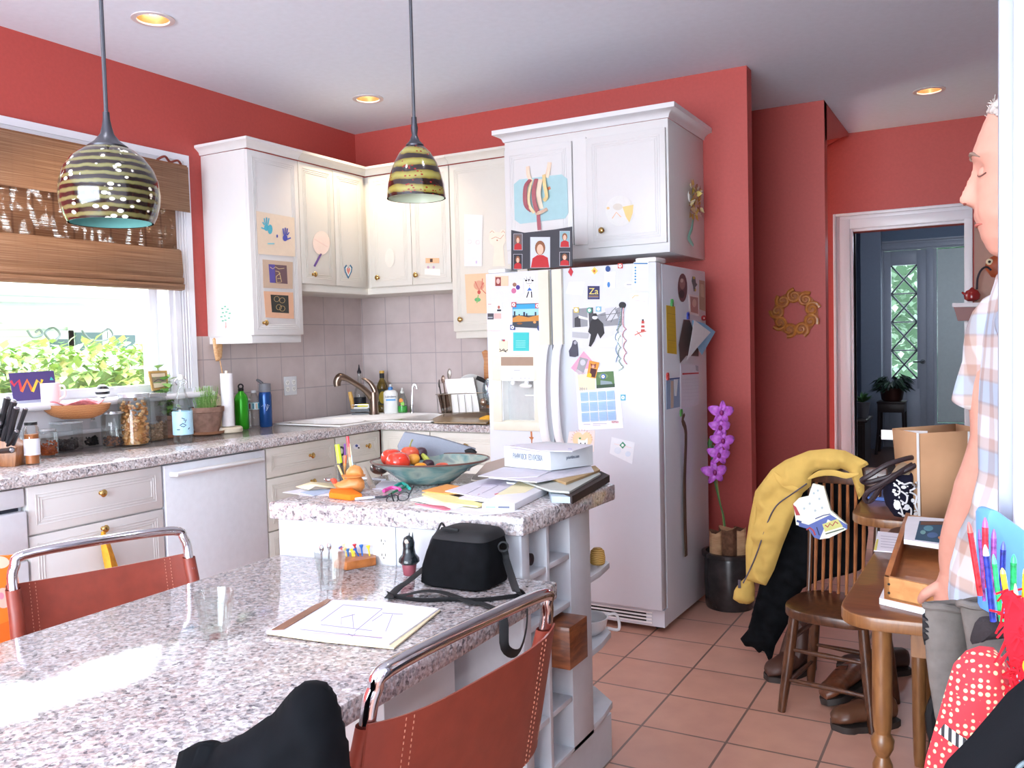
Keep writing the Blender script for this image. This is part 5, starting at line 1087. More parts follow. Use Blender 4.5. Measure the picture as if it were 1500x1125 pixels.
G().lathe([(13*k, 0), (14*k, 2*k), (14*k, 46*k), (12*k, 56*k), (6*k, 74*k), (4.5*k, 86*k), (4.8*k, 92*k), (3*k, 92*k)], wb, GLASS, 28).obj('glass_body', t)
g = G().lathe([(14.3*k, 12*k), (14.3*k, 46*k)], wb, M('#b4dcf0', .5), 28, cap=False); g.obj('label', t)
g = G(); fdir = (CO-wb); fdir.z = 0; fdir.normalize(); sd = Vector((-fdir.y, fdir.x, 0))
def lab(a, z): return wb+(sd*math.sin(a)+fdir*math.cos(a))*14.5*k+Vector((0, 0, z*k))
for pts in ([(-.1, 37), (.2, 35)], [(.1, 33), (.35, 34), (.2, 30)], [(-.3, 26), (.0, 29), (.3, 26), (.1, 24), (-.2, 25)], [(-.6, 20), (-.3, 20)], [(.5, 20), (.65, 22)]): g.tube([lab(a, z) for a, z in pts], .7*k, M('#4a5878', .6), n=5)
g.obj('label_print', t)
txt('lettering', 'Blue Water', 5*k, lab(-.72, 40.5), sd, (0, 0, 1), M('#4a6890'), t, w=19*k)
g = G(); g.tube([wb+Vector((0, 0, 84*k))+sd*5*k, wb+Vector((0, 0, 90*k))+sd*8*k, wb+Vector((0, 0, 97*k)), wb+Vector((0, 0, 90*k))-sd*8*k, wb+Vector((0, 0, 84*k))-sd*5*k], .7*k, CHROME, n=6, sm=4)
g.lathe([(3.5*k, 92*k), (4*k, 95*k), (3*k, 99*k), (.2*k, 100*k)], wb, M('#f0f0ee', .3), 16); g.obj('stopper', t)
# cutting board, paper towels
cb = Vector((.035, P(313, 600, 'x', .03).y, CT)); BF = fplane(cb, (1, -.1, .12))
t = art(BF, 'cutting_board', 'cream plastic cutting board with a grip hole leaning on the tiles', 'cutting board', [(306, 580), (309, 578), (318, 577), (321, 581), (327, 632), (309, 634)], '#ece0c4', [('#b9b0a4', el(314, 583, 4.5, 2.6))], th=.012)
pt = Cz(335, 633); k = px(pt)
t = T('paper_towel_stand', 'roll of white paper towel on a round cream stand', 'paper towel holder', pt)
G().lathe([(19*k, 0), (20*k, 1*k), (20*k, 6*k), (18*k, 8*k), (.001, 8*k)], pt, M('#eadfc8', .4), 32).obj('base', t)
G().cyl(pt+Vector((0, 0, 8*k)), pt+Vector((0, 0, 90*k)), 2*k, M('#eadfc8', .4)).obj('rod', t)
G().lathe([(8.6*k, 9*k), (8.8*k, 10*k), (8.8*k, 86*k), (2.6*k, 86.3*k)], pt, M('#f7f4f8', .85, bump=.2, scale=120), 32).obj('towel_roll', t)
# wooden stir spoon standing behind the roll
g = G(); a = Vector((.05, P(327, 560, 'x', .05).y, 1.02)); SPF = fax('x', .045, 1)
puff(SPF[0], SPF[1], [(311, 497), (317, 492), (325, 494), (326, 508), (325, 524), (321, 529), (316, 529), (313, 515)], .012, wood('spoon_wood', '#c98f5a', '#e4bc8c'), .006, g=g)
g.tube([SPF[0](321, 528)+Vector((.006, 0, 0)), SPF[0](325, 552)+Vector((.01, 0, 0)), SPF[0](326, 575)+Vector((.01, 0, 0)), SPF[0](328, 628)+Vector((.012, 0, 0))], .003, wood('spoon_wood', '#c98f5a', '#e4bc8c'), n=8)
g.obj('wooden_spoon', None, 'wooden spoon with a carved bowl standing behind the paper towel roll', 'spoon')
def bottle(name, label, c, k, prof, m, cap=None, capm=None, extra=None):
    t = T(name, label, 'bottle', c); G().lathe([(r*k, z*k) for r, z in prof], c, m, 28).obj('body', t)
    if cap: G().lathe([(r*k, z*k) for r, z in cap], c, capm, 20).obj('cap', t)
    return t
c = Vector((.08, Cz(354, 627).y+.04, CT)); c = P(355, 627, 'x', .09); c.z = CT; k = px(c)
GR = M('#2fa51c', .25, .3); t = bottle('metal_water_bottle', 'bright green metal water bottle with a black loop cap', c, k, [(9, 0), (9.8, 1.5), (9.8, 44), (8, 50), (4, 54.5), (3.6, 56)], GR, [(3.8, 56), (4.2, 57), (4, 60), (.1, 61)], BLACK)
G().tube([c+Vector((0, 0, 62.5*k))+(CR*math.cos(a)+CU*math.sin(a))*3.4*k for a in [2*PI*i/14 for i in range(14)]], 1.1*k, BLACK, n=8, closed=True).obj('loop', t)
c = P(373.5, 622, 'x', .06); c.z = CT; k = px(c)
t = T('plastic_water_bottle', 'clear ribbed plastic water bottle between the green and blue bottles', 'bottle', c)
G().lathe([(8*k, 0)]+[((9-(i % 2)*.7)*k, (2+3.3*i)*k) for i in range(11)]+[(7*k, 43*k), (4*k, 49*k), (3.4*k, 52*k)], c, GLASS, 24).obj('body', t)
G().lathe([(9.4*k, 26*k), (9.4*k, 36*k)], c, M('#cfe4e8', .4), 24, cap=False).obj('label', t); G().lathe([(3.8*k, 50*k), (3.8*k, 53.5*k), (.1*k, 54*k)], c, WHITE, 16).obj('cap', t)
fd2 = CO-c; fd2.z = 0; fd2.normalize(); sd2 = Vector((-fd2.y, fd2.x, 0)); g = G()
for a0, cc in ((-.9, '#8a2a34'), (-.3, '#2a7a8a'), (.2, '#c9b49a'), (.6, '#2aa0a8')):
    g.ext([c+(sd2*math.sin(a)+fd2*math.cos(a))*9.5*k+Vector((0, 0, z*k)) for a, z in ((a0, 27), (a0+.3, 27), (a0+.3, 35), (a0, 35))], fd2*.0003, M(cc))
g.obj('label_print', t)
c = P(390, 625, 'x', .12); c.z = CT; k = px(c)
t = bottle('metal_water_bottle', 'dark blue metal water bottle with a grey flip cap', c, k, [(8.6, 0), (9.2, 1.5), (9.2, 46), (8.4, 50), (8, 51)], M('#1e4a8a', .25, .4), [(8.4, 51), (8.8, 52), (8.6, 63), (.1, 64)], M('#77767c', .5))
g = G(); g.tube([c-CR*3*k+Vector((0, 0, 63*k)), c-CR*8*k+Vector((0, 0, 67*k)), c-CR*11.5*k+Vector((0, 0, 69*k))], [2.2*k, 2.4*k, 1.6*k], M('#55545a', .5), n=8, sm=3); g.obj('spout', t)
fd2 = CO-c; fd2.z = 0; fd2.normalize(); sd2 = Vector((-fd2.y, fd2.x, 0)); g = G()
for pts in ([(-.6, 30), (-.35, 33), (-.2, 26), (0, 34), (.2, 27), (.3, 33), (.6, 31)], [(.1, 24), (.45, 30)]): g.tube([c+(sd2*math.sin(a)+fd2*math.cos(a))*9.25*k+Vector((0, 0, z*k)) for a, z in pts], .5*k, M('#b9c4d8', .4), n=5)
g.obj('scribble_logo', t)
# sink-side bottles
RZ = .9205
c = Vector((.09, P(528, 600, 'x', .09).y, RZ)); k = px(c); hT = (zcol(528, 534, c.x, c.y)-RZ)/k
t = bottle('vinegar_bottle', 'clear glass bottle with a pourer and dark label, behind the faucet', c, k, [(8, 0), (8.6, 1.5), (8.6, 28), (7, 34), (3, 41), (2.4, hT-12)], GLASS, [(3, hT-13), (3.2, hT-10), (2, hT-8), (1, hT-4), (.6, hT)], M('#2c2a30', .3, .3))
G().lathe([(8.8*k, 8*k), (8.8*k, 22*k)], c, M('#23242c', .5), 24, cap=False).obj('label', t)
c = P(561, 600, 'y', -.1); c.z = RZ; k = px(c); hT = (zcol(561, 543, c.x, c.y)-RZ)/k
t = bottle('olive_oil_bottle', 'olive oil bottle with a black neck and yellow and dark label, behind the lotion', c, k, [(7.5, 0), (8, 1.5), (8, hT*.62), (6, hT*.72), (3.2, hT*.8), (3.2, hT*.86)], glassm('oil_glass', '#d8cc8a', .6), [(3.5, hT*.82), (3.5, hT*.94), (3.3, hT*.94), (3.3, hT), (.1, hT)], BLACK)
G().lathe([(8.2*k, hT*.18*k), (8.2*k, hT*.55*k)], c, M('#4a4a2c', .5), 24, cap=False).obj('label', t)
fd2 = CO-c; fd2.z = 0; fd2.normalize(); sd2 = Vector((-fd2.y, fd2.x, 0))
G().ext([c+fd2*8.3*k+sd2*a*5.2*k+Vector((0, 0, (hT*.36+b*9)*k)) for a, b in [(math.cos(q), math.sin(q)) for q in [2*PI*i/14 for i in range(14)]]], fd2*.0006, M('#d0b830')).obj('label_disc', t)
G().lathe([(3.6*k, hT*.94*k), (3.6*k, hT*k), (.1*k, hT*k+.0005)], c, M('#c9a040', .4), 16).obj('cap_top', t)
c = P(573, 604, 'y', -.17); c.z = RZ; k = px(c); hT = (zcol(573, 563, c.x, c.y)-RZ)/k
t = T('lotion_bottle', 'white lotion pump bottle with a blue cap beside the faucet', 'bottle', c)
g = G().lathe([(9.5*k, 0), (10.5*k, 1.5*k), (10.5*k, hT*.7*k), (8.5*k, hT*.78*k), (3.5*k, hT*.82*k)], c, M('#e6e6e4', .35), 28, Matrix.Rotation(YAW, 3, 'Z'), sy=.6); g.obj('body', t)
G().lathe([(3.6*k, hT*.8*k), (3.4*k, hT*.9*k), (2*k, hT*.92*k)], c, M('#3a7ab8', .35), 16).obj('collar', t); G().lathe([(1.6*k, hT*.9*k), (2*k, hT*k), (.1*k, hT*k)], c, WHITE, 12).obj('pump', t)
fd2 = CO-c; fd2.z = 0; fd2.normalize(); sd2 = Vector((-fd2.y, fd2.x, 0))
txt('lettering', 'Lubriderm', 4.5*k, c+fd2*6.9*k-sd2*8*k+Vector((0, 0, hT*.55*k)), sd2, (0, 0, 1), M('#3a4a78'), t, w=15.5*k, depth=.0008)
G().ext([c+fd2*6.7*k+sd2*a*k+Vector((0, 0, b*k)) for a, b in ((-7, hT*.44), (7, hT*.44), (7, hT*.5), (-7, hT*.5))], fd2*.0008, M('#5a9ad0')).obj('label_band', t)
c = P(590, 606, 'y', -.13); c.z = RZ; k = px(c); hT = (zcol(590, 568, c.x, c.y)-RZ)/k
t = bottle('dish_soap_bottle', 'clear dish soap bottle with green liquid and an orange sticker', c, k, [(6.5, 0), (7.3, 1.5), (7, hT*.45), (4.5, hT*.68), (3, hT*.8)], GLASS, [(3, hT*.78), (3.2, hT*.86), (1.6, hT*.9), (1.4, hT), (.1, hT)], M('#d9d9d4', .4))
G().lathe([(6.2*k, 1*k), (6.9*k, 2*k), (6.8*k, hT*.28*k), (.1*k, hT*.29*k)], c, M('#2fae3a', .2), 24).obj('green_soap', t)
fd2 = CO-c; fd2.z = 0; fd2.normalize(); sd2 = Vector((-fd2.y, fd2.x, 0)); g = G()
for (a, b, rr, cc) in ((-2, hT*.5, 3, '#f08a30'), (0, hT*.38, 3, '#8ac850'), (-2.4, hT*.56, 1.5, '#e8c040')): g.ext([c+fd2*(7.2+a*.0)*k+sd2*(a+rr*math.cos(q))*k+Vector((0, 0, (b+rr*math.sin(q))*k)) for q in [2*PI*i/12 for i in range(12)]], fd2*(.0006+.0002*rr), M(cc))
g.obj('stickers', t)
c = P(604, 606, 'y', -.12); c.z = RZ; k = px(c); hT = (zcol(606, 563, c.x, c.y)-RZ)/k
t = T('filter_tap', 'slim chrome filtered-water tap right of the dish soap', 'faucet', c)
G().lathe([(3*k, 0), (3*k, 2*k), (2.2*k, 3*k), (2*k, 11*k), (1*k, 12*k)], c, CHROME, 16).obj('base', t)
G().tube([c+Vector((0, 0, 10*k)), c+Vector((0, 0, hT*.6*k))+CR*.6*k, c+Vector((0, 0, hT*.93*k))+CR*2*k, c+Vector((0, 0, hT*k))+CR*4.5*k, c+Vector((0, 0, hT*.93*k))+CR*7.2*k, c+Vector((0, 0, hT*.85*k))+CR*7.6*k], 1*k, CHROME, n=8, sm=5).obj('spout', t)
# soap caddy
c = P(529, 608, 'x', .2); c.z = RZ; k = px(c)
t = T('sponge_caddy', 'black sink caddy holding sponges and a scrub brush left of the faucet', 'caddy', c)
Xr = Matrix.Translation(c) @ Matrix.Rotation(YAW, 4, 'Z')
G().box(-13*k, 12*k, -5*k, 5*k, 0, 2*k, M('#23252c', .4), Xr).box(-14*k, 13*k, -6*k, 6*k, 4*k, 8*k, M('#23252c', .4), Xr).obj('tray', t)
g = G(); g.tube([Xr @ Vector(p) for p in ((-12*k, -5*k, 8*k), (-12*k, -5*k, 14*k), (12*k, -5*k, 14*k), (12*k, -5*k, 8*k))], .5*k, CHROME, n=6); g.obj('rail', t)
G().box(-10*k, 11*k, -4*k, 1*k, 8*k, 11*k, M('#e8e6e0', .8), Xr).obj('dish_cloth', None, 'white folded cloth in the sink caddy', 'cloth')
G().box(-4*k, 11*k, -4.6*k, 4*k, 11.2*k, 15*k, M('#d8cf3a', .9, bump=.4, scale=200), Xr).obj('sponge', None, 'yellow sponge with green pad lying in the sink caddy', 'sponge')
g = G(); g.tube([Xr @ Vector(p) for p in ((-12*k, 3*k, 8*k), (-14*k, 3*k, 22*k), (-16*k, 3*k, 33*k))], [2.5*k, 3.2*k, 2.8*k], M('#d8a858', .5), n=10, sm=4); g.obj('scrub_brush', None, 'tan wooden brush handle standing in the sink caddy', 'brush')
# dish rack with dishes
DRf = fplane((1.0, -.40, .9), (.15, -1, 0))
f_, n_ = DRf
t = T('dish_rack', 'wire dish rack on a brown drain board beside the refrigerator', 'dish rack', P(680, 612, 'y', -.35))
g = G(); DBm = M('#8f7a5c', .35)
g.ext([P(u, v, 'z', .921) for u, v in ((634, 615), (650, 608), (712, 602), (722, 614), (712, 621), (636, 620))], (0, 0, .008), DBm); g.obj('drain_board', t)
def rk(u, v, d=0): return f_(u, v)-n_*d
WR = M('#8c867f', .3, .8)
g = G()
for d in (0, .28):
    g.tube([rk(638, 578, d), rk(724, 575, d)], .0025, WR, n=6); g.tube([rk(644, 606, d), rk(722, 603, d)], .0025, WR, n=6)
    for u in range(640, 724, 10): g.tube([rk(u, 578, d), rk(u+3, 606, d)], .0016, WR, n=5)
for v, ddu in ((578, 0), (606, 6)): g.tube([rk(638+ddu, v, 0), rk(638+ddu, v, .28)], .0025, WR, n=6)
for d in (.05, .1, .15, .2, .25): g.tube([rk(644, 606, d), rk(722, 603, d)], .0016, WR, n=5)
for u in (648, 716): g.tube([rk(u, 606, .02), rk(u, 611, .02)], .003, WR, n=6)
g.obj('wire_basket', t)
G().ext([rk(u, v, .01) for u, v in ((640, 579), (659, 578), (662, 606), (646, 606))], -n_*.06, glassm('grey_plastic', '#b0a498', .3)).obj('cutlery_holder', t)
def flat(name, label, cat, pts, d, th, m):
    g = G(); g.ext([rk(u, v, d) for u, v in pts], -n_*th, m); return g.obj(name, None, label, cat, bev=.002)
CER = M('#ecebe9', .2)
flat('square_plate', 'square white plate standing at the front of the dish rack', 'plate', [(650, 556), (692, 553), (702, 604), (661, 607)], .012, .012, CER)
g = G(); o_ = rk(685, 576, .06); X = n_.to_track_quat('Z', 'Y').to_matrix(); k = px(o_)
g.lathe([(27*k, .006), (26*k, .0), (20*k, -.008), (.001, -.01)], o_, CER, 36, X); g.lathe([(27*k, .006), (27.4*k, .003), (20*k, -.014), (.001, -.016)], o_, CER, 36, X); g.obj('round_plate', None, 'round white plate leaning behind the square plate in the dish rack', 'plate')
for nm, lb, u, v, du, r, c in (('serving_spoon', 'steel serving spoon, tallest in the cutlery holder', 655, 548, 0, (3.6, 8), '#a8a09a'), ('spoon', 'brown wooden spoon left of the tall serving spoon', 646, 556, 2, (3.4, 6), '#8a7468'), ('table_knife', 'dark table knife at the left of the cutlery holder', 640, 562, 3, (1.2, 6), '#5a5250')):
    g = G(); p = rk(u, v, .03); k = px(p); g.sph(p, (r[0]*k, .006, r[1]*k), M(c, .25, .6), Matrix.Rotation(.1, 3, 'Y')); g.tube([p, rk(u+du+4, 602, .03)], 1.1*k, M(c, .25, .6), n=6); g.obj(nm, None, lb, 'cutlery')
g = G(); W2 = wood('paddle_wood', '#a8683a', '#c48a54')
g.ext([rk(u, v, .12) for u, v in ((694, 516), (699, 513), (704, 515), (705, 532), (712, 540), (728, 546), (728, 600), (700, 600), (697, 540), (697.5, 530))], -n_*.012, W2); g.obj('wooden_paddle_board', None, 'wooden paddle board with a handle at the back of the dish rack', 'cutting board', bev=.002)
g = G(); p = rk(714, 574, .02); k = px(p); g.sph(p, (10*k, 7*k, 20*k), M('#9fb0ba', .1, .8)); g.sph(rk(708, 589, -.0), (6*k, 5*k, 6*k), M('#a08f80', .2, .8)); g.tube([rk(698, 553, 0), rk(704, 556, .01), rk(710, 560, .02)], [3*k, 3.4*k, 2.5*k], BLACK, n=8); g.obj('steel_kettle', None, 'shiny steel pot with black knob half hidden behind the refrigerator', 'pot')
g = G(); puff(*fplane((1.2, -.52, .9), (.15, -1, 0)), [(697, 619), (703, 612), (713, 608), (722, 609), (722, 620), (710, 622)], .03, M('#d9a23c', .8), .008, g=g); g.obj('yellow_dishcloth', None, 'crumpled yellow cloth on the worktop against the refrigerator', 'cloth')
# drawer-knob decorations
art(fax('x', .6325, 1), 'painted_sticker', 'small blue and white painted sticker on the drawer under the sink', 'sticker', el(522, 654, 5, 4), '#e4e2e8', [('#3a4a90', el(522, 653, 2, 2)), ('#1f2430', el(525, 656, 1.4, 1.2))])
c = P(150, 782, 'x', .665); g = G(); TW = M('#eaa53a', .8, var=.1)
g.rows([[P(u, v, 'x', .66+d) for u, v, d in r] for r in ([(148, 779, 0), (151, 778, .01), (154, 779, 0)], [(147, 795, 0), (154, 793, .02), (160, 792, 0)], [(150, 815, 0), (160, 812, .025), (167, 812, 0)], [(155, 840, 0), (165, 838, .03), (175, 836, 0)], [(158, 880, 0), (168, 878, .03), (178, 876, 0)])], TW, cu=False)
o = g.obj('hanging_towel', None, 'orange tea towel hanging from a drawer knob behind the left chair', 'towel'); o.modifiers.new('th', 'SOLIDIFY').thickness = .004
# orange spotted cloth at the far left
OS = M('#ee7a24', .8)
t = art(fplane((1.25, -3.5, .5), (1, -.25, 0)), 'spotted_cloth', 'orange cloth with pale pink spots at the far left behind the chair', 'cloth', [(-40, 815), (8, 813), (20, 812), (27, 860), (31, 900), (35, 945), (-40, 980)], '#ee7a24', [('#f2c8b0', el(-2, 823, 14, 9)), ('#f0b8a8', el(3, 875, 12, 15)), ('#e88aa0', el(0, 872, 4, 5)), ('#e0681c', [(-20, 920), (20, 905), (30, 925), (10, 950)])], th=.01)
# ================================================================== ISLAND TOP
IT = .9105
def Iz(u, v, z=IT): return P(u, v, 'z', z)
def sheet(label, pts, z, col, th=.0012, name='paper_sheet', cat='paper', lay=(), group=None, bend=0):
    """a sheet or a block lying flat at height z; its corners are read on that plane"""
    f = (lambda u, v: P(u, v, 'z', z+th)); n = Vector((0, 0, 1)); g = G(); g.ext([f(u, v)-n*th for u, v in pts], n*th, M(col, .7) if isinstance(col, str) else col)
    k = 0
    for c, p in lay: k += .00015; g.ext([f(u, v)+n*(k-.0001) for u, v in p], n*.0003, M(c, .7))
    return g.obj(name, None, label, cat, group)
# fruit bowl
bc = Iz(633, 716); bc = Iz(628, 706); k = px(bc)
cz = Matrix.Rotation(YAW, 3, 'Z')
def bowlmat():
    m, nt, b = newmat('blue_green_glaze'); n = nd(nt, 'ShaderNodeTexNoise', Scale=9.0, Detail=4.0, Distortion=1.0); nt.links.new(coords(nt, (1, 1, 2.5)), n.inputs['Vector'])
    nt.links.new(ramp(nt, n.outputs[0], [(.3, '#476a70'), (.45, '#70918f'), (.58, '#98a59a'), (.7, '#7c8a88')]), b.inputs['Base Color']); b.inputs['Roughness'].default_value = .15; return m
BG = bowlmat()
t = T('fruit_bowl', 'wide blue-green glazed ceramic bowl with wavy brown rim, full of tomatoes and fruit', 'bowl', bc)
def ring(r, z, wv=0):
    return [bc+cz @ Vector((r*(1+wv*math.cos(3*a+.6))*math.cos(a), r*(1+wv*math.cos(3*a+.6))*math.sin(a)*.8, z+wv*.3*r*math.sin(2*a+.6))) for a in [2*PI*i/72 for i in range(72)]]
RB = 86*k
g = G(); g.rows([ring(30*k, .004), ring(33*k, 0), ring(38*k, .004), ring(50*k, 11*k), ring(66*k, 22*k, .02), ring(RB, 32*k, .06), ring(RB*.985, 33.5*k, .06), ring(RB*.95, 32*k, .06), ring(62*k, 21*k, .02), ring(46*k, 11*k), ring(30*k, 6*k)], BG, cap0=True, cap1=True); g.obj('bowl', t)
g = G(); R1 = ring(RB*.99, 33*k, .06); g.tube(R1, 1.4*k, M('#5a3c34', .3), n=8, closed=True); g.obj('rim', t)
def bp(u, v, d=0):   # a point in the bowl: column/row read on the upright plane through the bowl centre
    p = PP(u, v, bc, (CF.x, CF.y, 0)); return p+Vector((CF.x, CF.y, 0)).normalized()*d
TOM = M('#d23a28', .18, coat=.5, var=.06)
def fruit(name, label, u, v, d, r, m, sq=(1, 1, .88), stem=None, cat='tomato'):
    p = bp(u, v-2.5, d); kk = px(p); rr = r*1.07*kk; g = G(); R = []
    for i in range(17):
        a = -PI/2+PI*i/16; q = max(math.cos(a), .02); dz = math.sin(a); 
        R.append([p+Vector((rr*sq[0]*q*(1+.03*math.cos(5*b))*math.cos(b), rr*sq[1]*q*(1+.03*math.cos(5*b))*math.sin(b), rr*sq[2]*(dz-.12*max(0, dz)**8))) for b in [2*PI*j/28 for j in range(28)]])
    g.rows(R, m, cap0=True, cap1=True); o = g.obj(name, None, label, cat)
    if stem: G().tube([p+Vector((0, 0, rr*sq[2]*.8)), p+Vector((.004, 0, rr*sq[2]+.006)), p+Vector((.012, 0, rr*sq[2]+.02))], [.004, .002, .003], M(stem, .6), n=6, sm=3).obj('stem', o)
    return o
fruit('tomato', 'large red tomato at the left of the fruit bowl', 573, 674, .02, 15, TOM)
fruit('tomato', 'large shiny red tomato at the front of the fruit bowl', 586, 677, -.04, 17, TOM)
fruit('tomato', 'red tomato with a curled green stem at the back of the fruit bowl', 598, 671, .05, 14, M('#d0553a', .2, coat=.4), stem='#8a8a4a')
fruit('nectarine', 'yellow and red nectarine beside the stemmed tomato', 606, 675, .0, 9, M('#e09a3c', .35, var=.2, scale=25), cat='nectarine')
fruit('purple_plum', 'dark purple plum at the back of the fruit bowl', 614, 670, .06, 9, M('#3c2430', .35), (1, 1, 1.05), cat='plum')
fruit('apricot', 'bright orange apricot at the front of the fruit bowl', 619, 685, -.06, 10, M('#f29a22', .3), cat='apricot')
fruit('purple_plum', 'dark purple plum behind the orange apricot', 628, 682, -.01, 8.5, M('#33202c', .35), cat='plum')
fruit('nectarine', 'red-orange nectarine at the right of the fruit bowl', 649, 688, -.03, 11.5, M('#d8583a', .35, var=.2, scale=25), cat='nectarine')
g = G(); g.tube([bp(617, 668, .04), bp(622, 673, .03), bp(629, 680, .02)], [.006, .01, .009], M('#a8b04a', .5), n=8, sm=4); g.obj('pear', None, 'green pear end between the plums', 'pear')
# grey felt folder behind the bowl
FG = fplane(bp(640, 690, .14), (CF.x, CF.y, -.15))
g = G(); g.ext([FG[0](u, v) for u, v in ((582, 653), (592, 633), (640, 641), (697, 658), (688, 690), (590, 695))], Vector((CF.x, CF.y, 0))*.03, M('#8a8f9a', .9, bump=.3, scale=200)); g.obj('felt_folder', None, 'grey felt folder standing behind the fruit bowl', 'folder', bev=.003)
g = G(); g.tube([FG[0](682, 662)-Vector((CF.x, CF.y, 0))*.01, FG[0](690, 659)-Vector((CF.x, CF.y, 0))*.012, FG[0](697, 664)-Vector((CF.x, CF.y, 0))*.01], .008, BLACK, n=6, sm=3); g.obj('black_pouch', None, 'small black pouch edge between the folder and the bowl rim', 'pouch')
g = G(); p_ = Iz(556, 695); g.sph(p_+Vector((0, 0, .022)), (.035, .03, .022), M('#57504c', .15, .8)); g.obj('metal_dish', None, 'small dark metal dish left of the fruit bowl', 'dish')
# newspapers and paper piles
sheet('folded newspaper lying under the box at the back of the island', [(690, 702), (712, 678), (748, 668), (760, 700), (742, 712)], IT, '#bfb0a4', .006, 'newspaper', 'newspaper')
sheet('dark brown book with a striped spine at the bottom of the right pile', [(838, 727), (893, 696), (880, 690), (800, 712)], IT, '#2c1f1c', .022, 'hardcover_book', 'book')
g = G(); 
sheet('pale blue-grey book lying beside the dark brown book', [(808, 727), (838, 728), (880, 700), (845, 690), (800, 708)], IT, '#a8b8c4', .018, 'paperback_book', 'book')
sheet('grey magazine in the middle of the right pile', [(806, 718), (834, 720), (880, 694), (858, 680), (760, 702)], IT+.0225, '#b0b4ae', .006, 'magazine', 'magazine')
sheet('tan-edged notebook near the top of the right pile', [(829, 707), (879, 688), (872, 682), (815, 690), (808, 700)], IT+.029, '#b0946a', .007, 'notebook', 'notebook')
sheet('white printed newsletter under the cardboard box', [(716, 699), (786, 706), (870, 690), (862, 676), (760, 678)], IT+.0365, '#d3d1da', .003, 'newsletter', 'paper', [('#b89a9a', [(760, 690), (775, 690), (772, 693), (760, 693)])])
sheet('loose white letter hanging over the left of the right pile', [(700, 697), (738, 684), (810, 688), (788, 698), (740, 700)], IT+.040, '#d6d4dd', .0015)
sheet('white letters bundled under the newsletter', [(742, 706), (795, 712), (830, 706), (826, 694), (742, 690)], IT+.0225-.022, '#dfe6ec', .02, 'letter_bundle', 'paper')
# the cardboard box with writing
b0, b1, b2 = Iz(806.5, 689.5, IT+.043), Iz(739, 683, IT+.043), Iz(869, 681, IT+.043)
kx_ = px(b0); hB = 31*kx_
t = T('cardboard_box', 'flat white cardboard box with printed lettering on top of the right pile', 'box', b0)
BM = M('#d9dde2', .5)
G().ext([b0, b1, b1+(b2-b0), b2], (0, 0, hB), BM).obj('carton', t, bev=.001)
nf = (b0-b1).cross(Vector((0, 0, 1))).normalized(); nf = nf if nf.dot(CO-b0) > 0 else -nf
nr = (b2-b0).cross(Vector((0, 0, 1))).normalized(); nr = nr if nr.dot(CO-b0) > 0 else -nr
xd = (b0-b1).normalized()
txt('lettering', 'PA4W10CK  ED1042B0A', hB*.42, b1+xd*(b0-b1).length*.2+nf*.0012+Vector((0, 0, hB*.42)), xd, (0, 0, 1), M('#7a8494'), t, w=(b0-b1).length*.64)
xr = (b2-b0).normalized(); txt('web_address', 'priorities.com', hB*.24, b0+xr*(b2-b0).length*.36+nr*.0012+Vector((0, 0, hB*.45)), xr, (0, 0, 1), M('#6a7484'), t, w=(b2-b0).length*.3)
zt = b0.z+hB+.0005
sheet('white sheet of printed mail on top of the cardboard box, under the long letter', [(741, 656), (786, 662), (842, 658), (868, 652), (800, 650)], zt, '#d8d7df', .002)
sheet('long white letter at the very top of the cardboard box', [(743, 653), (762, 650), (868, 652), (838, 661), (790, 660)], zt+.0025, '#dcdae2', .002, lay=[('#c9c2dc', [(756, 652), (762, 652), (762, 653), (756, 653)]), ('#b9b2d8', [(832, 657), (838, 657.5), (838, 658.5), (832, 658)])])
# front pile
sheet('lowest white envelope of the front paper pile, lapping the island edge', [(598, 742), (640, 737), (700, 742), (770, 748), (700, 755)], IT, '#dddce3', .001, 'envelope', 'envelope')
sheet('pale green-edged sheaf of papers left in the front pile', [(601, 731), (640, 723), (700, 735), (668, 744), (652, 742)], IT+.0012, '#e4ece4', .003)
sheet('red-striped flyer in the front paper pile', [(608, 737), (650, 741), (660, 745), (652, 746)], IT+.0015, '#c86a7a', .0035)
sheet('pale yellow envelope fanned out of the front paper pile', [(618, 723), (632, 718), (710, 738), (700, 741), (648, 735)], IT+.0045, '#ecdf9c', .005, 'envelope', 'envelope')
sheet('orange envelope under the bills beside the fruit bowl', [(618, 718.5), (655, 709), (680, 713), (700, 722), (652, 723)], IT+.0098, '#e8a055', .003, 'envelope', 'envelope')
sheet('white printed bill fanned on top of the front pile', [(652, 719), (700, 704), (720, 699), (808, 712), (728, 733)], IT+.0135, '#d8d5e0', .002, 'printed_bill', 'paper', [('#cfcbdb', [(700, 712), (720, 703), (740, 705), (722, 713)]), ('#c9a8c0', [(699, 725), (702, 723), (703, 724), (700, 726)]), ('#d24a6a', [(724, 724), (731, 722), (731, 723), (725, 725)])]+[('#b4b0c4', st([(676+6*i, 725-.4*i), (700+6*i, 712-.2*i)], .5)) for i in (1, 5, 9)])
sheet('second printed bill sliding off the right of the front pile', [(672, 729), (728, 704), (806, 712), (790, 722), (742, 738)], IT+.0098, '#e6e3ee', .003, 'printed_bill', 'paper')
t_ = None
a0, a1, a2, a3 = Iz(706, 748), Iz(754, 748.5), Iz(809, 720), Iz(765, 712)
g = G(); g.ext([a0, a1, a2, a3], (0, 0, .02), M('#dcdbe0', .4)); wb_ = g.obj('white_binder', None, 'thick white booklet with a pale yellow patch lying at the right front of the island', 'booklet', bev=.003)
xf = (a1-a0).normalized(); nf2 = xf.cross(Vector((0, 0, 1))); g = G()
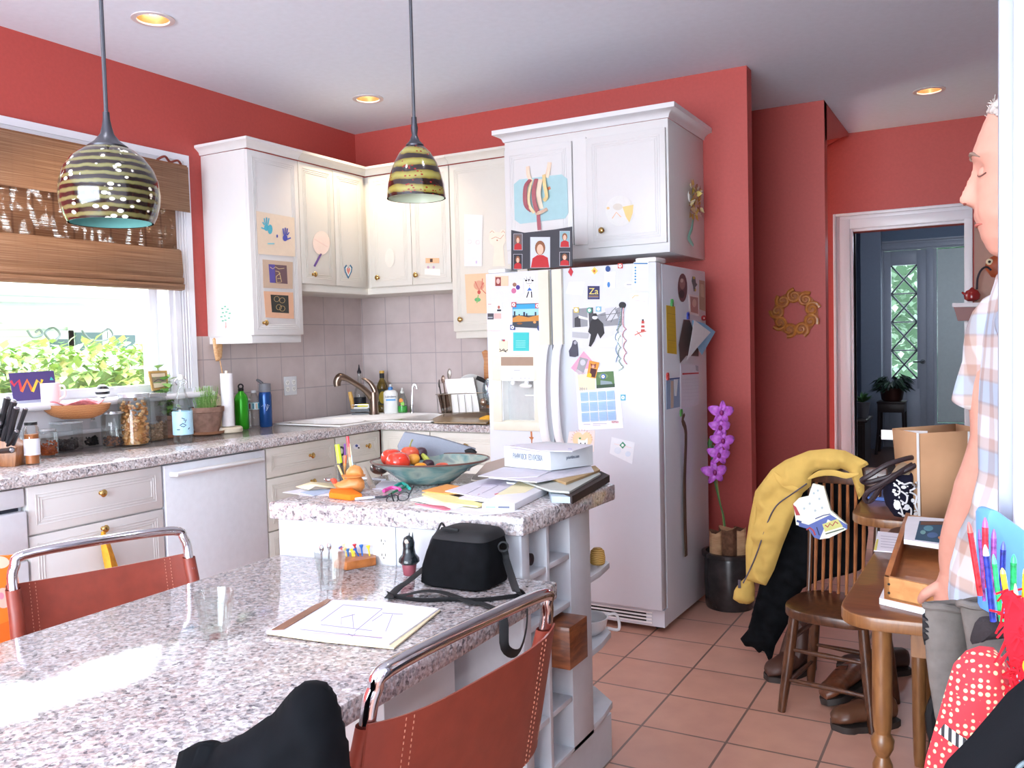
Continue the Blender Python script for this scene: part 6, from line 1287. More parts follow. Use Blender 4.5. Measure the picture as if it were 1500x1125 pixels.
for s0, s1, c in ((.12, .42, '#8aa8dc'), (.5, .85, '#5a607a')): g.ext([a0+xf*(a1-a0).length*s+nf2*.0006+Vector((0, 0, z)) for s, z in ((s0, .007), (s1, .007), (s1, .013), (s0, .013))], nf2*.0003, M(c))
g.obj('spine_print', wb_)
g = G(); g.ext([a0.lerp(a3, .3)+Vector((0, 0, .0203)), a0.lerp(a3, .5).lerp(a1.lerp(a2, .5), .7)+Vector((0, 0, .0203)), a1.lerp(a2, .85).lerp(a3, .3)+Vector((0, 0, .0203)), a3+Vector((0, 0, .0203))], (0, 0, .0004), M('#e9e2b8', .5)); g.obj('cover_patch', wb_)  # pale yellow area on the booklet cover
# left end papers
sheet('white envelope at the left corner of the island', [(414, 721), (440, 716), (492, 718), (485, 725), (455, 726)], IT, '#d6d6e0', .0012, 'envelope', 'envelope')
sheet('blue-edged letter under the cream envelope at the left corner', [(440, 721), (470, 716), (496, 718), (460, 726)], IT+.0014, '#a8b8d0', .0012, 'envelope', 'envelope')
f_ = lambda u, v: Iz(u, v, IT+.004)
g = G(); g.rows([[f_(433, 713)+Vector((0, 0, .0)), f_(455, 711)+Vector((0, 0, .012)), f_(488, 710)+Vector((0, 0, .004))], [f_(452, 719)+Vector((0, 0, .004)), f_(462, 718)+Vector((0, 0, .014)), f_(492, 716)+Vector((0, 0, .002))]], M('#eadfba', .7), cu=False)
o = g.obj('cream_envelope', None, 'open cream envelope curling up at the left corner of the island', 'envelope'); o.modifiers.new('th', 'SOLIDIFY').thickness = .0015
# orange bird tape holder + sponge
OR = wood('orange_pine', '#c4783a', '#d89250', (8, 30, 30), .5)
bl0 = Iz(509, 722); BD = fplane(bl0, (CF.x, CF.y, 0)); f_ = BD[0]; nn = -Vector((CF.x, CF.y, 0)).normalized(); kk = px(bl0)
t = T('wooden_bird', 'orange wooden bird-shaped holder with a dish rim on the island', 'ornament', bl0)
g = G(); puff(f_, nn, [(483, 703), (489, 706), (497, 706), (507, 701), (512, 697), (529, 698), (534, 706), (534, 714), (528, 722), (500, 723), (494, 717), (489, 711)], .02, OR, .005, g=g); g.obj('body', t)
g = G(); puff(f_, nn, [(506, 696), (507, 690), (512, 684), (519, 681), (527, 683), (532, 690), (533, 697), (520, 700)], .018, OR, .005, g=g); g.obj('head', t)
g = G(); g.lathe([(12*kk, 0), (17*kk, .5*kk), (17.5*kk, 2*kk), (12*kk, 2*kk)], f_(518, 698), OR, 28); g.obj('ring', t)
g = G(); puff(f_, nn, [(483, 702), (489, 700), (493, 702), (496, 710), (491, 712), (487, 708)], .012, M('#c8503a', .5), .004, g=g); g.obj('tail', t)
g = G(); p_ = Iz(505, 731); g.ext([Iz(482, 730), Iz(484, 724), Iz(516, 723), Iz(531, 732), Iz(512, 734)], (0, 0, .018), M('#ee7a24', .9, bump=.5, scale=150)); g.obj('orange_sponge', None, 'bright orange sponge at the front edge of the island', 'sponge', bev=.004)
# pen cup behind the bird
pc = Iz(502, 713); pc = Iz(508, 708); kk = px(pc); hh = (708-680)*kk
t = T('pen_cup', 'clear cup full of pens and markers behind the wooden bird', 'cup', pc)
G().lathe([(11*kk, 0), (12.5*kk, 1*kk), (15*kk, hh), (14*kk, hh), (11.5*kk, 2*kk), (.001, 2*kk)], pc, GLASS, 24).obj('glass_body', t)
XF = Vector((CF.x, CF.y, 0)).normalized()
def pen(name, label, u0, v0, u1, v1, w, cols, d=0, cat='pen', tip=None):
    pl = fplane(pc-XF*d, (CF.x, CF.y, 0))[0]; a, b = pl(u0, v0), pl(u1, v1); kk = px(a); t = T(name, label, cat, a); n = len(cols)
    for i, c in enumerate(cols): G().tube([a.lerp(b, i/n), a.lerp(b, (i+1)/n)], w*kk/2, M(c, .35), n=8).obj(['barrel', 'grip', 'cap'][min(i, 2)], t)
    return t
pen('highlighter', 'fluorescent yellow highlighter standing at the left of the pen cup', 502, 705, 494, 651, 7.5, ['#24262a', '#2c2e30', '#c8e838', '#c8e838'], .02, 'highlighter')
pen('red_marker', 'tall red-tipped marker standing highest in the pen cup', 516, 700, 509, 639, 4.5, ['#efe8dc', '#e8c090', '#ea7a60', '#d8404a'], 0, 'marker')
pen('orange_crayon', 'orange marker leaning in the middle of the pen cup', 503, 702, 506, 667, 5, ['#e8963c', '#e8963c', '#e06a3a'], .01, 'marker')
pen('purple_pen', 'purple pen in the pen cup behind the orange marker', 506, 700, 505, 650, 3, ['#4a3a5a', '#7a4a9a', '#8a5ab0'], -.01)
pen('black_scissors_handle', 'black scissor handles in the pen cup', 504, 700, 499, 664, 3, ['#1d1d22', '#1d1d22'], -.02, 'scissors')
g = G(); pl = fplane(pc+XF*.02, (CF.x, CF.y, 0))[0]; g.tube([pl(500+4*math.cos(a), 661+6*math.sin(a)) for a in [2*PI*i/12 for i in range(12)]], .0035, BLACK, n=6, closed=True); g.obj('scissors_loop', [o for o in bpy.data.objects if o.name.startswith('black_scissors')][0])
pen('orange_pencil', 'orange pencil leaning left in the pen cup', 507, 708, 495, 681, 3, ['#f0a048', '#f0c080'], .03, 'pencil')
pen('striped_pencil', 'white and rainbow striped pencil beside the red marker', 519, 700, 512, 650, 2.6, ['#e8b8b0', '#c8e0e8', '#e8e0c0'], .0, 'pencil')
pen('silver_pen', 'long silver pen lying across the wooden bird', 512, 699, 565, 703, 3, ['#9aa0a8', '#d8dce2', '#c0c4ca'], .03)
g = G(); g.tube([Iz(534, 700)+Vector((0, 0, .03)), Iz(546, 716)+Vector((0, 0, .005))], [.008, .010], M('#a89c90', .4), n=10); g.obj('marker_barrel', None, 'grey marker leaning from the wooden bird to the bowl', 'marker')
g = G(); g.sph(Iz(481, 706)+Vector((0, 0, .008)), (.018, .012, .007), M('#b8b4b4', .15, .9)); g.obj('tape_measure', None, 'small shiny metal clip at the tail of the wooden bird', 'clip')
# clutter between bird and bowl
sheet('white note under the pens left of the fruit bowl', [(545, 716), (560, 703), (592, 707), (586, 718)], IT, '#e6e3f0', .001)
def tubeobj(name, label, cat, pts, r, c, n=6): G().tube([Iz(u, v)+Vector((0, 0, z+r)) for u, v, z in pts], r, M(c, .4), n=n, sm=4).obj(name, None, label, cat)
tubeobj('pink_pen', 'bright pink pen lying left of the eyeglasses', 'pen', [(562, 722, 0), (575, 719, .004), (586, 722, .004)], .006, '#d8509a')
tubeobj('teal_pen', 'teal pen lying between the pink pen and the bowl', 'pen', [(578, 716, .002), (590, 712, .004), (600, 720, .004)], .005, '#2aa89a')
tubeobj('green_pen', 'dark green pen lying behind the eyeglasses', 'pen', [(570, 727, 0), (582, 722, .004), (598, 716, .006)], .004, '#2a7a5a')
tubeobj('black_pen', 'black and grey pen lying at the front of the clutter', 'pen', [(546, 730, 0), (560, 731, .002), (578, 727, 0)], .004, '#3a3c44')
tubeobj('white_stylus', 'white pen with a blue end lying by the orange sponge', 'pen', [(520, 733, 0), (540, 732, .002), (552, 730, 0)], .004, '#dcdce8')
# eyeglasses
gp = Iz(585, 734); EG = M('#202228', .3)
t = T('eyeglasses', 'dark-framed eyeglasses lying open at the front edge of the island', 'eyeglasses', gp)
EF = fplane(gp+Vector((0, 0, .002)), (CF.x, CF.y, .5))[0]
def eg(pts, z=0): return [EF(u, v) for u, v in pts]
for cx, cy, a in ((575, 731, -.3), (591, 727, -.35)):
    pts = []
    for i in range(16):
        q = 2*PI*i/16; x, y = 9*math.cos(q), 6*math.sin(q); pts.append((cx+x*math.cos(a)-y*math.sin(a), cy+x*math.sin(a)+y*math.cos(a)))
    G().tube(eg(pts), .0016, EG, n=6, closed=True).obj('lens_frame', t); g = G(); g.ext(eg(pts), (0, 0, .001), GLASS); g.obj('lens', t)
G().tube([*eg([(573, 722)]), EF(577, 735)], .0022, EG, n=6).obj('temple', t)
G().tube([*eg([(598, 727), (602, 720), (606, 712)])], .0022, EG, n=6, sm=3).obj('temple', t)
# ================================================================== TABLE TOP
TZ = .7505
def Tz(u, v, z=TZ): return P(u, v, 'z', z)
def tumbler(label, u, v, w, h, first=[None]):
    c = Tz(u, v); k = px(c)
    if first[0] is None:
        t = T('drinking_glass', label, 'glass', c, group='clear fluted glasses on the dining table'); r = w*k/2; hh = h*k
        prof = [(r*.62, 0), (r*.66, .004), (r*.7, hh*.15), (r*.82, hh*.55), (r*.95, hh*.8), (r, hh), (r*.95, hh), (r*.9, hh*.8), (r*.76, hh*.5), (r*.62, hh*.14), (.001, hh*.12)]
        R = []
        for i, (rr, z) in enumerate(prof):
            wv = .035 if 1 < i < 4 else .0
            R.append([c+Vector((rr*(1+wv*math.cos(9*a))*math.cos(a), rr*(1+wv*math.cos(9*a))*math.sin(a), z)) for a in [2*PI*j/72 for j in range(72)]])
        G().rows(R, glassm('tumbler_glass', '#fbfdfc', .3), cap0=True, cap1=True).obj('glass_body', t)
        first[0] = t; return t
    r = first[0].copy(); COL.objects.link(r); r.location = c; r['label'] = label
    for ch in first[0].children: d = ch.copy(); COL.objects.link(d); d.parent = r
    return r
tumbler('empty fluted drinking glass on the table near the golf-tee block', 485, 860, 48, 55)
tumbler('empty fluted drinking glass standing alone nearer the left chair', 316, 932, 48, 55)
# golf tee game
gb = [Tz(508, 834), Tz(551, 828), Tz(548, 817), Tz(500, 817)]
t = T('peg_game', 'wooden block with colourful golf tees and two metal bells', 'game', Tz(525, 826))
gb = [Tz(489, 832), Tz(508, 835.5), Tz(551, 828), Tz(550, 819), Tz(496, 816)]
G().ext(gb, (0, 0, .022), wood('peg_block', '#8a4c20', '#b06a34', (20, 20, 20))).obj('block', t, bev=.001)
def tee(u0, v0, u1, v1, c):
    f_ = fplane(Tz(525, 826), (CF.x, CF.y, 0))[0]; a, b = f_(u0, v0), f_(u1, v1); kk = px(a)
    d = (a-b); X = d.to_track_quat('Z', 'Y').to_matrix(); L = d.length
    G().lathe([(.5*kk, 0), (1.1*kk, L*.2), (1.3*kk, L*.7), (3*kk, L*.92), (3.1*kk, L), (.001, L*.96)], b, M(c, .3), 12, X).obj('tee', t)
for q_ in ((539, 799, 542, 817, '#ecd040'), (529, 798, 531, 816, '#2a6ac0'), (519, 797, 521, 808, '#d0333a'), (519, 803, 528, 819, '#2a5ab0'), (515, 804, 518, 822, '#f0d83a'), (509, 804, 511, 818, '#2a6ab0'), (518, 806, 520, 818, '#f0d860'), (505, 803, 508, 818, '#e8d040'), (498, 801, 506, 812, '#2a4aa0'), (503, 797, 507, 806, '#f0e8b0'), (500, 802, 504, 812, '#d8502a')): tee(*q_)
for u, v in ((471, 803), (482, 800)):
    f_ = fplane(Tz(525, 826), (CF.x, CF.y, 0))[0]; p = f_(u, v); kk = px(p); G().sph(p, (4*kk, 3*kk, 5.6*kk), CHROME).obj('egg_bell', t); G().tube([p, Tz(u, 820)], .003, CHROME, n=6).obj('stem', t)
# penguin/donkey figurine
dk = Tz(600, 842); f_ = fplane(dk, (CF.x, CF.y, 0))[0]; nn = -Vector((CF.x, CF.y, 0)).normalized(); kk = px(dk)
t = T('ceramic_figurine', 'black glazed animal figurine with a pale muzzle left of the camera bag', 'figurine', dk)
DKM = M('#202629', .12, var=.3, scale=60)
G().lathe([(8*kk, 0), (9*kk, 1*kk), (11*kk, 18*kk), (10*kk, 20*kk)], dk, M('#8a4450', .5), 24).obj('base_pot', t)
G().lathe([(12.5*kk, 17*kk), (15.5*kk, 20*kk), (15*kk, 25*kk), (10*kk, 31*kk), (8.5*kk, 40*kk), (9*kk, 48*kk), (7*kk, 55*kk), (2*kk, 58*kk)], dk, DKM, 28).obj('body', t)
G().sph(f_(598.5, 791)+nn*.004, (6.5*kk, 7*kk, 5.5*kk), DKM).obj('muzzle_dark', t); G().sph(f_(597, 792)+nn*.01, (4.2*kk, 4*kk, 4.6*kk), M('#c9b8a8', .4)).obj('muzzle', t)
for u in (599, 604): G().cyl(f_(u, 790), f_(u+.5, 780), 2*kk, DKM, .5*kk, 10).obj('ear', t)
# camera bag
BK = M('#0d0e11', .9, var=.2); BK2 = M('#111215', .75)
b_ = Tz(668, 868); kk = px(b_)
t = T('camera_bag', 'black nylon camera bag with a shoulder strap on the end of the table', 'bag', b_)
ua = (Tz(713, 872)-Tz(612, 858)).normalized(); ub = Vector((-ua.y, ua.x, 0)); 
if ub.dot(CF) < 0: ub = -ub
L_ = (Tz(713, 872)-Tz(612, 858)).length; c0 = Tz(606, 857)
def bgp(a, b, c):
    a = a+(1-a)*max(0, c)*.16; b = b+(1-b)*max(0, c)*.12; return c0+ua*(L_*a)+ub*(.155*b)+Vector((0, 0, .138*c))
R = []
for zc, ins, top in ((0, .06, 0), (.04, .0, 0), (.35, -.035, 0), (.62, -.02, 0), (.86, .04, .02), (.97, .12, .12), (1.0, .25, .25)):
    ring_ = []
    for i in range(40):
        q = 2*PI*i/40; x = abs(math.cos(q))**.45*math.copysign(1, math.cos(q)); y = abs(math.sin(q))**.45*math.copysign(1, math.sin(q))
        ring_.append(bgp(.5+x*(.5-ins*.8), .5+y*(.5-ins*.9), zc+(.02*noise.noise(Vector((x*3, y*3, zc*3)))) ))
    R.append(ring_)
G().rows(R, BK, cap0=True, cap1=True).obj('body', t)
R = []
for zc, ins in ((.86, .03), (.93, .06), (1.0, .14), (1.03, .26)):
    R.append([bgp(.5+abs(math.cos(q))**.4*math.copysign(1, math.cos(q))*(.5-ins*.7), .5+abs(math.sin(q))**.4*math.copysign(1, math.sin(q))*(.5-ins*.8), zc) for q in [2*PI*i/40 for i in range(40)]])
G().rows(R, BK2, cap0=False, cap1=True).obj('lid', t)
G().tube([bgp(.2, .1, 1.04), bgp(.35, .08, 1.06), bgp(.5, .1, 1.04)], [.004, .006, .004], BK2, n=8, sm=4).obj('zip_pull', t)
G().tube([bgp(-.02, .2, .2)]+[bgp(-.03+.02*math.sin(i), .3+.5*i/8, .75+.28*math.sin(PI*i/8)) for i in range(9)], .003, M('#3a3b40', .4, .4), n=6, sm=3).obj('zipper', t)
f_ = fplane(bgp(1.0, .5, .6), (CF.x, CF.y, 0))[0]
G().tube([f_(737+7*math.cos(a), 801+7*math.sin(a)) for a in [2*PI*i/16 for i in range(16)]], .0028, BLACK, n=8, closed=True).obj('strap_ring', t)
def strap(pts, w, par=t):
    g = G(); g.tube(pts, w, BK2, n=10, sm=5, flat=(0, 0, 1)); g.obj('shoulder_strap', par)
def tz(u, v, z): return P(u, v, 'z', TZ+z)
strap([f_(738, 806), f_(742, 822), tz(755, 862, .03), tz(762, 872, .004), tz(740, 876, .003), tz(700, 880, .003), tz(660, 879, .003), tz(620, 880, .003), tz(585, 876, .003), tz(570, 870, .005)], .0115)
strap([tz(569, 876, .008), tz(585, 860, .01), tz(600, 850, .02), bgp(-.03, .6, .35)], .0115)
strap([tz(570, 872, .003), tz(590, 872, .003), tz(620, 866, .012), tz(650, 868, .01), tz(690, 882, .006), tz(706, 884, .004), Vector((2.862, -3.1, .75)), Vector((2.885, -3.13, .69)), Vector((2.885, -3.07, .66)), Vector((2.88, -3.02, .70)), Vector((2.86, -2.98, .753)), tz(762, 868, .01)], .0115)
# clipboard with drawing
t = T('clipboard', 'brown clipboard with white sheets bearing a pencil plan on the table', 'clipboard', Tz(510, 910))
def slab(name, pts, z, th, m, par, lay=()):
    g = G(); g.ext([P(u, v, 'z', z+th)-Vector((0, 0, th)) for u, v in pts], (0, 0, th), m); k = 0
    for c, p in lay: g.ext([P(u, v, 'z', z+th)+Vector((0, 0, .0001)) for u, v in p], (0, 0, .0002), M(c, .7))
    return g.obj(name, par)
slab('board', [(391, 927), (479, 877), (492, 879), (640, 893), (576, 949), (500, 940)], TZ, .003, wood('hardboard', '#7a4e34', '#93644a', (9, 9, 9)), t)
slab('manila_folder', [(391, 927), (486, 886), (645, 893), (577, 949), (470, 938)], TZ+.003, .003, M('#e6d8b4', .7), t)
lay = [('#8f8bab', st(p, .8)) for p in ([(440, 922), (560, 935)], [(470, 915), (545, 924)], [(503, 886), (470, 910)], [(503, 886), (560, 892)], [(560, 892), (520, 925)], [(500, 915), (500, 905), (520, 900)], [(516, 900), (518, 920)], [(560, 898), (590, 900)], [(545, 910), (560, 900)], [(575, 900), (565, 925)])]+[('#d8a8b8', st([(455, 927), (560, 934)], .6)), ('#8a8aa8', st([(510, 928), (516, 932), (521, 928)], .8))]
slab('white_paper', [(390, 924), (488, 878.5), (560, 881), (643, 891), (570, 943), (480, 933)], TZ+.006, .004, M('#dcdbe4', .8), t, lay)
c_ = Tz(440, 893)
slab('clip_edge', [(398, 922), (462, 885), (484, 879), (478, 884), (416, 921)], TZ+.0102, .002, wood('hardboard', '#7a4e34', '#93644a', (9, 9, 9)), t)
# wine rack contents and side shelf things
def wine(label, y, z):
    t = T('wine_bottle', label, 'wine bottle', (2.6, y, z)); X = Vector((1, 0, 0)).to_track_quat('Z', 'Y').to_matrix()
    G().lathe([(.036, 0), (.037, .01), (.037, .16), (.015, .2), (.014, .22)], (2.452, y, z), M('#1c2a1c', .1), 24, X).obj('glass_body', t)
    G().lathe([(.0155, .2), (.0165, .26), (.0165, .285), (.012, .286), (.002, .284)], (2.452, y, z), M('#22222a', .3), 20, X).obj('foil_capsule', t)
w0 = P(780, 819, 'x', 2.738); wine('dark wine bottle with black foil neck lying in the front column of the island rack', w0.y-.005, w0.z)
wb0 = P(827, 950, 'x', 2.79)
g = G(); WB = wood('walnut_box', '#5a2e1c', '#9a5a34', (8, 8, 30), .35)
g.box(2.60, 2.80, -2.625, -2.505, wb0.z-.065, wb0.z+.055, WB); g.obj('wooden_box', None, 'walnut box with bold grain sticking out of the island rack', 'box', bev=.002)
WV = stripes('woven_straw', 'Z', 55, [(0, '#a8782c'), (.5, '#d8aa54'), (1, '#e8c478')], .6, dist=3)
p = P(872, 834, 'x', 2.70); p.z = .6355; kk = px(p)
g = G(); g.lathe([(9*kk, 0), (11*kk, 2*kk), (11.5*kk, 10*kk), (10*kk, 20*kk), (6*kk, 24*kk)], p+Vector((0, .02, 0)), WV, 24); g.obj('woven_jar', None, 'small woven straw jar on the top end shelf of the island', 'basket')
p2 = P(863, 808, 'x', 2.68); g = G(); q_ = Vector((p2.x-.06, p2.y+.02, .6355)); g.lathe([(.03, 0), (.035, .03), (.02, .1), (.022, .11), (.034, .15), (.036, .152)], q_, M('#4a2c22', .3), 20); g.obj('brown_vase', None, 'dark brown vase behind the woven straw jar', 'vase')
p = P(862, 868, 'x', 2.70); q_ = Vector((2.66, -2.2, .4055)); g = G()
for i, (r, z) in enumerate(((.055, 0), (.06, .03))): pass
g.lathe([(.04, 0), (.062, .02), (.07, .055), (.066, .055), (.058, .022), (.001, .006)], q_, WHITE, 28); o = g.obj('white_pitcher', None, 'white cup with a looped handle on the middle end shelf of the island', 'cup')
G().tube([q_+Vector((.045, .045, .05)), q_+Vector((.075, .07, .05)), q_+Vector((.08, .075, .0)), q_+Vector((.05, .045, .01))], .005, WHITE, n=8, sm=5).obj('handle', o)
# ================================================================== ALCOVE WREATH, CROCK, ORCHID
c = P(1165, 459, 'y', .955); kk = px(c); X = Vector((0, -1, 0)).to_track_quat('Z', 'Y').to_matrix()
t = T('wall_wreath', 'round ring of carved orange swirls hanging on the red alcove wall', 'wall ornament', c)
SW = wood('carved_orange_wood', '#b0602a', '#d08838', (20, 20, 20), .5)
G().lathe([(17*kk, .004), (19*kk, .014), (28*kk, .018), (32*kk, .01), (32*kk, .002), (17*kk, .002)], c, M('#b0683c', .6), 48, X, cap=False).obj('ring', t)
for i in range(9):
    a = 2*PI*i/9+.2; cc = c+X @ Vector((25*kk*math.cos(a), 25*kk*math.sin(a), .014)); pts = []
    for j in range(14):
        b = a+j*.75; r = (10.5-j*.68)*kk; pts.append(cc+X @ Vector((r*math.cos(b), r*math.sin(b), .004+.0006*j)))
    G().tube(pts, [3.0*kk*(1-.04*j) for j in range(14)], SW, n=7, sm=2).obj('swirl', t)
cc = P(1070, 893, 'z', 0); cc = Vector((2.65, -.43, 0)); kk = px(cc)
CKM = M('#2f2a2a', .25, var=.15, scale=20)
zc = zcol(1065, 806, cc.x, cc.y)
t = T('stoneware_crock', 'large dark brown stoneware crock beside the refrigerator holding split logs', 'crock', cc)
r0 = 36*kk
G().lathe([(r0*.93, 0), (r0*.97, .01), (r0, zc*.5), (r0*.98, zc*.86), (r0*.96, zc*.9), (r0*1.09, zc*.92), (r0*1.1, zc*.99), (r0*1.04, zc), (r0*.94, zc), (r0*.9, zc*.9), (r0*.9, .03), (.001, .02)], cc, CKM, 40).obj('body', t)
BARK = M('#6a4a38', .85, var=.2, bump=.6, scale=40); LOGW = wood('split_log', '#a87a54', '#c9a078', (6, 6, 30), .7, 0)
for i, (u, v, w, rot) in enumerate(((1048, 778, 10, .1), (1066, 773, 15, -.05), (1084, 774, 10, .1), (1070, 776, 12, .2))):
    f_ = fplane(cc+Vector((0, .055 if i == 3 else -.03, 0)), (CF.x, CF.y, 0))[0]; p = f_(u, v); kk2 = px(p); h_ = p.z-zc*.6
    g = G(); R = []
    for z in (0, h_*.5, h_):
        R.append([Vector((p.x, p.y, zc*.6+z))+Vector((math.cos(a)*w*kk2*(.9+.25*noise.noise(Vector((a*2, i, z)))), math.sin(a)*w*kk2*(.8+.3*noise.noise(Vector((a, i+3, z)))), .01*math.cos(a*2)*(z > .1))) for a in [2*PI*j/9+rot for j in range(9)]])
    g.rows(R, BARK if i % 2 else LOGW, cap0=True, cap1=False); g.face([g.v(q) for q in R[-1]], LOGW if i % 2 else BARK); g.obj('firewood_log', None, ['pale split log at the left of the crock', 'brown split log in the middle of the crock', 'pale split log at the right of the crock', 'dark log at the back of the crock by the yellow jacket'][i], 'log', bev=.002)
# orchid
oc = cc+Vector((-.02, .0, .1)); f_ = fplane(cc, (CF.x, CF.y, 0))[0]
t = T('artificial_orchid', 'purple orchid spray with five blooms standing in the stoneware crock', 'orchid', cc+Vector((0, 0, .06)))
ST_ = M('#3f6a3a', .5)
nn = -Vector((CF.x, CF.y, 0)).normalized()
G().tube([f_(1064, 860), f_(1062, 772), f_(1054, 735), f_(1047, 705), f_(1044, 680), f_(1042, 650), f_(1052, 620), f_(1056, 600)], .0045, ST_, n=8, sm=5).obj('stem', t)
G().tube([f_(1066, 860), f_(1060, 768), f_(1052, 720), f_(1049, 690), f_(1050, 660)], .0035, M('#7a8a4a', .5), n=8, sm=5).obj('stem', t)
for u, v, s in ((1055, 604, 18), (1053, 626, 15.5), (1057, 645, 17), (1051, 666, 16.5), (1045, 691, 18)):
    p = f_(u, v)+nn*.02; kk2 = px(p); fl_ = G(); rnd = random.Random(u)
    for j in range(5):
        a = PI/2+2*PI*j/5+rnd.uniform(-.2, .2); d = CR*math.cos(a)+CU*math.sin(a); sd = CR*-math.sin(a)+CU*math.cos(a); L = s*kk2*(1.0 if j not in (1, 4) else 1.1); w = L*(.55 if j not in (1, 4) else .75)
        R = []
        for i in range(7):
            q = i/6; ww = w*math.sin(PI*min(.97, .1+.85*q))**.8
            R.append([p+d*(L*q)+sd*(ww*x)+nn*(.012*math.sin(PI*q)-.014*q*q+.006*abs(x)*2) for x in (-.5, -.25, 0, .25, .5)])
        fl_.rows(R, M('#c060cc', .45, var=.12, scale=60), cu=False)
    o = fl_.obj('bloom', t); o.modifiers.new('th', 'SOLIDIFY').thickness = .0012
    G().sph(p+nn*.012, (.010, .010, .014), M('#8a1f6a', .4)).obj('bloom_centre', o)
g = G()
for (a, b) in (((1046, 650), (1040, 690)), ((1040, 640), (1038, 668))): leaf(g, f_(*a)-nn*.01, f_(*b)-f_(*a), .07, .02, ST_, nn)
g.obj('leaves', t)
# ================================================================== SIDE TABLES AND WOODEN CHAIR
TW1 = wood('side_table_top', '#55301d', '#704228', (6, 30, 30), .35); TW2 = wood('side_table_leg', '#6e4526', '#8f6239', (30, 30, 6), .35)
def rpoly(pts, r, n=6):
    out = []
    for i, p in enumerate(pts):
        a, b, c = Vector(pts[i-1]), Vector(p), Vector(pts[(i+1) % len(pts)]); d1, d2 = (a-b).normalized(), (c-b).normalized()
        s, e = b+d1*r, b+d2*r
        for k in range(n+1): t = k/n; out.append(tuple(s*(1-t)**2+b*2*t*(1-t)+e*t*t))
    return out
def turned_leg(g, x, y, zt, m, s=.72):
    prof = [(.02, 0), (.024, .03), (.027, .12), (.03, .3), (.031, .36), (.02, .38), (.033, .40), (.036, .42), (.024, .435), (.028, .45), (.031, .5), (.03, zt-.01), (.03, zt)]
    g.lathe([(r*s, z) for r, z in prof], (x, y, 0), m, 20)
t = T('side_table', 'brown wooden drop-leaf side table in front, with a paper tray on it', 'table', (3.95, -2.2, 0))
g = G(); g.ext([(x, y, .71) for x, y in rpoly([(3.535, -1.72), (3.515, -2.76), (4.3, -2.70), (4.3, -1.72)], .11)], (0, 0, .03), TW1, TW2); g.obj('tabletop', t, bev=.004)
for x, y in ((3.60, -2.63), (4.2, -2.6), (3.62, -1.82), (4.2, -1.82)): g = G(); turned_leg(g, x, y, .71, TW2); g.obj('leg', t)
G().box(3.66, 4.22, -2.62, -2.6, .62, .71, TW2).obj('apron', t); G().box(3.66, 4.22, -1.84, -1.82, .62, .71, TW2).obj('apron', t)
t = T('side_table', 'second brown wooden table behind, holding the tote and the paper grocery bag', 'table', (3.9, -1.1, 0))
g = G(); g.ext([(x, y, .712) for x, y in rpoly([(3.39, -.55), (3.39, -1.66), (4.3, -1.705), (4.3, -.55)], .13)], (0, 0, .03), TW1, TW2); g.obj('tabletop', t, bev=.004)
for x, y in ((3.62, -1.55), (4.2, -1.55), (3.62, -.68), (4.2, -.68)): g = G(); turned_leg(g, x, y, .712, TW2); g.obj('leg', t)
# windsor chair
CW = wood('windsor_chair_wood', '#3a2014', '#613a24', (25, 25, 8), .3)
cc = Vector((3.33, -1.47, 0)); ra = Vector((.97, -.15, 0)).normalized(); ba = Vector((-ra.y, ra.x, 0))
t = T('wooden_chair', 'dark wooden spindle-back chair with coats hung over its back', 'chair', cc)
def cp(a, b, z): return cc+ra*a+ba*b+Vector((0, 0, z))
g = G(); g.ext([Vector((p[0], p[1], .345)) for p in [tuple(cp(.175*abs(math.cos(q))**.7*math.copysign(1, math.cos(q)), .17*abs(math.sin(q))**.7*math.copysign(1, math.sin(q)), 0))[:2] for q in [2*PI*i/40 for i in range(40)]]], (0, 0, .036), CW); g.obj('seat', t, bev=.008)
for a, b in ((-.12, -.12), (.12, -.12), (-.12, .12), (.12, .12)):
    G().tube([cp(a, b, .35), cp(a*1.15, b*1.12, .18), cp(a*1.32, b*1.28, 0)], [.018, .02, .014], CW, n=12, sm=4).obj('leg', t)
for a0, b0, a1, b1, z in ((-.148, -.144, .148, -.144, .12), (-.144, -.142, -.144, .142, .1), (.144, -.142, .144, .142, .1), (-.138, -.135, .138, -.135, .23), (-.135, .13, .135, .13, .17), (-.134, -.134, -.134, .134, .26)):
    G().tube([cp(a0, b0, z), cp((a0+a1)/2, (b0+b1)/2, z), cp(a1, b1, z)], [.006, .010, .006], CW, n=10).obj('stretcher', t)
SPW = wood('spindle_wood', '#7a4628', '#a8683c', (25, 25, 8), .3)
for i in range(7):
    a = -.118+.0295*i; G().tube([cp(a-.012, .13, .375), cp(a-.016, .165, .6), cp(a-.022, .19, .8)], [.0055, .0075, .0055], SPW, n=8, sm=3).obj('spindle', t)
for a in (-.15, .085): G().tube([cp(a, .12, .375), cp(a*1.04, .165, .6), cp(a*1.1, .19, .83)], [.0085, .011, .009], CW, n=10, sm=3).obj('back_post', t)
G().ext([cp(a, .18, .79) for a in (-.18, .12)]+[cp(a, .19, .86) for a in (.12, -.18)], ba*.018, CW).obj('top_rail', t, bev=.004)
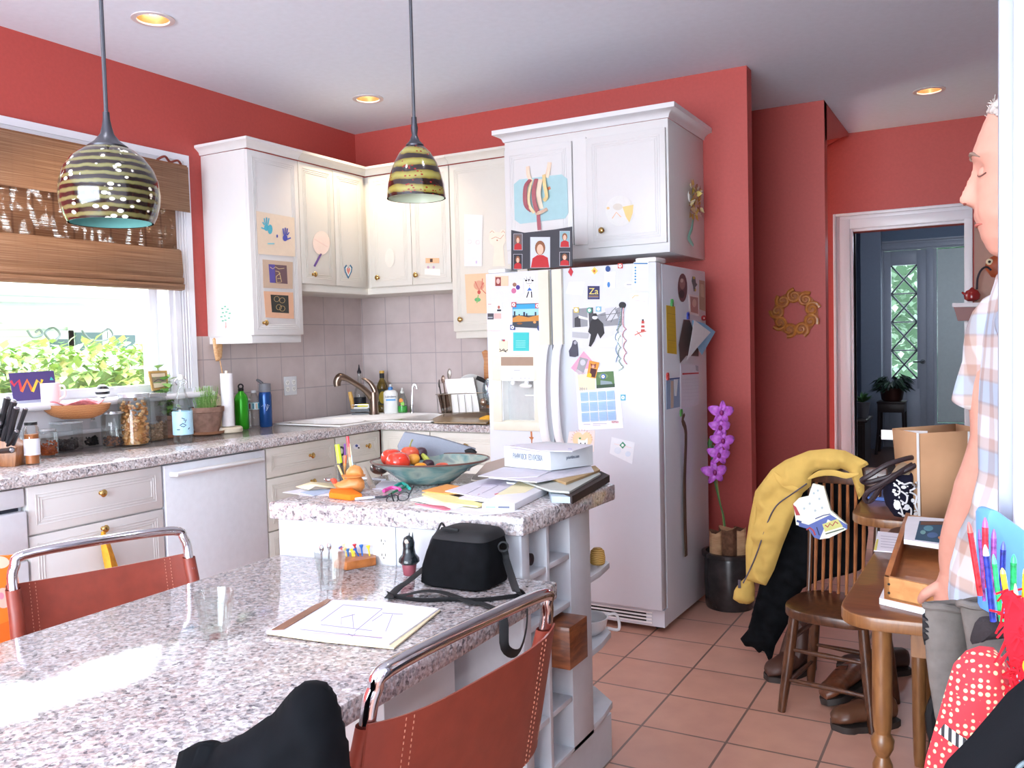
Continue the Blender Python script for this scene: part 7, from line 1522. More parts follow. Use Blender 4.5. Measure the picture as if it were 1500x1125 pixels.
# coats over the chair back, each a soft body lying on the plane of the back
def chf(d): return fplane(cc+ba*d, -ba)
YEL = M('#cda95c', .9, var=.04, scale=14); BLK = M('#0f1013', .95, var=.2, scale=30)
f_, n_ = chf(.29); 
Z_ = [(1165, 693), (1150, 720), (1118, 790), (1110, 860), (1095, 925), (1083, 938), (1090, 946), (1100, 948), (1112, 956), (1120, 952), (1128, 985), (1133, 960), (1150, 920), (1162, 880), (1172, 870), (1176, 800), (1200, 740), (1240, 700), (1252, 760), (1262, 800), (1272, 790), (1270, 740), (1258, 690), (1225, 676), (1185, 680)]
g = puff(f_, n_, [(1185, 682), (1150, 722), (1122, 790), (1112, 860), (1096, 922), (1084, 936), (1092, 947), (1104, 948), (1112, 957), (1119, 952), (1126, 968), (1131, 965), (1136, 945), (1155, 912), (1165, 880), (1176, 862), (1200, 850), (1240, 842), (1258, 836), (1266, 830), (1272, 780), (1268, 720), (1258, 688), (1225, 676)], .045, BLK, .012, R=.05, wr=.03, back=.6)
o = g.obj('black_coat', None, 'black coat hanging under the yellow jacket over the spindle chair, its hem near the floor', 'coat')
G().tube([f_(1128, 967), f_(1124, 974), f_(1123, 988)], .004, BLK, n=6).obj('drawstring', o)
f_, n_ = chf(.15)
g = G()
puff(f_, n_, [(1130, 688), (1150, 674), (1185, 660), (1215, 657), (1238, 660), (1262, 672), (1275, 679), (1262, 686), (1266, 706), (1266, 722), (1258, 732), (1252, 712), (1245, 692), (1232, 686), (1221, 690), (1200, 688), (1189, 694), (1188, 712), (1176, 722), (1168, 742), (1158, 770), (1146, 800), (1134, 835), (1122, 858), (1104, 853), (1093, 850), (1092, 800), (1098, 760), (1106, 720)], .04, YEL, .008, R=.09, wr=.03, seed=3, back=.5, g=g)
o = g.obj('yellow_jacket', None, 'mustard yellow jacket draped over the back of the spindle chair, sleeve hanging left', 'jacket')
g = G(); puff(f_, n_, [(1092, 846), (1104, 850), (1106, 862), (1105, 880), (1098, 885), (1086, 883), (1075, 876), (1077, 862), (1084, 853)], .05, YEL, .006, R=.05, wr=.012, seed=8, back=.5, g=g); g.obj('cuff', o)
for pts, r in ((((1138, 690), (1146, 700), (1156, 709), (1168, 714), (1176, 716)), .008), (((1188, 700), (1205, 692), (1225, 691), (1244, 695), (1262, 692)), .007), (((1112, 740), (1106, 780), (1104, 820)), .007)):
    G().tube([f_(u, v)+n_*.034 for u, v in pts], [r*.4]+[r*1.6]*(len(pts)-2)+[r*.4], YEL, n=12, sm=5, flat=n_).obj('fold', o)
ZP = M('#5a5460', .4, .3)
def onsurf(u, v, d=.048): return f_(u, v)+n_*d
G().tube([onsurf(1188, 706, .045), onsurf(1168, 720), onsurf(1144, 738), onsurf(1130, 765), onsurf(1118, 800), onsurf(1108, 825), onsurf(1096, 850, .05)], .0028, ZP, n=6, sm=5).obj('zipper', o)
G().box(-.005, .005, -.004, .004, -.02, .012, ZP, Matrix.Translation(onsurf(1092, 849, .06))).obj('zip_pull', o)
# apron / printed cloth
t = art(chf(.08), 'patterned_apron', 'folded apron with blue border and a printed label over the chair back', 'apron', [(1168, 735), (1176, 727), (1190, 724), (1196, 706), (1212, 710), (1222, 745), (1246, 766), (1246, 772), (1220, 785), (1206, 787), (1190, 770), (1172, 766)], '#e6e6d4', [
    ('#5a6aa8', [(1176, 762), (1190, 766), (1222, 751), (1246, 766), (1246, 772), (1218, 758), (1206, 787), (1198, 784), (1190, 772), (1176, 768)]), ('#c9c878', [(1210, 765), (1232, 757), (1240, 768), (1214, 776)]), ('#a83a40', [(1167, 736), (1172, 740), (1178, 752), (1172, 752)]), ('#a83a40', st([(1187, 773), (1192, 770), (1197, 774), (1200, 781)], 2.2)), ('#a83a40', st([(1214, 766), (1218, 769), (1221, 764), (1225, 767), (1229, 761), (1233, 764)], 1.6)), ('#4a5a48', st([(1215, 779), (1242, 771)], 1.6)), ('#3f4a80', st([(1200, 757), (1212, 752), (1222, 750)], 1.4)), ('#3f4a80', st([(1173, 760), (1180, 762)], 3)), ('#2a2e4a', st([(1202, 769), (1206, 781)], 1.3))]+[('#b4c0c4', el(u, v, 1.6, 1.8, 8)) for u, v in ((1198, 720), (1206, 728), (1192, 735), (1210, 741), (1200, 745), (1184, 742), (1204, 716))], th=.012, off=.03)
# shoes under the chair
LT = M('#6a3c26', .35, var=.15, bump=.2, scale=60); SOLE = M('#2f2622', .6)
def shoe(name, label, p, yaw, L=.29, tilt=0, m=LT, high=0):
    X = Matrix.Translation(p) @ Matrix.Rotation(yaw, 4, 'Z') @ Matrix.Rotation(tilt, 4, 'X')
    t = T(name, label, 'shoe', p)
    g = G(); R = []
    def foot(q, s): # outline param q along length 0..1
        w = .038+.016*math.sin(PI*min(1, q*1.1))**1.2 if q < .75 else .05*math.sqrt(max(0, 1-((q-.72)/.28)**2))+.003; return w*s
    for i in range(19):
        q = i/18; x = L*q; w = foot(q, 1); hh = (.075+high if q < .35 else .075+high*max(0, 1-(q-.35)/.15)-(q-.35)*.05)*(1 if q < .8 else math.sqrt(max(.1, 1-((q-.8)/.24)**2)))
        if i == 0: w *= .5; hh *= .85
        R.append([X @ Vector((x, w*math.cos(a), .022+hh*.5+hh*.5*math.sin(a))) for a in [2*PI*j/16 for j in range(16)]])
    g.rows(R, m, cap0=True, cap1=True); g.obj('upper', t)
    pts = [(L*i/14, foot(i/14, 1.08)) for i in range(15)]; pts[0] = (-.004, .03); poly = [(x, -w) for x, w in pts]+[(x, w) for x, w in pts[::-1]]
    g = G(); g.ext([X @ Vector((x, y, 0)) for x, y in poly], X.to_3x3() @ Vector((0, 0, .022)), SOLE); g.obj('sole', t)
    g = G(); g.tube([X @ Vector((L*(.42+.06*i), s*.022, .022+.078-.012*i)) for i in range(5) for s in ((1, -1) if i % 2 else (-1, 1))], .0025, M('#3a2a22', .6), n=5); g.obj('laces', t)
shoe('leather_boot', 'brown leather boot standing at the left under the chair', Vector((3.16, -1.10, 0)), -2.0, .27, 0, M('#4a2c22', .5), .11)
shoe('leather_shoe', 'brown leather shoe tipped on its side under the chair, dark sole showing', Vector((3.38, -1.22, .012)), -1.85, .3, .25)
shoe('leather_shoe', 'dark brown leather shoe lying behind the tipped shoe', Vector((3.52, -1.0, .0)), -2.6, .29, .0, M('#3f2a22', .5))
shoe('loafer', 'brown shoe with a tan sole partly behind the side table leg', Vector((3.52, -1.52, 0)), -2.45, .24, 0, M('#5a3826', .35))
# tote with white scrolls
tp = P(1318, 762, 'z', .743); f_, n_ = fplane(tp, (CF.x, CF.y, 0)); n_ = -n_; TB = M('#1c1b2c', .8)
t = T('patterned_tote', 'navy tote bag with white leafy scrolls and long brown handles on the rear table', 'bag', tp)
g = puff(f_, n_, [(1296, 708), (1300, 698), (1312, 690), (1330, 684), (1338, 690), (1340, 757), (1326, 759), (1310, 756), (1300, 742), (1296, 726)], .06, TB, .006, R=.07, wr=.008, back=1.2); g.obj('body', t)
BW = M('#e9e8ea', .7); g = G(); R_ = random.Random(4)
def bf(u, v):
    c = Vector((1319, 724)); e = min(1, max(abs(u-1318)/24, abs(v-722)/38)); return f_(u, v)+n_*(.060*math.sqrt(max(0, 1-max(0, e-.2)**2*1.1))+.003)
for pts in ([(1299, 704), (1306, 712), (1304, 720), (1298, 716)], [(1302, 699), (1312, 705), (1322, 703), (1328, 710), (1320, 714)], [(1308, 715), (1316, 722), (1314, 732), (1307, 728)], [(1320, 716), (1330, 722), (1328, 734), (1332, 744)], [(1300, 728), (1307, 738), (1312, 750)], [(1313, 736), (1322, 740), (1324, 752)], [(1326, 706), (1334, 712)], [(1305, 746), (1316, 752), (1326, 753)]): g.tube([bf(*p) for p in pts], .0028, BW, n=6, sm=5)
for u, v, a, b in ((1303, 735, 4, 7), (1316, 738, 4, 4.5), (1330, 748, 3, 3), (1311, 709, 3.5, 2.5), (1324, 728, 2.5, 3)):
    g.ext([bf(*q) for q in el(u, v, a, b, 10)], n_*.002, BW)
for i in range(26):
    u, v = R_.uniform(1299, 1334), R_.uniform(698, 754); g.ext([bf(*q) for q in el(u, v, R_.uniform(.8, 2), R_.uniform(.8, 2.2), 6)], n_*.0015, BW)
g.obj('scroll_print', t)
g = puff(f_, n_, [(1304, 696), (1312, 684), (1322, 676), (1336, 674), (1337, 704), (1328, 712), (1312, 700)], .05, M('#8f7a62', .6, bump=.2), .006, back=.3); g.obj('lining', t)
HB_ = M('#33262a', .45)
for pts in ([(1336, 668), (1318, 669), (1290, 678), (1268, 694), (1260, 702), (1268, 706), (1286, 700), (1310, 690), (1328, 680), (1337, 676)], [(1334, 676), (1310, 688), (1285, 704), (1268, 716), (1264, 728), (1270, 734), (1276, 726), (1284, 708), (1300, 696)]):
    G().tube([f_(u, v)+n_*(.03+.02*math.sin(i)) for i, (u, v) in enumerate(pts)], .0085, HB_, n=8, sm=5).obj('handle', t)
# paper bag
pb = [P(u, v, 'z', .743) for u, v in ((1341, 766), (1357, 766), (1440, 758))]
BG_ = M('#b98f6c', .85, var=.06, scale=6, bump=.15)
pg = P(1350, 766, 'z', .743); f_, n_ = fplane(P(1357, 768, 'z', .743), (CF.x, CF.y, 0)); kk = px(pg)
t = T('paper_bag', 'brown paper grocery bag standing open on the rear table', 'paper bag', pg)
g = G(); q0, q1, q2 = f_(1350, 767), f_(1347, 635), f_(1446, 629); q3 = f_(1446, 765); dp = Vector((CF.x, CF.y, 0)).normalized()*.17; lf = f_(1339, 760)-f_(1350, 767); lt = f_(1328, 632)-f_(1347, 635)
A = [q0, q3, q3+dp+lf*.3, q0+dp*.6+lf]; B = [q1, q2, q2+dp+lt*.3, q1+dp*.6+lt]
for i in range(4):
    j = (i+1) % 4; V = [g.v(p) for p in (A[i], A[j], B[j], B[i])]; g.face(V, BG_)
g.face([g.v(p) for p in A], BG_)
o = g.obj('bag_body', t); md = o.modifiers.new('th', 'SOLIDIFY'); md.thickness = .002
off = -dp*.012
for (a, b, c, d) in (((1344, 766), (1348, 766), (1345.5, 634), (1342, 634)), ((1417, 660), (1420, 660), (1420, 632), (1417, 632))):
    G().ext([f_(*q)+off for q in (a, b, c, d)], -dp*.004, M('#e6e4e2', .7)).obj('white_stripe', t)
txt('lettering', 'ntl', .03, f_(1333.5, 714)+off*3, (f_(1345, 714)-f_(1333, 714)), (0, 0, 1), M('#2a2422'), t, w=8*kk)
g = G(); g.box(-.09, .05, -.002, .002, -.02, .012, M('#e8e2e0', .7), Matrix.Translation(f_(1352, 640)+dp*.5)); g.obj('folded_receipt', None, 'white folded paper peeking out of the grocery bag', 'paper')
# things on the front side table (top z .74)
SZ2 = .7405
def sT(label, pts, z, th, c, name, cat, lay=(), par=None):
    return sheet(label, pts, z, c, th, name, cat, lay)
sT('white printed leaflet with a yellow edge lying on the side table', [(1286, 778), (1322, 782), (1318, 809), (1280, 806)], SZ2, .003, '#e9e6ee', 'leaflet', 'paper', [('#d8d070', [(1284, 790), (1287, 790), (1284, 806), (1280, 806)])]+[('#b4b0c0', st([(1290, 785+4*k), (1318, 788+4*k)], .6)) for k in range(5)])
# stack of papers + tray
sT('pad of white paper under the wooden tray', [(1288, 876), (1360, 893), (1420, 900), (1420, 850), (1300, 850)], SZ2, .014, '#dcdfe4', 'paper_pad', 'paper')
TRM = wood('pale_maple', '#b87f4c', '#d09a62', (20, 6, 20), .4); TRI = wood('tray_bottom', '#a8683c', '#be7a48', (14, 14, 14), .5)
z0 = SZ2+.0145
a0, a1, a2, a3 = P(1295, 877, 'z', z0), P(1418, 905, 'z', z0), P(1440, 800, 'z', z0), P(1327, 775, 'z', z0)
a2 = a1+(a3-a0)
t = T('wooden_tray', 'shallow wooden desk tray with dark screws and a dark finger hole', 'tray', a0)
up = Vector((0, 0, 1)); inn = lambda p, q: (q-p).normalized()*.014
G().ext([a0, a1, a2, a3], up*.006, TRI).obj('bottom', t)
hT = .052
for i, (p, q, mm) in enumerate(((a0, a1, TRM), (a3, a2, TRM), (a0, a3, TRI), (a1, a2, TRI))):
    dd = (a3-a0).normalized()*.014*(1 if i == 0 else -1) if i < 2 else (a1-a0).normalized()*.014*(1 if i == 2 else -1)
    G().ext([p, q, q+dd, p+dd], up*(hT if i != 1 else hT*.9), mm).obj(['front_board', 'rear_board', 'side_board', 'side_board'][i], t, bev=.0015)
nf = (a1-a0).cross(up).normalized(); nf = nf if nf.dot(CO-a0) > 0 else -nf; xd = (a1-a0).normalized()
for s, z in ((.012, .036), (.012, .016)): G().sph(a0+xd*s+up*z+nf*.0005, (.003, .003, .003), BLACK, None, 10, 6).obj('screw', t)
g = G(); g.ext([a0+xd*((a1-a0).length*.72+.016*math.cos(q))+up*(.03+.012*math.sin(q))+nf*.0002 for q in [2*PI*i/20 for i in range(20)]], nf*.0006, M('#2a1a12', .8)); g.obj('finger_hole', t)
zz = z0+hT*.92
sheet('stack of white papers with ruffled edges on the far end of the tray', [(1326, 768), (1330, 756), (1388, 760), (1384, 799), (1324, 790)], zz, '#f0eef4', .012, 'paper_stack', 'paper')
sheet('dark blue glossy photo lying on the white paper stack', [(1347, 763), (1394, 764), (1386, 796), (1340, 790)], zz+.0125, '#33566e', .0008, 'glossy_photo', 'photo', [('#5a90a0', el(1360, 774, 7, 4)), ('#4f6f9a', el(1366, 784, 8, 4)), ('#6a4a3a', [(1349, 764), (1388, 764), (1386, 769), (1348, 769)]), ('#7aa8a8', el(1352, 780, 4, 3)), ('#d88a50', el(1376, 788, 2, 2))])
# stuff on the rear table
g = G(); g.ext([P(u, v, 'z', .743) for u, v in ((1272, 726), (1296, 716), (1300, 728), (1296, 734), (1270, 732))], up*.012, M('#3a5fa8', .5)); g.obj('blue_book', None, 'blue book lying on the rear table left of the tote', 'book')
# clutter under the tables: paper bags and shoes
def crate(label, x0, x1, y0, y1, h, c, cat='paper bag', name='brown_paper_bag', tilt=0):
    g = G(); R = []
    for z in (0, .33, .66, 1): R.append([Vector((x+.012*noise.noise(Vector((x*9, z*5, y)))+tilt*z*h, y+.012*noise.noise(Vector((x, y*9, z*5))), z*h*(1+.05*noise.noise(Vector((x*6, y*6, 1)))))) for x, y in ((x0, y0), ((x0+x1)/2, y0-.008), (x1, y0), (x1, (y0+y1)/2), (x1, y1), ((x0+x1)/2, y1), (x0, y1), (x0+.015, (y0+y1)/2))])
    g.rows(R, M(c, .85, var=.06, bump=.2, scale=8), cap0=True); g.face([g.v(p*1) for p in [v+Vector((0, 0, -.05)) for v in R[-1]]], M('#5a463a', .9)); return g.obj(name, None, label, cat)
crate('tall brown paper bag standing under the side table, behind its front leg', 3.70, 3.98, -2.38, -2.05, .40, '#9a7a5e')
crate('short brown paper bag with its flap open in front under the side table', 3.64, 3.90, -2.62, -2.42, .22, '#a88668', tilt=.05)
crate('brown cardboard box beneath the rear table', 3.66, 3.95, -1.7, -1.35, .46, '#8a6a50', 'box', 'cardboard_carton')
g = G(); g.tube([(3.7, -1.95, .05), (3.66, -1.9, .2), (3.72, -1.86, .3), (3.8, -1.9, .22), (3.78, -1.95, .08)], .02, BLACK, n=8, sm=4); g.obj('black_strap_bundle', None, 'dark looped strap lying on the bags under the side table', 'strap')
# ================================================================== TEAPOT SHELF
t = T('wall_shelf', 'small dark red wall shelf with a white top by the hall doorway', 'shelf', P(1415, 460, 'y', 1.9))
f_, n_ = fplane((3.6, 1.80, 1.5), (0, -1, 0))
g = G(); g.ext([f_(u, v) for u, v in ((1397, 450), (1440, 450), (1440, 469), (1403, 470))], (0, .14, 0), M('#7a2f24', .4)); g.obj('bracket', t)
g = G(); g.ext([f_(u, v) for u, v in ((1395, 444), (1442, 443), (1442, 449), (1395, 450))], (0, .16, 0), M('#d8d2d8', .4)); g.obj('top_board', t)
f2, n2 = fplane((3.6, 1.88, 1.5), (0, -1, 0)); p = f2(1424, 441); kk = px(p)
t = T('red_teapot', 'dark red teapot with a tall hooped handle on the small wall shelf', 'teapot', p)
RTM = M('#8f2424', .2); G().lathe([(6*kk, 0), (10*kk, 3*kk), (11*kk, 9*kk), (8*kk, 15*kk), (4*kk, 17*kk), (1*kk, 20*kk)], p, RTM, 28).obj('body', t)
G().tube([f2(1421, 428)+n2*.0, f2(1414, 434), f2(1411, 430)][::-1] if 0 else [f2(1418, 436), f2(1413, 431), f2(1409, 428)], [.012, .008, .006], RTM, n=8, sm=3).obj('spout', t)
G().tube([f2(1431+0*u, 0) if 0 else f2(u, v) for u, v in ((1431, 424), (1432, 408), (1437, 396), (1445, 391), (1452, 396))], .007, M('#2a2430', .4), n=8, sm=5).obj('handle', t)
t = T('wall_mask', 'carved orange bird mask with a ringed eye on the wall above the teapot', 'mask', P(1450, 390, 'y', 1.97))
f3, n3 = fplane((3.6, 1.975, 1.5), (0, -1, 0))
g = puff(f3, n3, [(1442, 392), (1446, 380), (1455, 375), (1475, 372), (1482, 392), (1470, 408), (1452, 406)], .04, M('#a8502c', .5, var=.15, scale=20), .012); g.obj('head', t)
G().sph(f3(1449.5, 384)+n3*.03, (.022, .01, .022), M('#e8d8b8', .4)).obj('eye_ring', t); G().sph(f3(1449.5, 384)+n3*.04, (.009, .006, .009), BLACK).obj('pupil', t)
# ================================================================== HALL FURNITURE
ps = P(1307, 660, 'z', 0); ps = Vector((2.74, 5.9, 0)); ps = Vector((P(1307, 640, 'y', 5.9).x, 5.9, 0)); DW = M('#2c201e', .4)
t = T('plant_stand', 'tall dark wooden plant stand in the hall', 'plant stand', ps); kk = px(ps); zt = zcol(1307, 590, ps.x, ps.y); r = 19*kk
G().box(ps.x-r, ps.x+r, ps.y-r, ps.y+r, zt-.0, zt+.02, DW).box(ps.x-r*.95, ps.x+r*.95, ps.y-r*.95, ps.y+r*.95, zt-.1, zt, DW).obj('top', t, bev=.003)
for a, b in ((-1, -1), (1, -1), (1, 1), (-1, 1)): G().tube([(ps.x+a*r*.85, ps.y+b*r*.85, zt-.08), (ps.x+a*r*.88, ps.y+b*r*.88, .3), (ps.x+a*r*1.05, ps.y+b*r*1.05, 0)], .016, DW, n=8).obj('leg', t)
for a, b, c, d in ((-1, -1, 1, -1), (1, -1, 1, 1), (1, 1, -1, 1), (-1, 1, -1, -1)): G().tube([(ps.x+a*r*.87, ps.y+b*r*.87, .2), (ps.x+c*r*.87, ps.y+d*r*.87, .2)], .009, DW, n=6).obj('rail', t)
t = T('potted_peace_lily', 'dark leafy houseplant in a pot on the hall plant stand', 'potted plant', (ps.x, ps.y, zt+.02))
G().lathe([(.09, 0), (.11, .02), (.13, .14), (.12, .15), (.1, .13), (.001, .12)], (ps.x, ps.y, zt+.0205), M('#4a2a22', .4), 28).obj('pot', t)
g = G(); R_ = random.Random(9); DG = [M('#24382a', .35), M('#1c2e22', .35), M('#35503a', .35)]
for i in range(85):
    a = R_.uniform(0, 2*PI); L = R_.uniform(.12, .28); e = R_.uniform(.1, .8); b = Vector((ps.x, ps.y, zt+.15)); d = Vector((math.cos(a), math.sin(a), 0)); m1 = b+d*L*.45+Vector((0, 0, L*e*.9)); m2 = b+d*L*.95+Vector((0, 0, L*e*.7))
    g.tube([b, m1], .003, DG[0], n=4); leaf(g, m1, (m2-m1).normalized()+Vector((0, 0, -.25)), .15, .055, R_.choice(DG))
g.obj('foliage', t)
x0 = P(1252, 620, 'y', 4.6).x; x1 = P(1271, 620, 'y', 4.6).x; zt2 = zcol(1262, 614, (x0+x1)/2, 4.6)
t = T('hall_cabinet', 'dark low cabinet just inside the hall doorway at the left', 'cabinet', ((x0+x1)/2-.2, 4.8, 0))
G().box(x0-.5, x1-.02, 4.55, 5.0, .06, zt2-.03, DW).box(x0-.48, x1-.04, 4.57, 4.98, 0, .06, DW).obj('carcass', t); G().box(x0-.52, x1, 4.53, 5.02, zt2-.03, zt2, DW).obj('top', t, bev=.003); G().box(x0-.05, x1-.04, 4.545, 4.552, .1, zt2-.06, M('#241a18', .4)).obj('door', t)
pp = Vector((x0+.06, 4.75, zt2)); t = T('small_potted_plant', 'small green plant in a grey pot on the hall cabinet', 'potted plant', pp); G().lathe([(.05, 0), (.07, .16), (.06, .16), (.001, .15)], pp, M('#6a6a6c', .5), 20).obj('pot', t)
g = G()
for i in range(40): leaf(g, pp+Vector((0, 0, .16)), (R_.uniform(-1, 1), R_.uniform(-1, 1), R_.uniform(.2, 1)), .12, .04, M('#4f7a44', .5))
g.obj('foliage', t)
S(G().box(x0-.15, x0+.07, 6.3, 6.44, 0, 2.72, M('#8a93a2', .5)), 'trim_hall_pilaster')
# ================================================================== FOREGROUND COAT OVER A CHAIR
t = None
JB = M('#0c0e12', .9, var=.1, scale=20)
jc = P(455, 1010, 'z', .86)
f_, n_ = fplane(jc+Vector((.02, -.05, 0)), (CF.x, CF.y, 0)); n_ = -n_
g = puff(f_, n_, [(255, 1180), (262, 1100), (300, 1092), (312, 1098), (340, 1085), (400, 1045), (420, 1020), (433, 1006), (452, 1002), (476, 1008), (490, 1024), (502, 1060), (512, 1110), (520, 1200), (400, 1260), (280, 1250)], .06, JB, .008, R=.05, wr=.02, back=1.2)
g.obj('black_jacket', None, 'black jacket draped over the nearest chair at the bottom of the view', 'jacket')
sling('rust leather and chrome sling chair under the black jacket, nearest the viewer', (2.83, -4.12, 0), PI-.15, .80, .5)
# ================================================================== PERSON
SKIN = M('#c8917f', .55, var=.03, sss=.05); PY = -3.06
pf_ = lambda u, v: P(u, v, 'y', PY)
kk = px(pf_(1420, 290))
def interp(x, T_):
    if x <= T_[0][0]: return T_[0][1]
    for (a, b), (c, d) in zip(T_, T_[1:]):
        if x <= c: t = (x-a)/(c-a); t = t*t*(3-2*t)*.5+t*.5; return b+(d-b)*t
    return T_[-1][1]
FRONT = [(128, 1500), (136, 1482), (148, 1463), (160, 1451), (172, 1445), (188, 1438), (204, 1431.5), (222, 1425), (231, 1422.5), (240, 1427), (255, 1430), (275, 1430), (300, 1428), (315, 1426.5), (335, 1434), (347, 1436), (361, 1443), (370, 1449), (377, 1460)]
NOSE = [(236, 0), (246, 4), (256, 9), (270, 15), (284, 21), (293, 24.5), (298, 22), (302, 10), (305, 0)]
LIPS = [(312, 0), (320, 1.5), (325, 2), (328, 0), (331, 2.2), (336, 1.5), (341, 0)]
HALF = [(128, 10), (136, 32), (150, 48), (175, 58), (210, 63), (240, 64), (280, 60), (320, 52), (350, 38), (370, 24), (377, 14)]
BACK = [(128, 1510), (136, 1545), (150, 1570), (180, 1592), (220, 1600), (270, 1590), (310, 1565), (350, 1540), (377, 1530)]
person = T('person', 'older man in a pale plaid short-sleeved shirt looking down, half hidden by the white jamb', 'person', (3.93, PY, 0))
g = G(); R = []
for i in range(127):
    v = 128+250*i/127; xf = interp(v, FRONT); xb = interp(v, BACK); hw = interp(v, HALF); xm = xf+(xb-xf)*.42; N = interp(v, NOSE); Lp = interp(v, LIPS); row = []
    for j in range(112):
        a = 2*PI*j/112; ca, sa = math.cos(a), math.sin(a); e = .85
        u = xm-(xm-xf)*abs(ca)**e if ca > 0 else xm+(xb-xm)*abs(ca)**e
        y = hw*math.copysign(abs(sa)**.9, sa)
        if ca > 0:
            u += 2.2*math.exp(-((abs(y)-22-max(0, (v-300))*.12)/3)**2)*math.exp(-((v-315)/22)**2)
            nw = 5+7*max(0, (v-250)/45); u -= N*math.exp(-(y/nw)**2)+Lp*math.exp(-(y/16)**2)
            for s in (-1, 1):
                u += 7*math.exp(-((y-s*26)/12)**2-((v-252)/9)**2); u -= 3.2*math.exp(-((y-s*26)/9)**2-((v-256)/5)**2); u -= 2.5*math.exp(-((y-s*24)/16)**2-((v-234)/5)**2)
                if N > 3: u -= 4*math.exp(-((y-s*9)/4)**2-((v-297)/5)**2)
        p = pf_(u, v); row.append(Vector((p.x, PY+y*kk, p.z)))
    R.append(row)
FACE = R; g.rows(R, SKIN, cap0=True, cap1=True)
# neck, trunk, legs as one continuous skin
def ellipse(cx, cy, z, rx, ry, n=28): return [Vector((cx+rx*math.cos(2*PI*i/n), cy+ry*math.sin(2*PI*i/n), z)) for i in range(n)]
hx = pf_(1515, 300).x; zch = pf_(1460, 377).z
TR = [(zch+.06, hx+.01, .055, .06), (zch-.02, hx+.02, .06, .065), (zch-.05, hx+.03, .08, .12), (zch-.09, hx+.03, .10, .19), (zch-.2, hx+.02, .12, .20), (zch-.35, hx+.01, .125, .17), (zch-.5, hx+.0, .13, .165), (.86, hx+.01, .135, .17), (.80, hx+.02, .12, .16)]
g.rows([ellipse(x+(.0 if z > zch-.04 else .075), PY, z, rx*.8, ry*.9) for z, x, rx, ry in TR], SKIN, cap0=True, cap1=True)
for s in (-1, 1): g.tube([(hx+.08, PY+s*.09, .88), (hx+.06, PY+s*.09, .48), (hx+.07, PY+s*.09, .1)], [.08, .055, .04], SKIN, n=16, sm=4)
# arms: the far arm reaches down to the tray
ay = PY+.2
el_ = [(hx+.05, PY+.12, zch-.12), P(1462, 520, 'y', PY+.17)]
h1, h2, h3, h4 = P(1448, 640, 'y', PY+.2), P(1430, 715, 'y', PY+.25), P(1400, 795, 'y', PY+.3), P(1396, 846, 'y', PY+.33)
g.tube([el_[0], el_[1], h1, h2, h3, h4], [.055, .045, .032, .041, .031, .024], SKIN, n=18, sm=6)
def handm(g, w, d, sd, up):
    w = Vector(w); d = Vector(d).normalized(); sd = Vector(sd).normalized(); up = d.cross(sd)
    g.tube([w-d*.02, w+d*.02, w+d*.055, w+d*.09], [.024, .032, .037, .030], SKIN, n=14, sm=3, cap=True)
    for k, (o_, L) in enumerate(((-.027, .068), (-.009, .078), (.010, .072), (.027, .056))):
        b = w+d*.085+sd*o_; g.tube([b-d*.02, b+d*L*.4-up*.002, b+d*L*.75-up*.012, b+d*L-up*.028], [.0095, .009, .0085, .007], SKIN, n=10, sm=3)
    b = w+d*.025-sd*.028; g.tube([b, b-sd*.025+d*.025, b-sd*.032+d*.055-up*.01], [.012, .011, .008], SKIN, n=10, sm=3)
hd = Vector((-.25, .55, -.75)).normalized(); handm(g, h4+Vector((0, 0, 0)), (P(1394, 880, 'y', PY+.36)-h4), (1, .3, 0), None)
g.tube([(hx+.02, PY-.18, zch-.12), (hx+.05, PY-.23, zch-.26), (hx+.06, PY-.2, zch-.40), (hx-.02, PY-.2, zch-.58)], [.055, .048, .04, .027], SKIN, n=16, sm=5)
handm(g, Vector((hx-.02, PY-.2, zch-.58)), (-.2, 0, -1), (.3, 1, 0), None)
bo = g.obj('body', person)
md = bo.modifiers.new('remesh', 'REMESH'); md.mode = 'VOXEL'; md.voxel_size = .0035; md.use_smooth_shade = True
sm_ = bo.modifiers.new('smooth', 'SMOOTH'); sm_.factor = .5; sm_.iterations = 2
# eye, brow, hair
HR = M('#b4aca6', .8, var=.2, scale=80); 
FR_ = FACE
def sf(v, y, d=0):
    row = FR_[max(0, min(126, round((v-128)*127/250)))]; p = min((q for q in row if q.x < sum(r.x for r in row)/112+.01), key=lambda q: abs(q.y-PY-y*kk)); return p+Vector((-d, (d if y > 0 else -d)*.7, 0))
BRW = M('#8a7468', .9, bump=.8, scale=500); LIPM = M('#b8685c', .5); LASH = M('#6a4c46', .8)
for s in (-1, 1):
    G().tube([sf(234, s*10, .0), sf(231, s*18, .0005), sf(231, s*28, .0005), sf(236, s*38, -.001)], [.002, .0036, .0034, .0015], BRW, n=8, sm=4).obj('eyebrow', person)
    p = sf(258, s*30, -.0075); G().sph(p, (.0125, .0125, .0125), SKIN).obj('closed_eye', person)
    G().tube([sf(259, s*18, .001), p+Vector((-.0112, s*.002, -.005)), p+Vector((-.0075, s*.009, -.0055)), sf(259, s*42, .001)], .0012, LASH, n=6, sm=5).obj('eyelid', person)
    G().sph(sf(300, s*8, -.002), (.004, .003, .0018), M('#7a3a30', .7), None, 10, 6).obj('nostril', person)
    ec = Vector((pf_(1520, 262).x, PY+s*62*kk, pf_(0, 262).z)); G().sph(ec, (.018, .012, .032), SKIN, Matrix.Rotation(.2, 3, 'Y')).obj('ear', person)
G().tube([sf(331, y, .0006) for y in (-24, -14, -6, 0, 6, 14, 24)], [.0008, .0022, .003, .003, .003, .0022, .0008], LIPM, n=8, sm=3).obj('lips', person)
g = G(); R = []; R_ = random.Random(2)
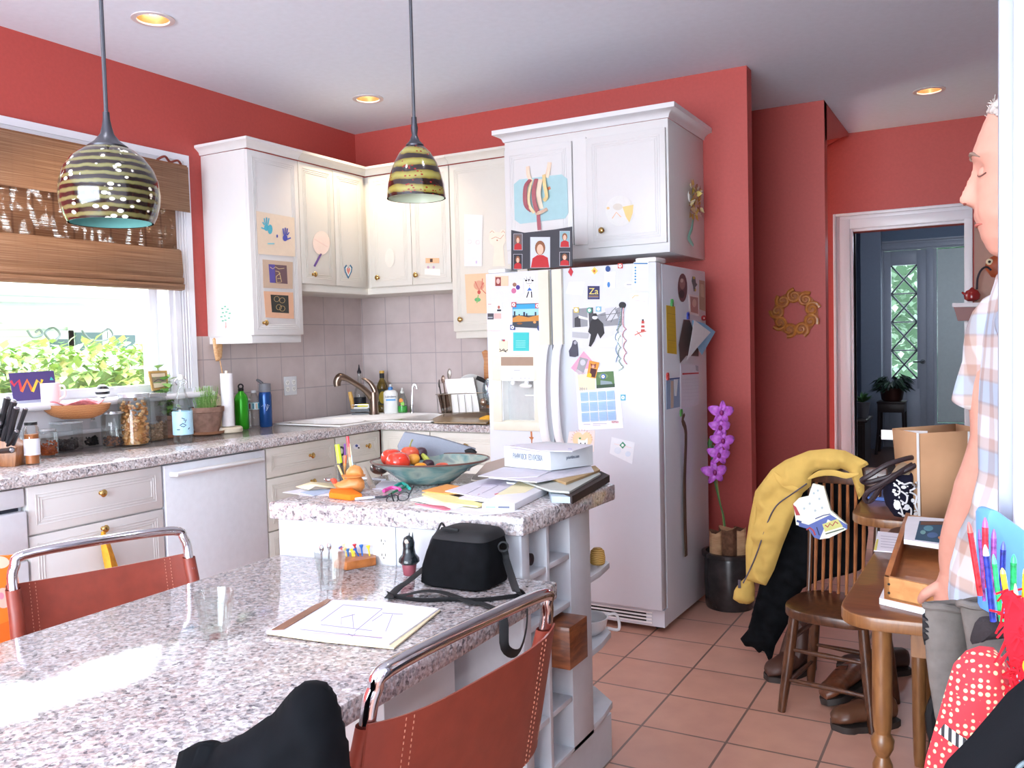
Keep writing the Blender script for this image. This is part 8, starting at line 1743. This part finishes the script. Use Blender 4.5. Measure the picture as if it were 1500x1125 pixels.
for i in range(40):
    v = 124+150*i/40; vv = max(128.5, v); xf = interp(vv, FRONT); xb = interp(vv, BACK)+6; hw = interp(vv, HALF)+5; xm = xf+(xb-xf)*.42; row = []
    lim = max(0, (v-150)*.9)
    for j in range(96):
        a = 2*PI*j/96; ca, sa = math.cos(a), math.sin(a); u = xm-(xm-xf+3)*abs(ca)**.85 if ca > 0 else xm+(xb-xm)*abs(ca)**.85
        u = max(u, (1446 if v < 168 else 1446+(v-168)*1.1)); y = hw*math.copysign(abs(sa)**.9, sa); p = pf_(u, v); jt = R_.uniform(-1, 1)*.0015
        row.append(Vector((p.x+jt, PY+y*kk+jt, p.z+(4*kk if v < 130 else 0))))
    R.append(row)
g.rows(R, HR, cap0=True); 
for i in range(240):
    a = R_.uniform(0, 2*PI); p = R[R_.randrange(2, 30)][R_.randrange(96)]; g.tube([p, p+Vector((-.004+R_.uniform(-.006, .006), R_.uniform(-.005, .005), R_.uniform(0, .012)))], .0007, HR, n=3)
g.obj('hair', person)
def plaid():
    m, nt, b = newmat('pale_plaid'); v = coords(nt)
    ws = []
    for ax, sc, st_ in (('Z', 5.5, [(0, '#ffffff'), (.6, '#ffffff'), (.75, '#efdcd2'), (1, '#efdcd2')]), ('X', 5.5, [(0, '#ffffff'), (.6, '#ffffff'), (.75, '#f1e2d6'), (1, '#f1e2d6')]), ('Z', 2.75, [(0, '#d6e4f2'), (.2, '#d6e4f2'), (.35, '#ffffff'), (1, '#ffffff')]), ('Y', 5.5, [(0, '#ffffff'), (.6, '#ffffff'), (.75, '#f0dfd8'), (1, '#f0dfd8')])):
        w = nd(nt, 'ShaderNodeTexWave', bands_direction=ax, Scale=sc, Distortion=.3); nt.links.new(v, w.inputs['Vector']); ws.append(ramp(nt, w.outputs['Fac'], st_))
    cur = ws[0]
    for w in ws[1:]:
        mx = nd(nt, 'ShaderNodeMixRGB', Fac=1.0, blend_type='MULTIPLY'); nt.links.new(cur, mx.inputs[1]); nt.links.new(w, mx.inputs[2]); cur = mx.outputs[0]
    mx = nd(nt, 'ShaderNodeMixRGB', Fac=1.0, blend_type='MULTIPLY'); nt.links.new(cur, mx.inputs[1]); mx.inputs[2].default_value = lin('#c9cfd8'); nt.links.new(mx.outputs[0], b.inputs['Base Color']); b.inputs['Roughness'].default_value = .85
    return m
PLD = plaid()
SHF = [(392, 1468), (405, 1458), (440, 1448), (500, 1441), (560, 1437.5), (640, 1437), (690, 1438), (740, 1426), (787, 1403), (830, 1391), (860, 1388), (888, 1392)]
g = G(); R = []
for i in range(44):
    v = 392+496*i/43; xf = P(interp(v, SHF), v, 'y', PY-.02); tq = i/43
    zc_ = xf.z; hw = .07+(.205-.07)*min(1, tq/.16)**.6; back = hx+.165; xm = (xf.x+back)/2; rx = (back-xf.x)/2; row = []
    for j in range(64):
        a = 2*PI*j/64; wr = .006*math.sin(a*7+zc_*9)*min(1, tq*2); row.append(Vector((xm+(rx+wr)*math.cos(a), PY+(hw+wr)*math.sin(a), zc_+(.02*abs(math.sin(a)) if i == 0 else 0))))
    R.append(row)
g.rows(R, PLD)
# far sleeve
S0 = [(hx+.04, PY+.11, zch-.11), P(1474, 475, 'y', PY+.15), P(1440, 538, 'y', PY+.18), P(1417, 592, 'y', PY+.2)]
rr_ = [.07, .062, 32*kk, 25*kk]
g.tube(S0, rr_, PLD, n=24, sm=6, cap=False)
g.tube([(hx+.02, PY-.14, zch-.10), (hx+.05, PY-.23, zch-.22), (hx+.06, PY-.235, zch-.34)], [.08, .075, .075], PLD, n=24, sm=6, cap=False)
so = g.obj('shirt', person); so.modifiers.new('th', 'SOLIDIFY').thickness = .002
g = G(); TRS = M('#4a4a52', .85)
g.rows([ellipse(hx+.07, PY, z, rx*.9, ry) for z, rx, ry in ((.98, .15, .185), (.9, .15, .185), (.80, .135, .175))], TRS)
for s in (-1, 1): g.tube([(hx+.07, PY+s*.088, .86), (hx+.06, PY+s*.09, .48), (hx+.07, PY+s*.09, .07)], [.093, .075, .065], TRS, n=18, sm=5)
g.obj('trousers', person)
for s in (-1, 1):
    g = G(); b = Vector((hx+.13, PY+s*.09, 0)); R = []
    for i in range(12):
        q = i/11; R.append([b+Vector((-.27*q, (.035+.012*math.sin(PI*q))*math.cos(a)*(1 if q < .85 else .7), .045*(1.2-q*.5)*(1+math.sin(a)))) for a in [2*PI*j/14 for j in range(14)]])
    g.rows(R, M('#2f2622', .5), cap0=True, cap1=True); g.obj('shoe', person)
# ================================================================== RIGHT FOREGROUND CLUTTER
t = T('side_cupboard', 'low white cupboard by the door jamb carrying mitts and pens', 'cupboard', (4.0, -3.75, 0))
LDZ = .74
G().box(3.74, 4.5, -3.98, -3.56, 0, LDZ-.03, WHITE).obj('carcass', t); G().box(3.72, 4.52, -4.0, -3.55, LDZ-.03, LDZ, WHITE).obj('top', t, bev=.004); G().box(3.76, 4.12, -3.995, -3.98, .05, LDZ-.06, WHITE).obj('door', t); G().box(4.14, 4.49, -3.995, -3.98, .05, LDZ-.06, WHITE).obj('door', t)
def near(dist): p = DD(1420, 980, dist); return fplane(p, (-CF.x, -CF.y, 0))
GM = M('#625c58', .85, var=.06, bump=.3, scale=60); TQ = M('#4fb4cc', .8)
def tubeshape(name, label, cat, fr, rows_, m, lin_=None, T_=.5):
    """a hanging cloth tube; rows = (v, u_left, u_right) read on its upright plane"""
    f_, n_ = fr; R = []
    for v, a, b in rows_:
        A, B = f_(a, v), f_(b, v); c = (A+B)/2; r = (B-A)/2; 
        R.append([c+r*math.cos(q)+n_*(r.length*T_*math.sin(q))+Vector((0, 0, .004*noise.noise(c*20+Vector((q, 0, 0))))) for q in [2*PI*j/32 for j in range(32)]])
    g = G(); g.rows(R, m, cap1=True); g.tube(R[0], .005, m, n=8, closed=True); o = g.obj(name, None, label, cat); o_ = None
    if lin_:
        c = sum(R[0], Vector())/32; g = G(); R2 = [[c+(p-c)*s+Vector((0, 0, dz)) for p in R[0]] for s, dz in ((.93, 0), (.86, -.01), (.5, -.02))]; g.rows(R2, lin_, cap1=True); g.obj('lining', o)
    return o
o = tubeshape('oven_mitt', 'taupe oven mitt with turquoise lining hanging at the left of the cupboard', 'oven mitt', near(1.12), [(889, 1357, 1412), (900, 1355, 1416), (930, 1355, 1418), (960, 1357, 1420), (1000, 1362, 1424), (1050, 1370, 1428), (1100, 1382, 1430), (1150, 1395, 1430), (1215, 1400, 1430)], GM, TQ)
f_, n_ = near(1.12); g = G(); puff(f_, n_, [(1351, 900), (1357, 896), (1361, 915), (1360, 942), (1354, 945), (1351, 930)], .012, BLACK, .004, g=g); g.obj('strap_loop', o)
tubeshape('oven_mitt', 'second taupe oven mitt with turquoise lining, right behind the red dotted one', 'oven mitt', near(1.08), [(884, 1406, 1462), (895, 1408, 1466), (930, 1414, 1470), (980, 1422, 1478), (1050, 1432, 1485), (1240, 1440, 1490)], GM, TQ)
f_, n_ = near(1.02); puff(f_, n_, [(1428, 912), (1436, 903), (1452, 902), (1470, 905), (1475, 935), (1445, 938), (1420, 945), (1422, 930)], .02, M('#2f2a2c', .9, bump=.5, scale=200), .004, wr=.006).obj('dark_cloth', None, 'dark brown and navy cloth tucked behind the red dotted mitt', 'cloth')
def dots():
    m, nt, b = newmat('red_dotted_cloth'); mp = coords(nt, (140, 140, 140)); s = nd(nt, 'ShaderNodeTexChecker', Scale=1.15); 
    vo = nd(nt, 'ShaderNodeTexVoronoi', Scale=1.0); vo.inputs['Randomness'].default_value = .15; nt.links.new(mp, vo.inputs['Vector'])
    nt.links.new(ramp(nt, vo.outputs['Distance'], [(.3, '#d8b890'), (.37, '#b02a34')]), b.inputs['Base Color']); b.inputs['Roughness'].default_value = .85
    return m
RD = dots()
f_, n_ = near(.95)
g = puff(f_, n_, [(1352, 1325), (1345, 1180), (1356, 1110), (1365, 1080), (1385, 1010), (1397, 972), (1415, 953), (1435, 946), (1455, 948), (1470, 965), (1490, 1000), (1500, 1060), (1490, 1325)], .035, RD, .005, R=.04, back=.4); o = g.obj('oven_mitt', None, 'red oven mitt with pale yellow dots and a black and white band', 'oven mitt')
G().tube([f_(u, v)+n_*d for u, v, d in ((1371, 1060, .012), (1385, 1068, .031), (1400, 1074, .037), (1416, 1080, .038))], .006, stripes('black_white_chain', 'X', 45, [(0, '#1a1a20'), (.5, '#26262c'), (.55, '#eaeaea')], .7), n=8, sm=5, flat=n_).obj('woven_band', o)
G().tube([f_(u, v)+n_*.02 for u, v in ((1350, 1122), (1365, 1130), (1385, 1140))], .008, M('#2a5aa8', .7), n=8, flat=n_).obj('blue_trim', o)
f_, n_ = near(.82)
g = puff(f_, n_, [(1362, 1455), (1350, 1200), (1386, 1115), (1420, 1080), (1450, 1045), (1475, 1015), (1505, 990), (1530, 985), (1540, 1455)], .03, M('#0c0d11', .85), .005, R=.05); o = g.obj('black_bag', None, 'black padded bag corner with a grey piping arc at the lower right corner', 'bag')
G().tube([f_(u, v)+n_*.034 for u, v in ((1452, 1140), (1455, 1112), (1465, 1095), (1485, 1088), (1515, 1086))], .0022, M('#5a6a70', .6), n=6, sm=5).obj('piping', o)
# pens in a cup
pcn = DD(1466, 1010, .98); cup = Vector((pcn.x+.02, pcn.y, LDZ))
def npen(label, u0, v0, u1, v1, w, c1, c2, d, cat='pen', name='sparkly_pen'):
    f_ = near(d)[0]; a, b = f_(u0, v0), f_(u1, v1); kk = px(a); t = T(name, label, cat, b)
    G().tube([b, b.lerp(a, .86)], w*kk/2, M(c1, .25, .3, var=.3, scale=120), n=10).obj('barrel', t); G().tube([b.lerp(a, .86), b.lerp(a, .93), a], [w*kk*.48, w*kk*.4, w*kk*.12], M(c2, .3), n=10).obj('tip', t)
for args in (('red sparkly pen at the far left of the pen cluster', 1419, 765, 1436, 872, 8, '#d82f38', '#e85a50', 1.0), ('tall red pen behind the violet one', 1443, 758, 1444, 860, 9, '#cf3344', '#a85aa0', 1.02), ('thin violet pen between the two red pens', 1434, 775, 1442, 880, 5, '#8a4a98', '#7a5ab0', 1.01), ('mauve pen right of the tall red pen', 1456, 775, 1455, 870, 8, '#a05ab0', '#8a5aa8', 1.02), ('dark blue sparkly pen in front of the violet pens', 1443, 798, 1455, 910, 9, '#2a3a9a', '#dfe2ea', .97), ('dark blue pen with a star cap behind the green one', 1470, 793, 1467, 880, 8, '#26369a', '#4a5ac0', 1.0), ('bright green pen leaning left', 1455, 812, 1467, 910, 7, '#2ab86a', '#5ad890', .96), ('green pen with a broad cap at the right', 1485, 812, 1484, 900, 9, '#1fae62', '#3ac87a', .98), ('fluorescent yellow pen in the middle of the cluster', 1468, 832, 1477, 890, 8, '#f0e03a', '#f4ea6a', .93), ('pink pencil in front of the red feather toy', 1487, 855, 1497, 990, 7, '#d88aa8', '#e8b8a0', .9), ('yellow pen at the right edge of the view', 1503, 830, 1500, 905, 9, '#f0dc30', '#f4ea6a', .93)): npen(*args)
f_, n_ = near(.99); t = T('pen_holder', 'blue pen holder half hidden by the red dotted mitt', 'pen holder', cup)
G().lathe([(.05, 0), (.052, .002), (.052, .21), (.048, .21), (.047, .006), (.001, .005)], cup, M('#3a5ab0', .4), 32).obj('body', t)
f_, n_ = near(1.04)
ob = f_(1436, 752)
g = G(); g.ext([f_(u, v) for u, v in ((1447, 756), (1451, 748), (1460, 747), (1520, 790), (1530, 900), (1450, 900))], -n_*.03, M('#5a94e6', .4)); g.obj('blue_organiser', None, 'translucent light blue plastic organiser behind the pens', 'organiser', bev=.008)
f_, n_ = near(.9); g = G(); R_ = random.Random(6); RF = M('#c4202e', .85)
for i in range(200):
    q = R_.random(); u = 1468+R_.gauss(18, 6)+6*q; v = 868+150*q; a = f_(u, v)+n_*R_.uniform(-.015, .02); b = a+Vector((R_.uniform(-.012, .012), R_.uniform(-.01, .01), R_.uniform(-.022, .005)))
    g.tube([a, b], .0013, RF, n=3)
puff(f_, n_, [(1466, 872), (1476, 864), (1490, 870), (1500, 880), (1503, 940), (1498, 985), (1480, 975), (1470, 930), (1472, 895)], .02, RF, .005, wr=.01, g=g)
o = g.obj('feather_toy', None, 'fluffy red feather toy with a yellow beak among the pens', 'toy')
G().sph(f_(1484, 962)+n_*.028, (.006, .006, .009), M('#f0c030', .5)).obj('beak', o)
# ================================================================== GROUPS OF REPEATS
GRP = {'fridge_magnet': 'magnets on the refrigerator', 'child_drawing': 'child drawings on the refrigerator', 'handwritten_note': 'handwritten notes on the refrigerator', 'party_ribbon': 'party ribbons hanging on the refrigerator', 'magnet_clip': 'magnetic clips on the refrigerator side',
       'wall_calendar': 'calendars on the refrigerator', 'greeting_card': 'cards on the refrigerator', 'wall_cabinet': 'white wall cabinets', 'base_cabinet': 'base cabinets under the worktop', 'sling_chair': 'sling chairs round the dining table', 'glass_jar': 'low glass jars on the worktop',
       'glass_canister': 'tall glass canisters on the worktop', 'potted_herb': 'potted herbs by the window', 'metal_water_bottle': 'metal water bottles on the worktop', 'tomato': 'tomatoes in the fruit bowl', 'nectarine': 'nectarines in the fruit bowl', 'purple_plum': 'plums in the fruit bowl',
       'envelope': 'envelopes on the island', 'printed_bill': 'printed bills on the island', 'paper_sheet': 'loose sheets on the island', 'pendant_lamp': 'pendant lamps over the table', 'recessed_downlight': 'recessed ceiling lights', 'wall_outlet': 'white outlets', 'knife': 'knives in the block',
       'side_table': 'brown side tables', 'firewood_log': 'logs in the crock', 'leather_shoe': 'leather shoes under the chair', 'oven_mitt': 'oven mitts in the right foreground', 'sparkly_pen': 'pens in the right foreground', 'brown_paper_bag': 'brown paper bags under the side table', 'sponge': 'sponges'}
_n = {}
for o in bpy.data.objects:
    if o.parent is None and 'category' in o.keys(): _n.setdefault(o.name.split('.')[0], []).append(o)
for k_, os_ in _n.items():
    if len(os_) > 1 and k_ in GRP:
        for o in os_:
            if 'group' not in o.keys(): o['group'] = GRP[k_]
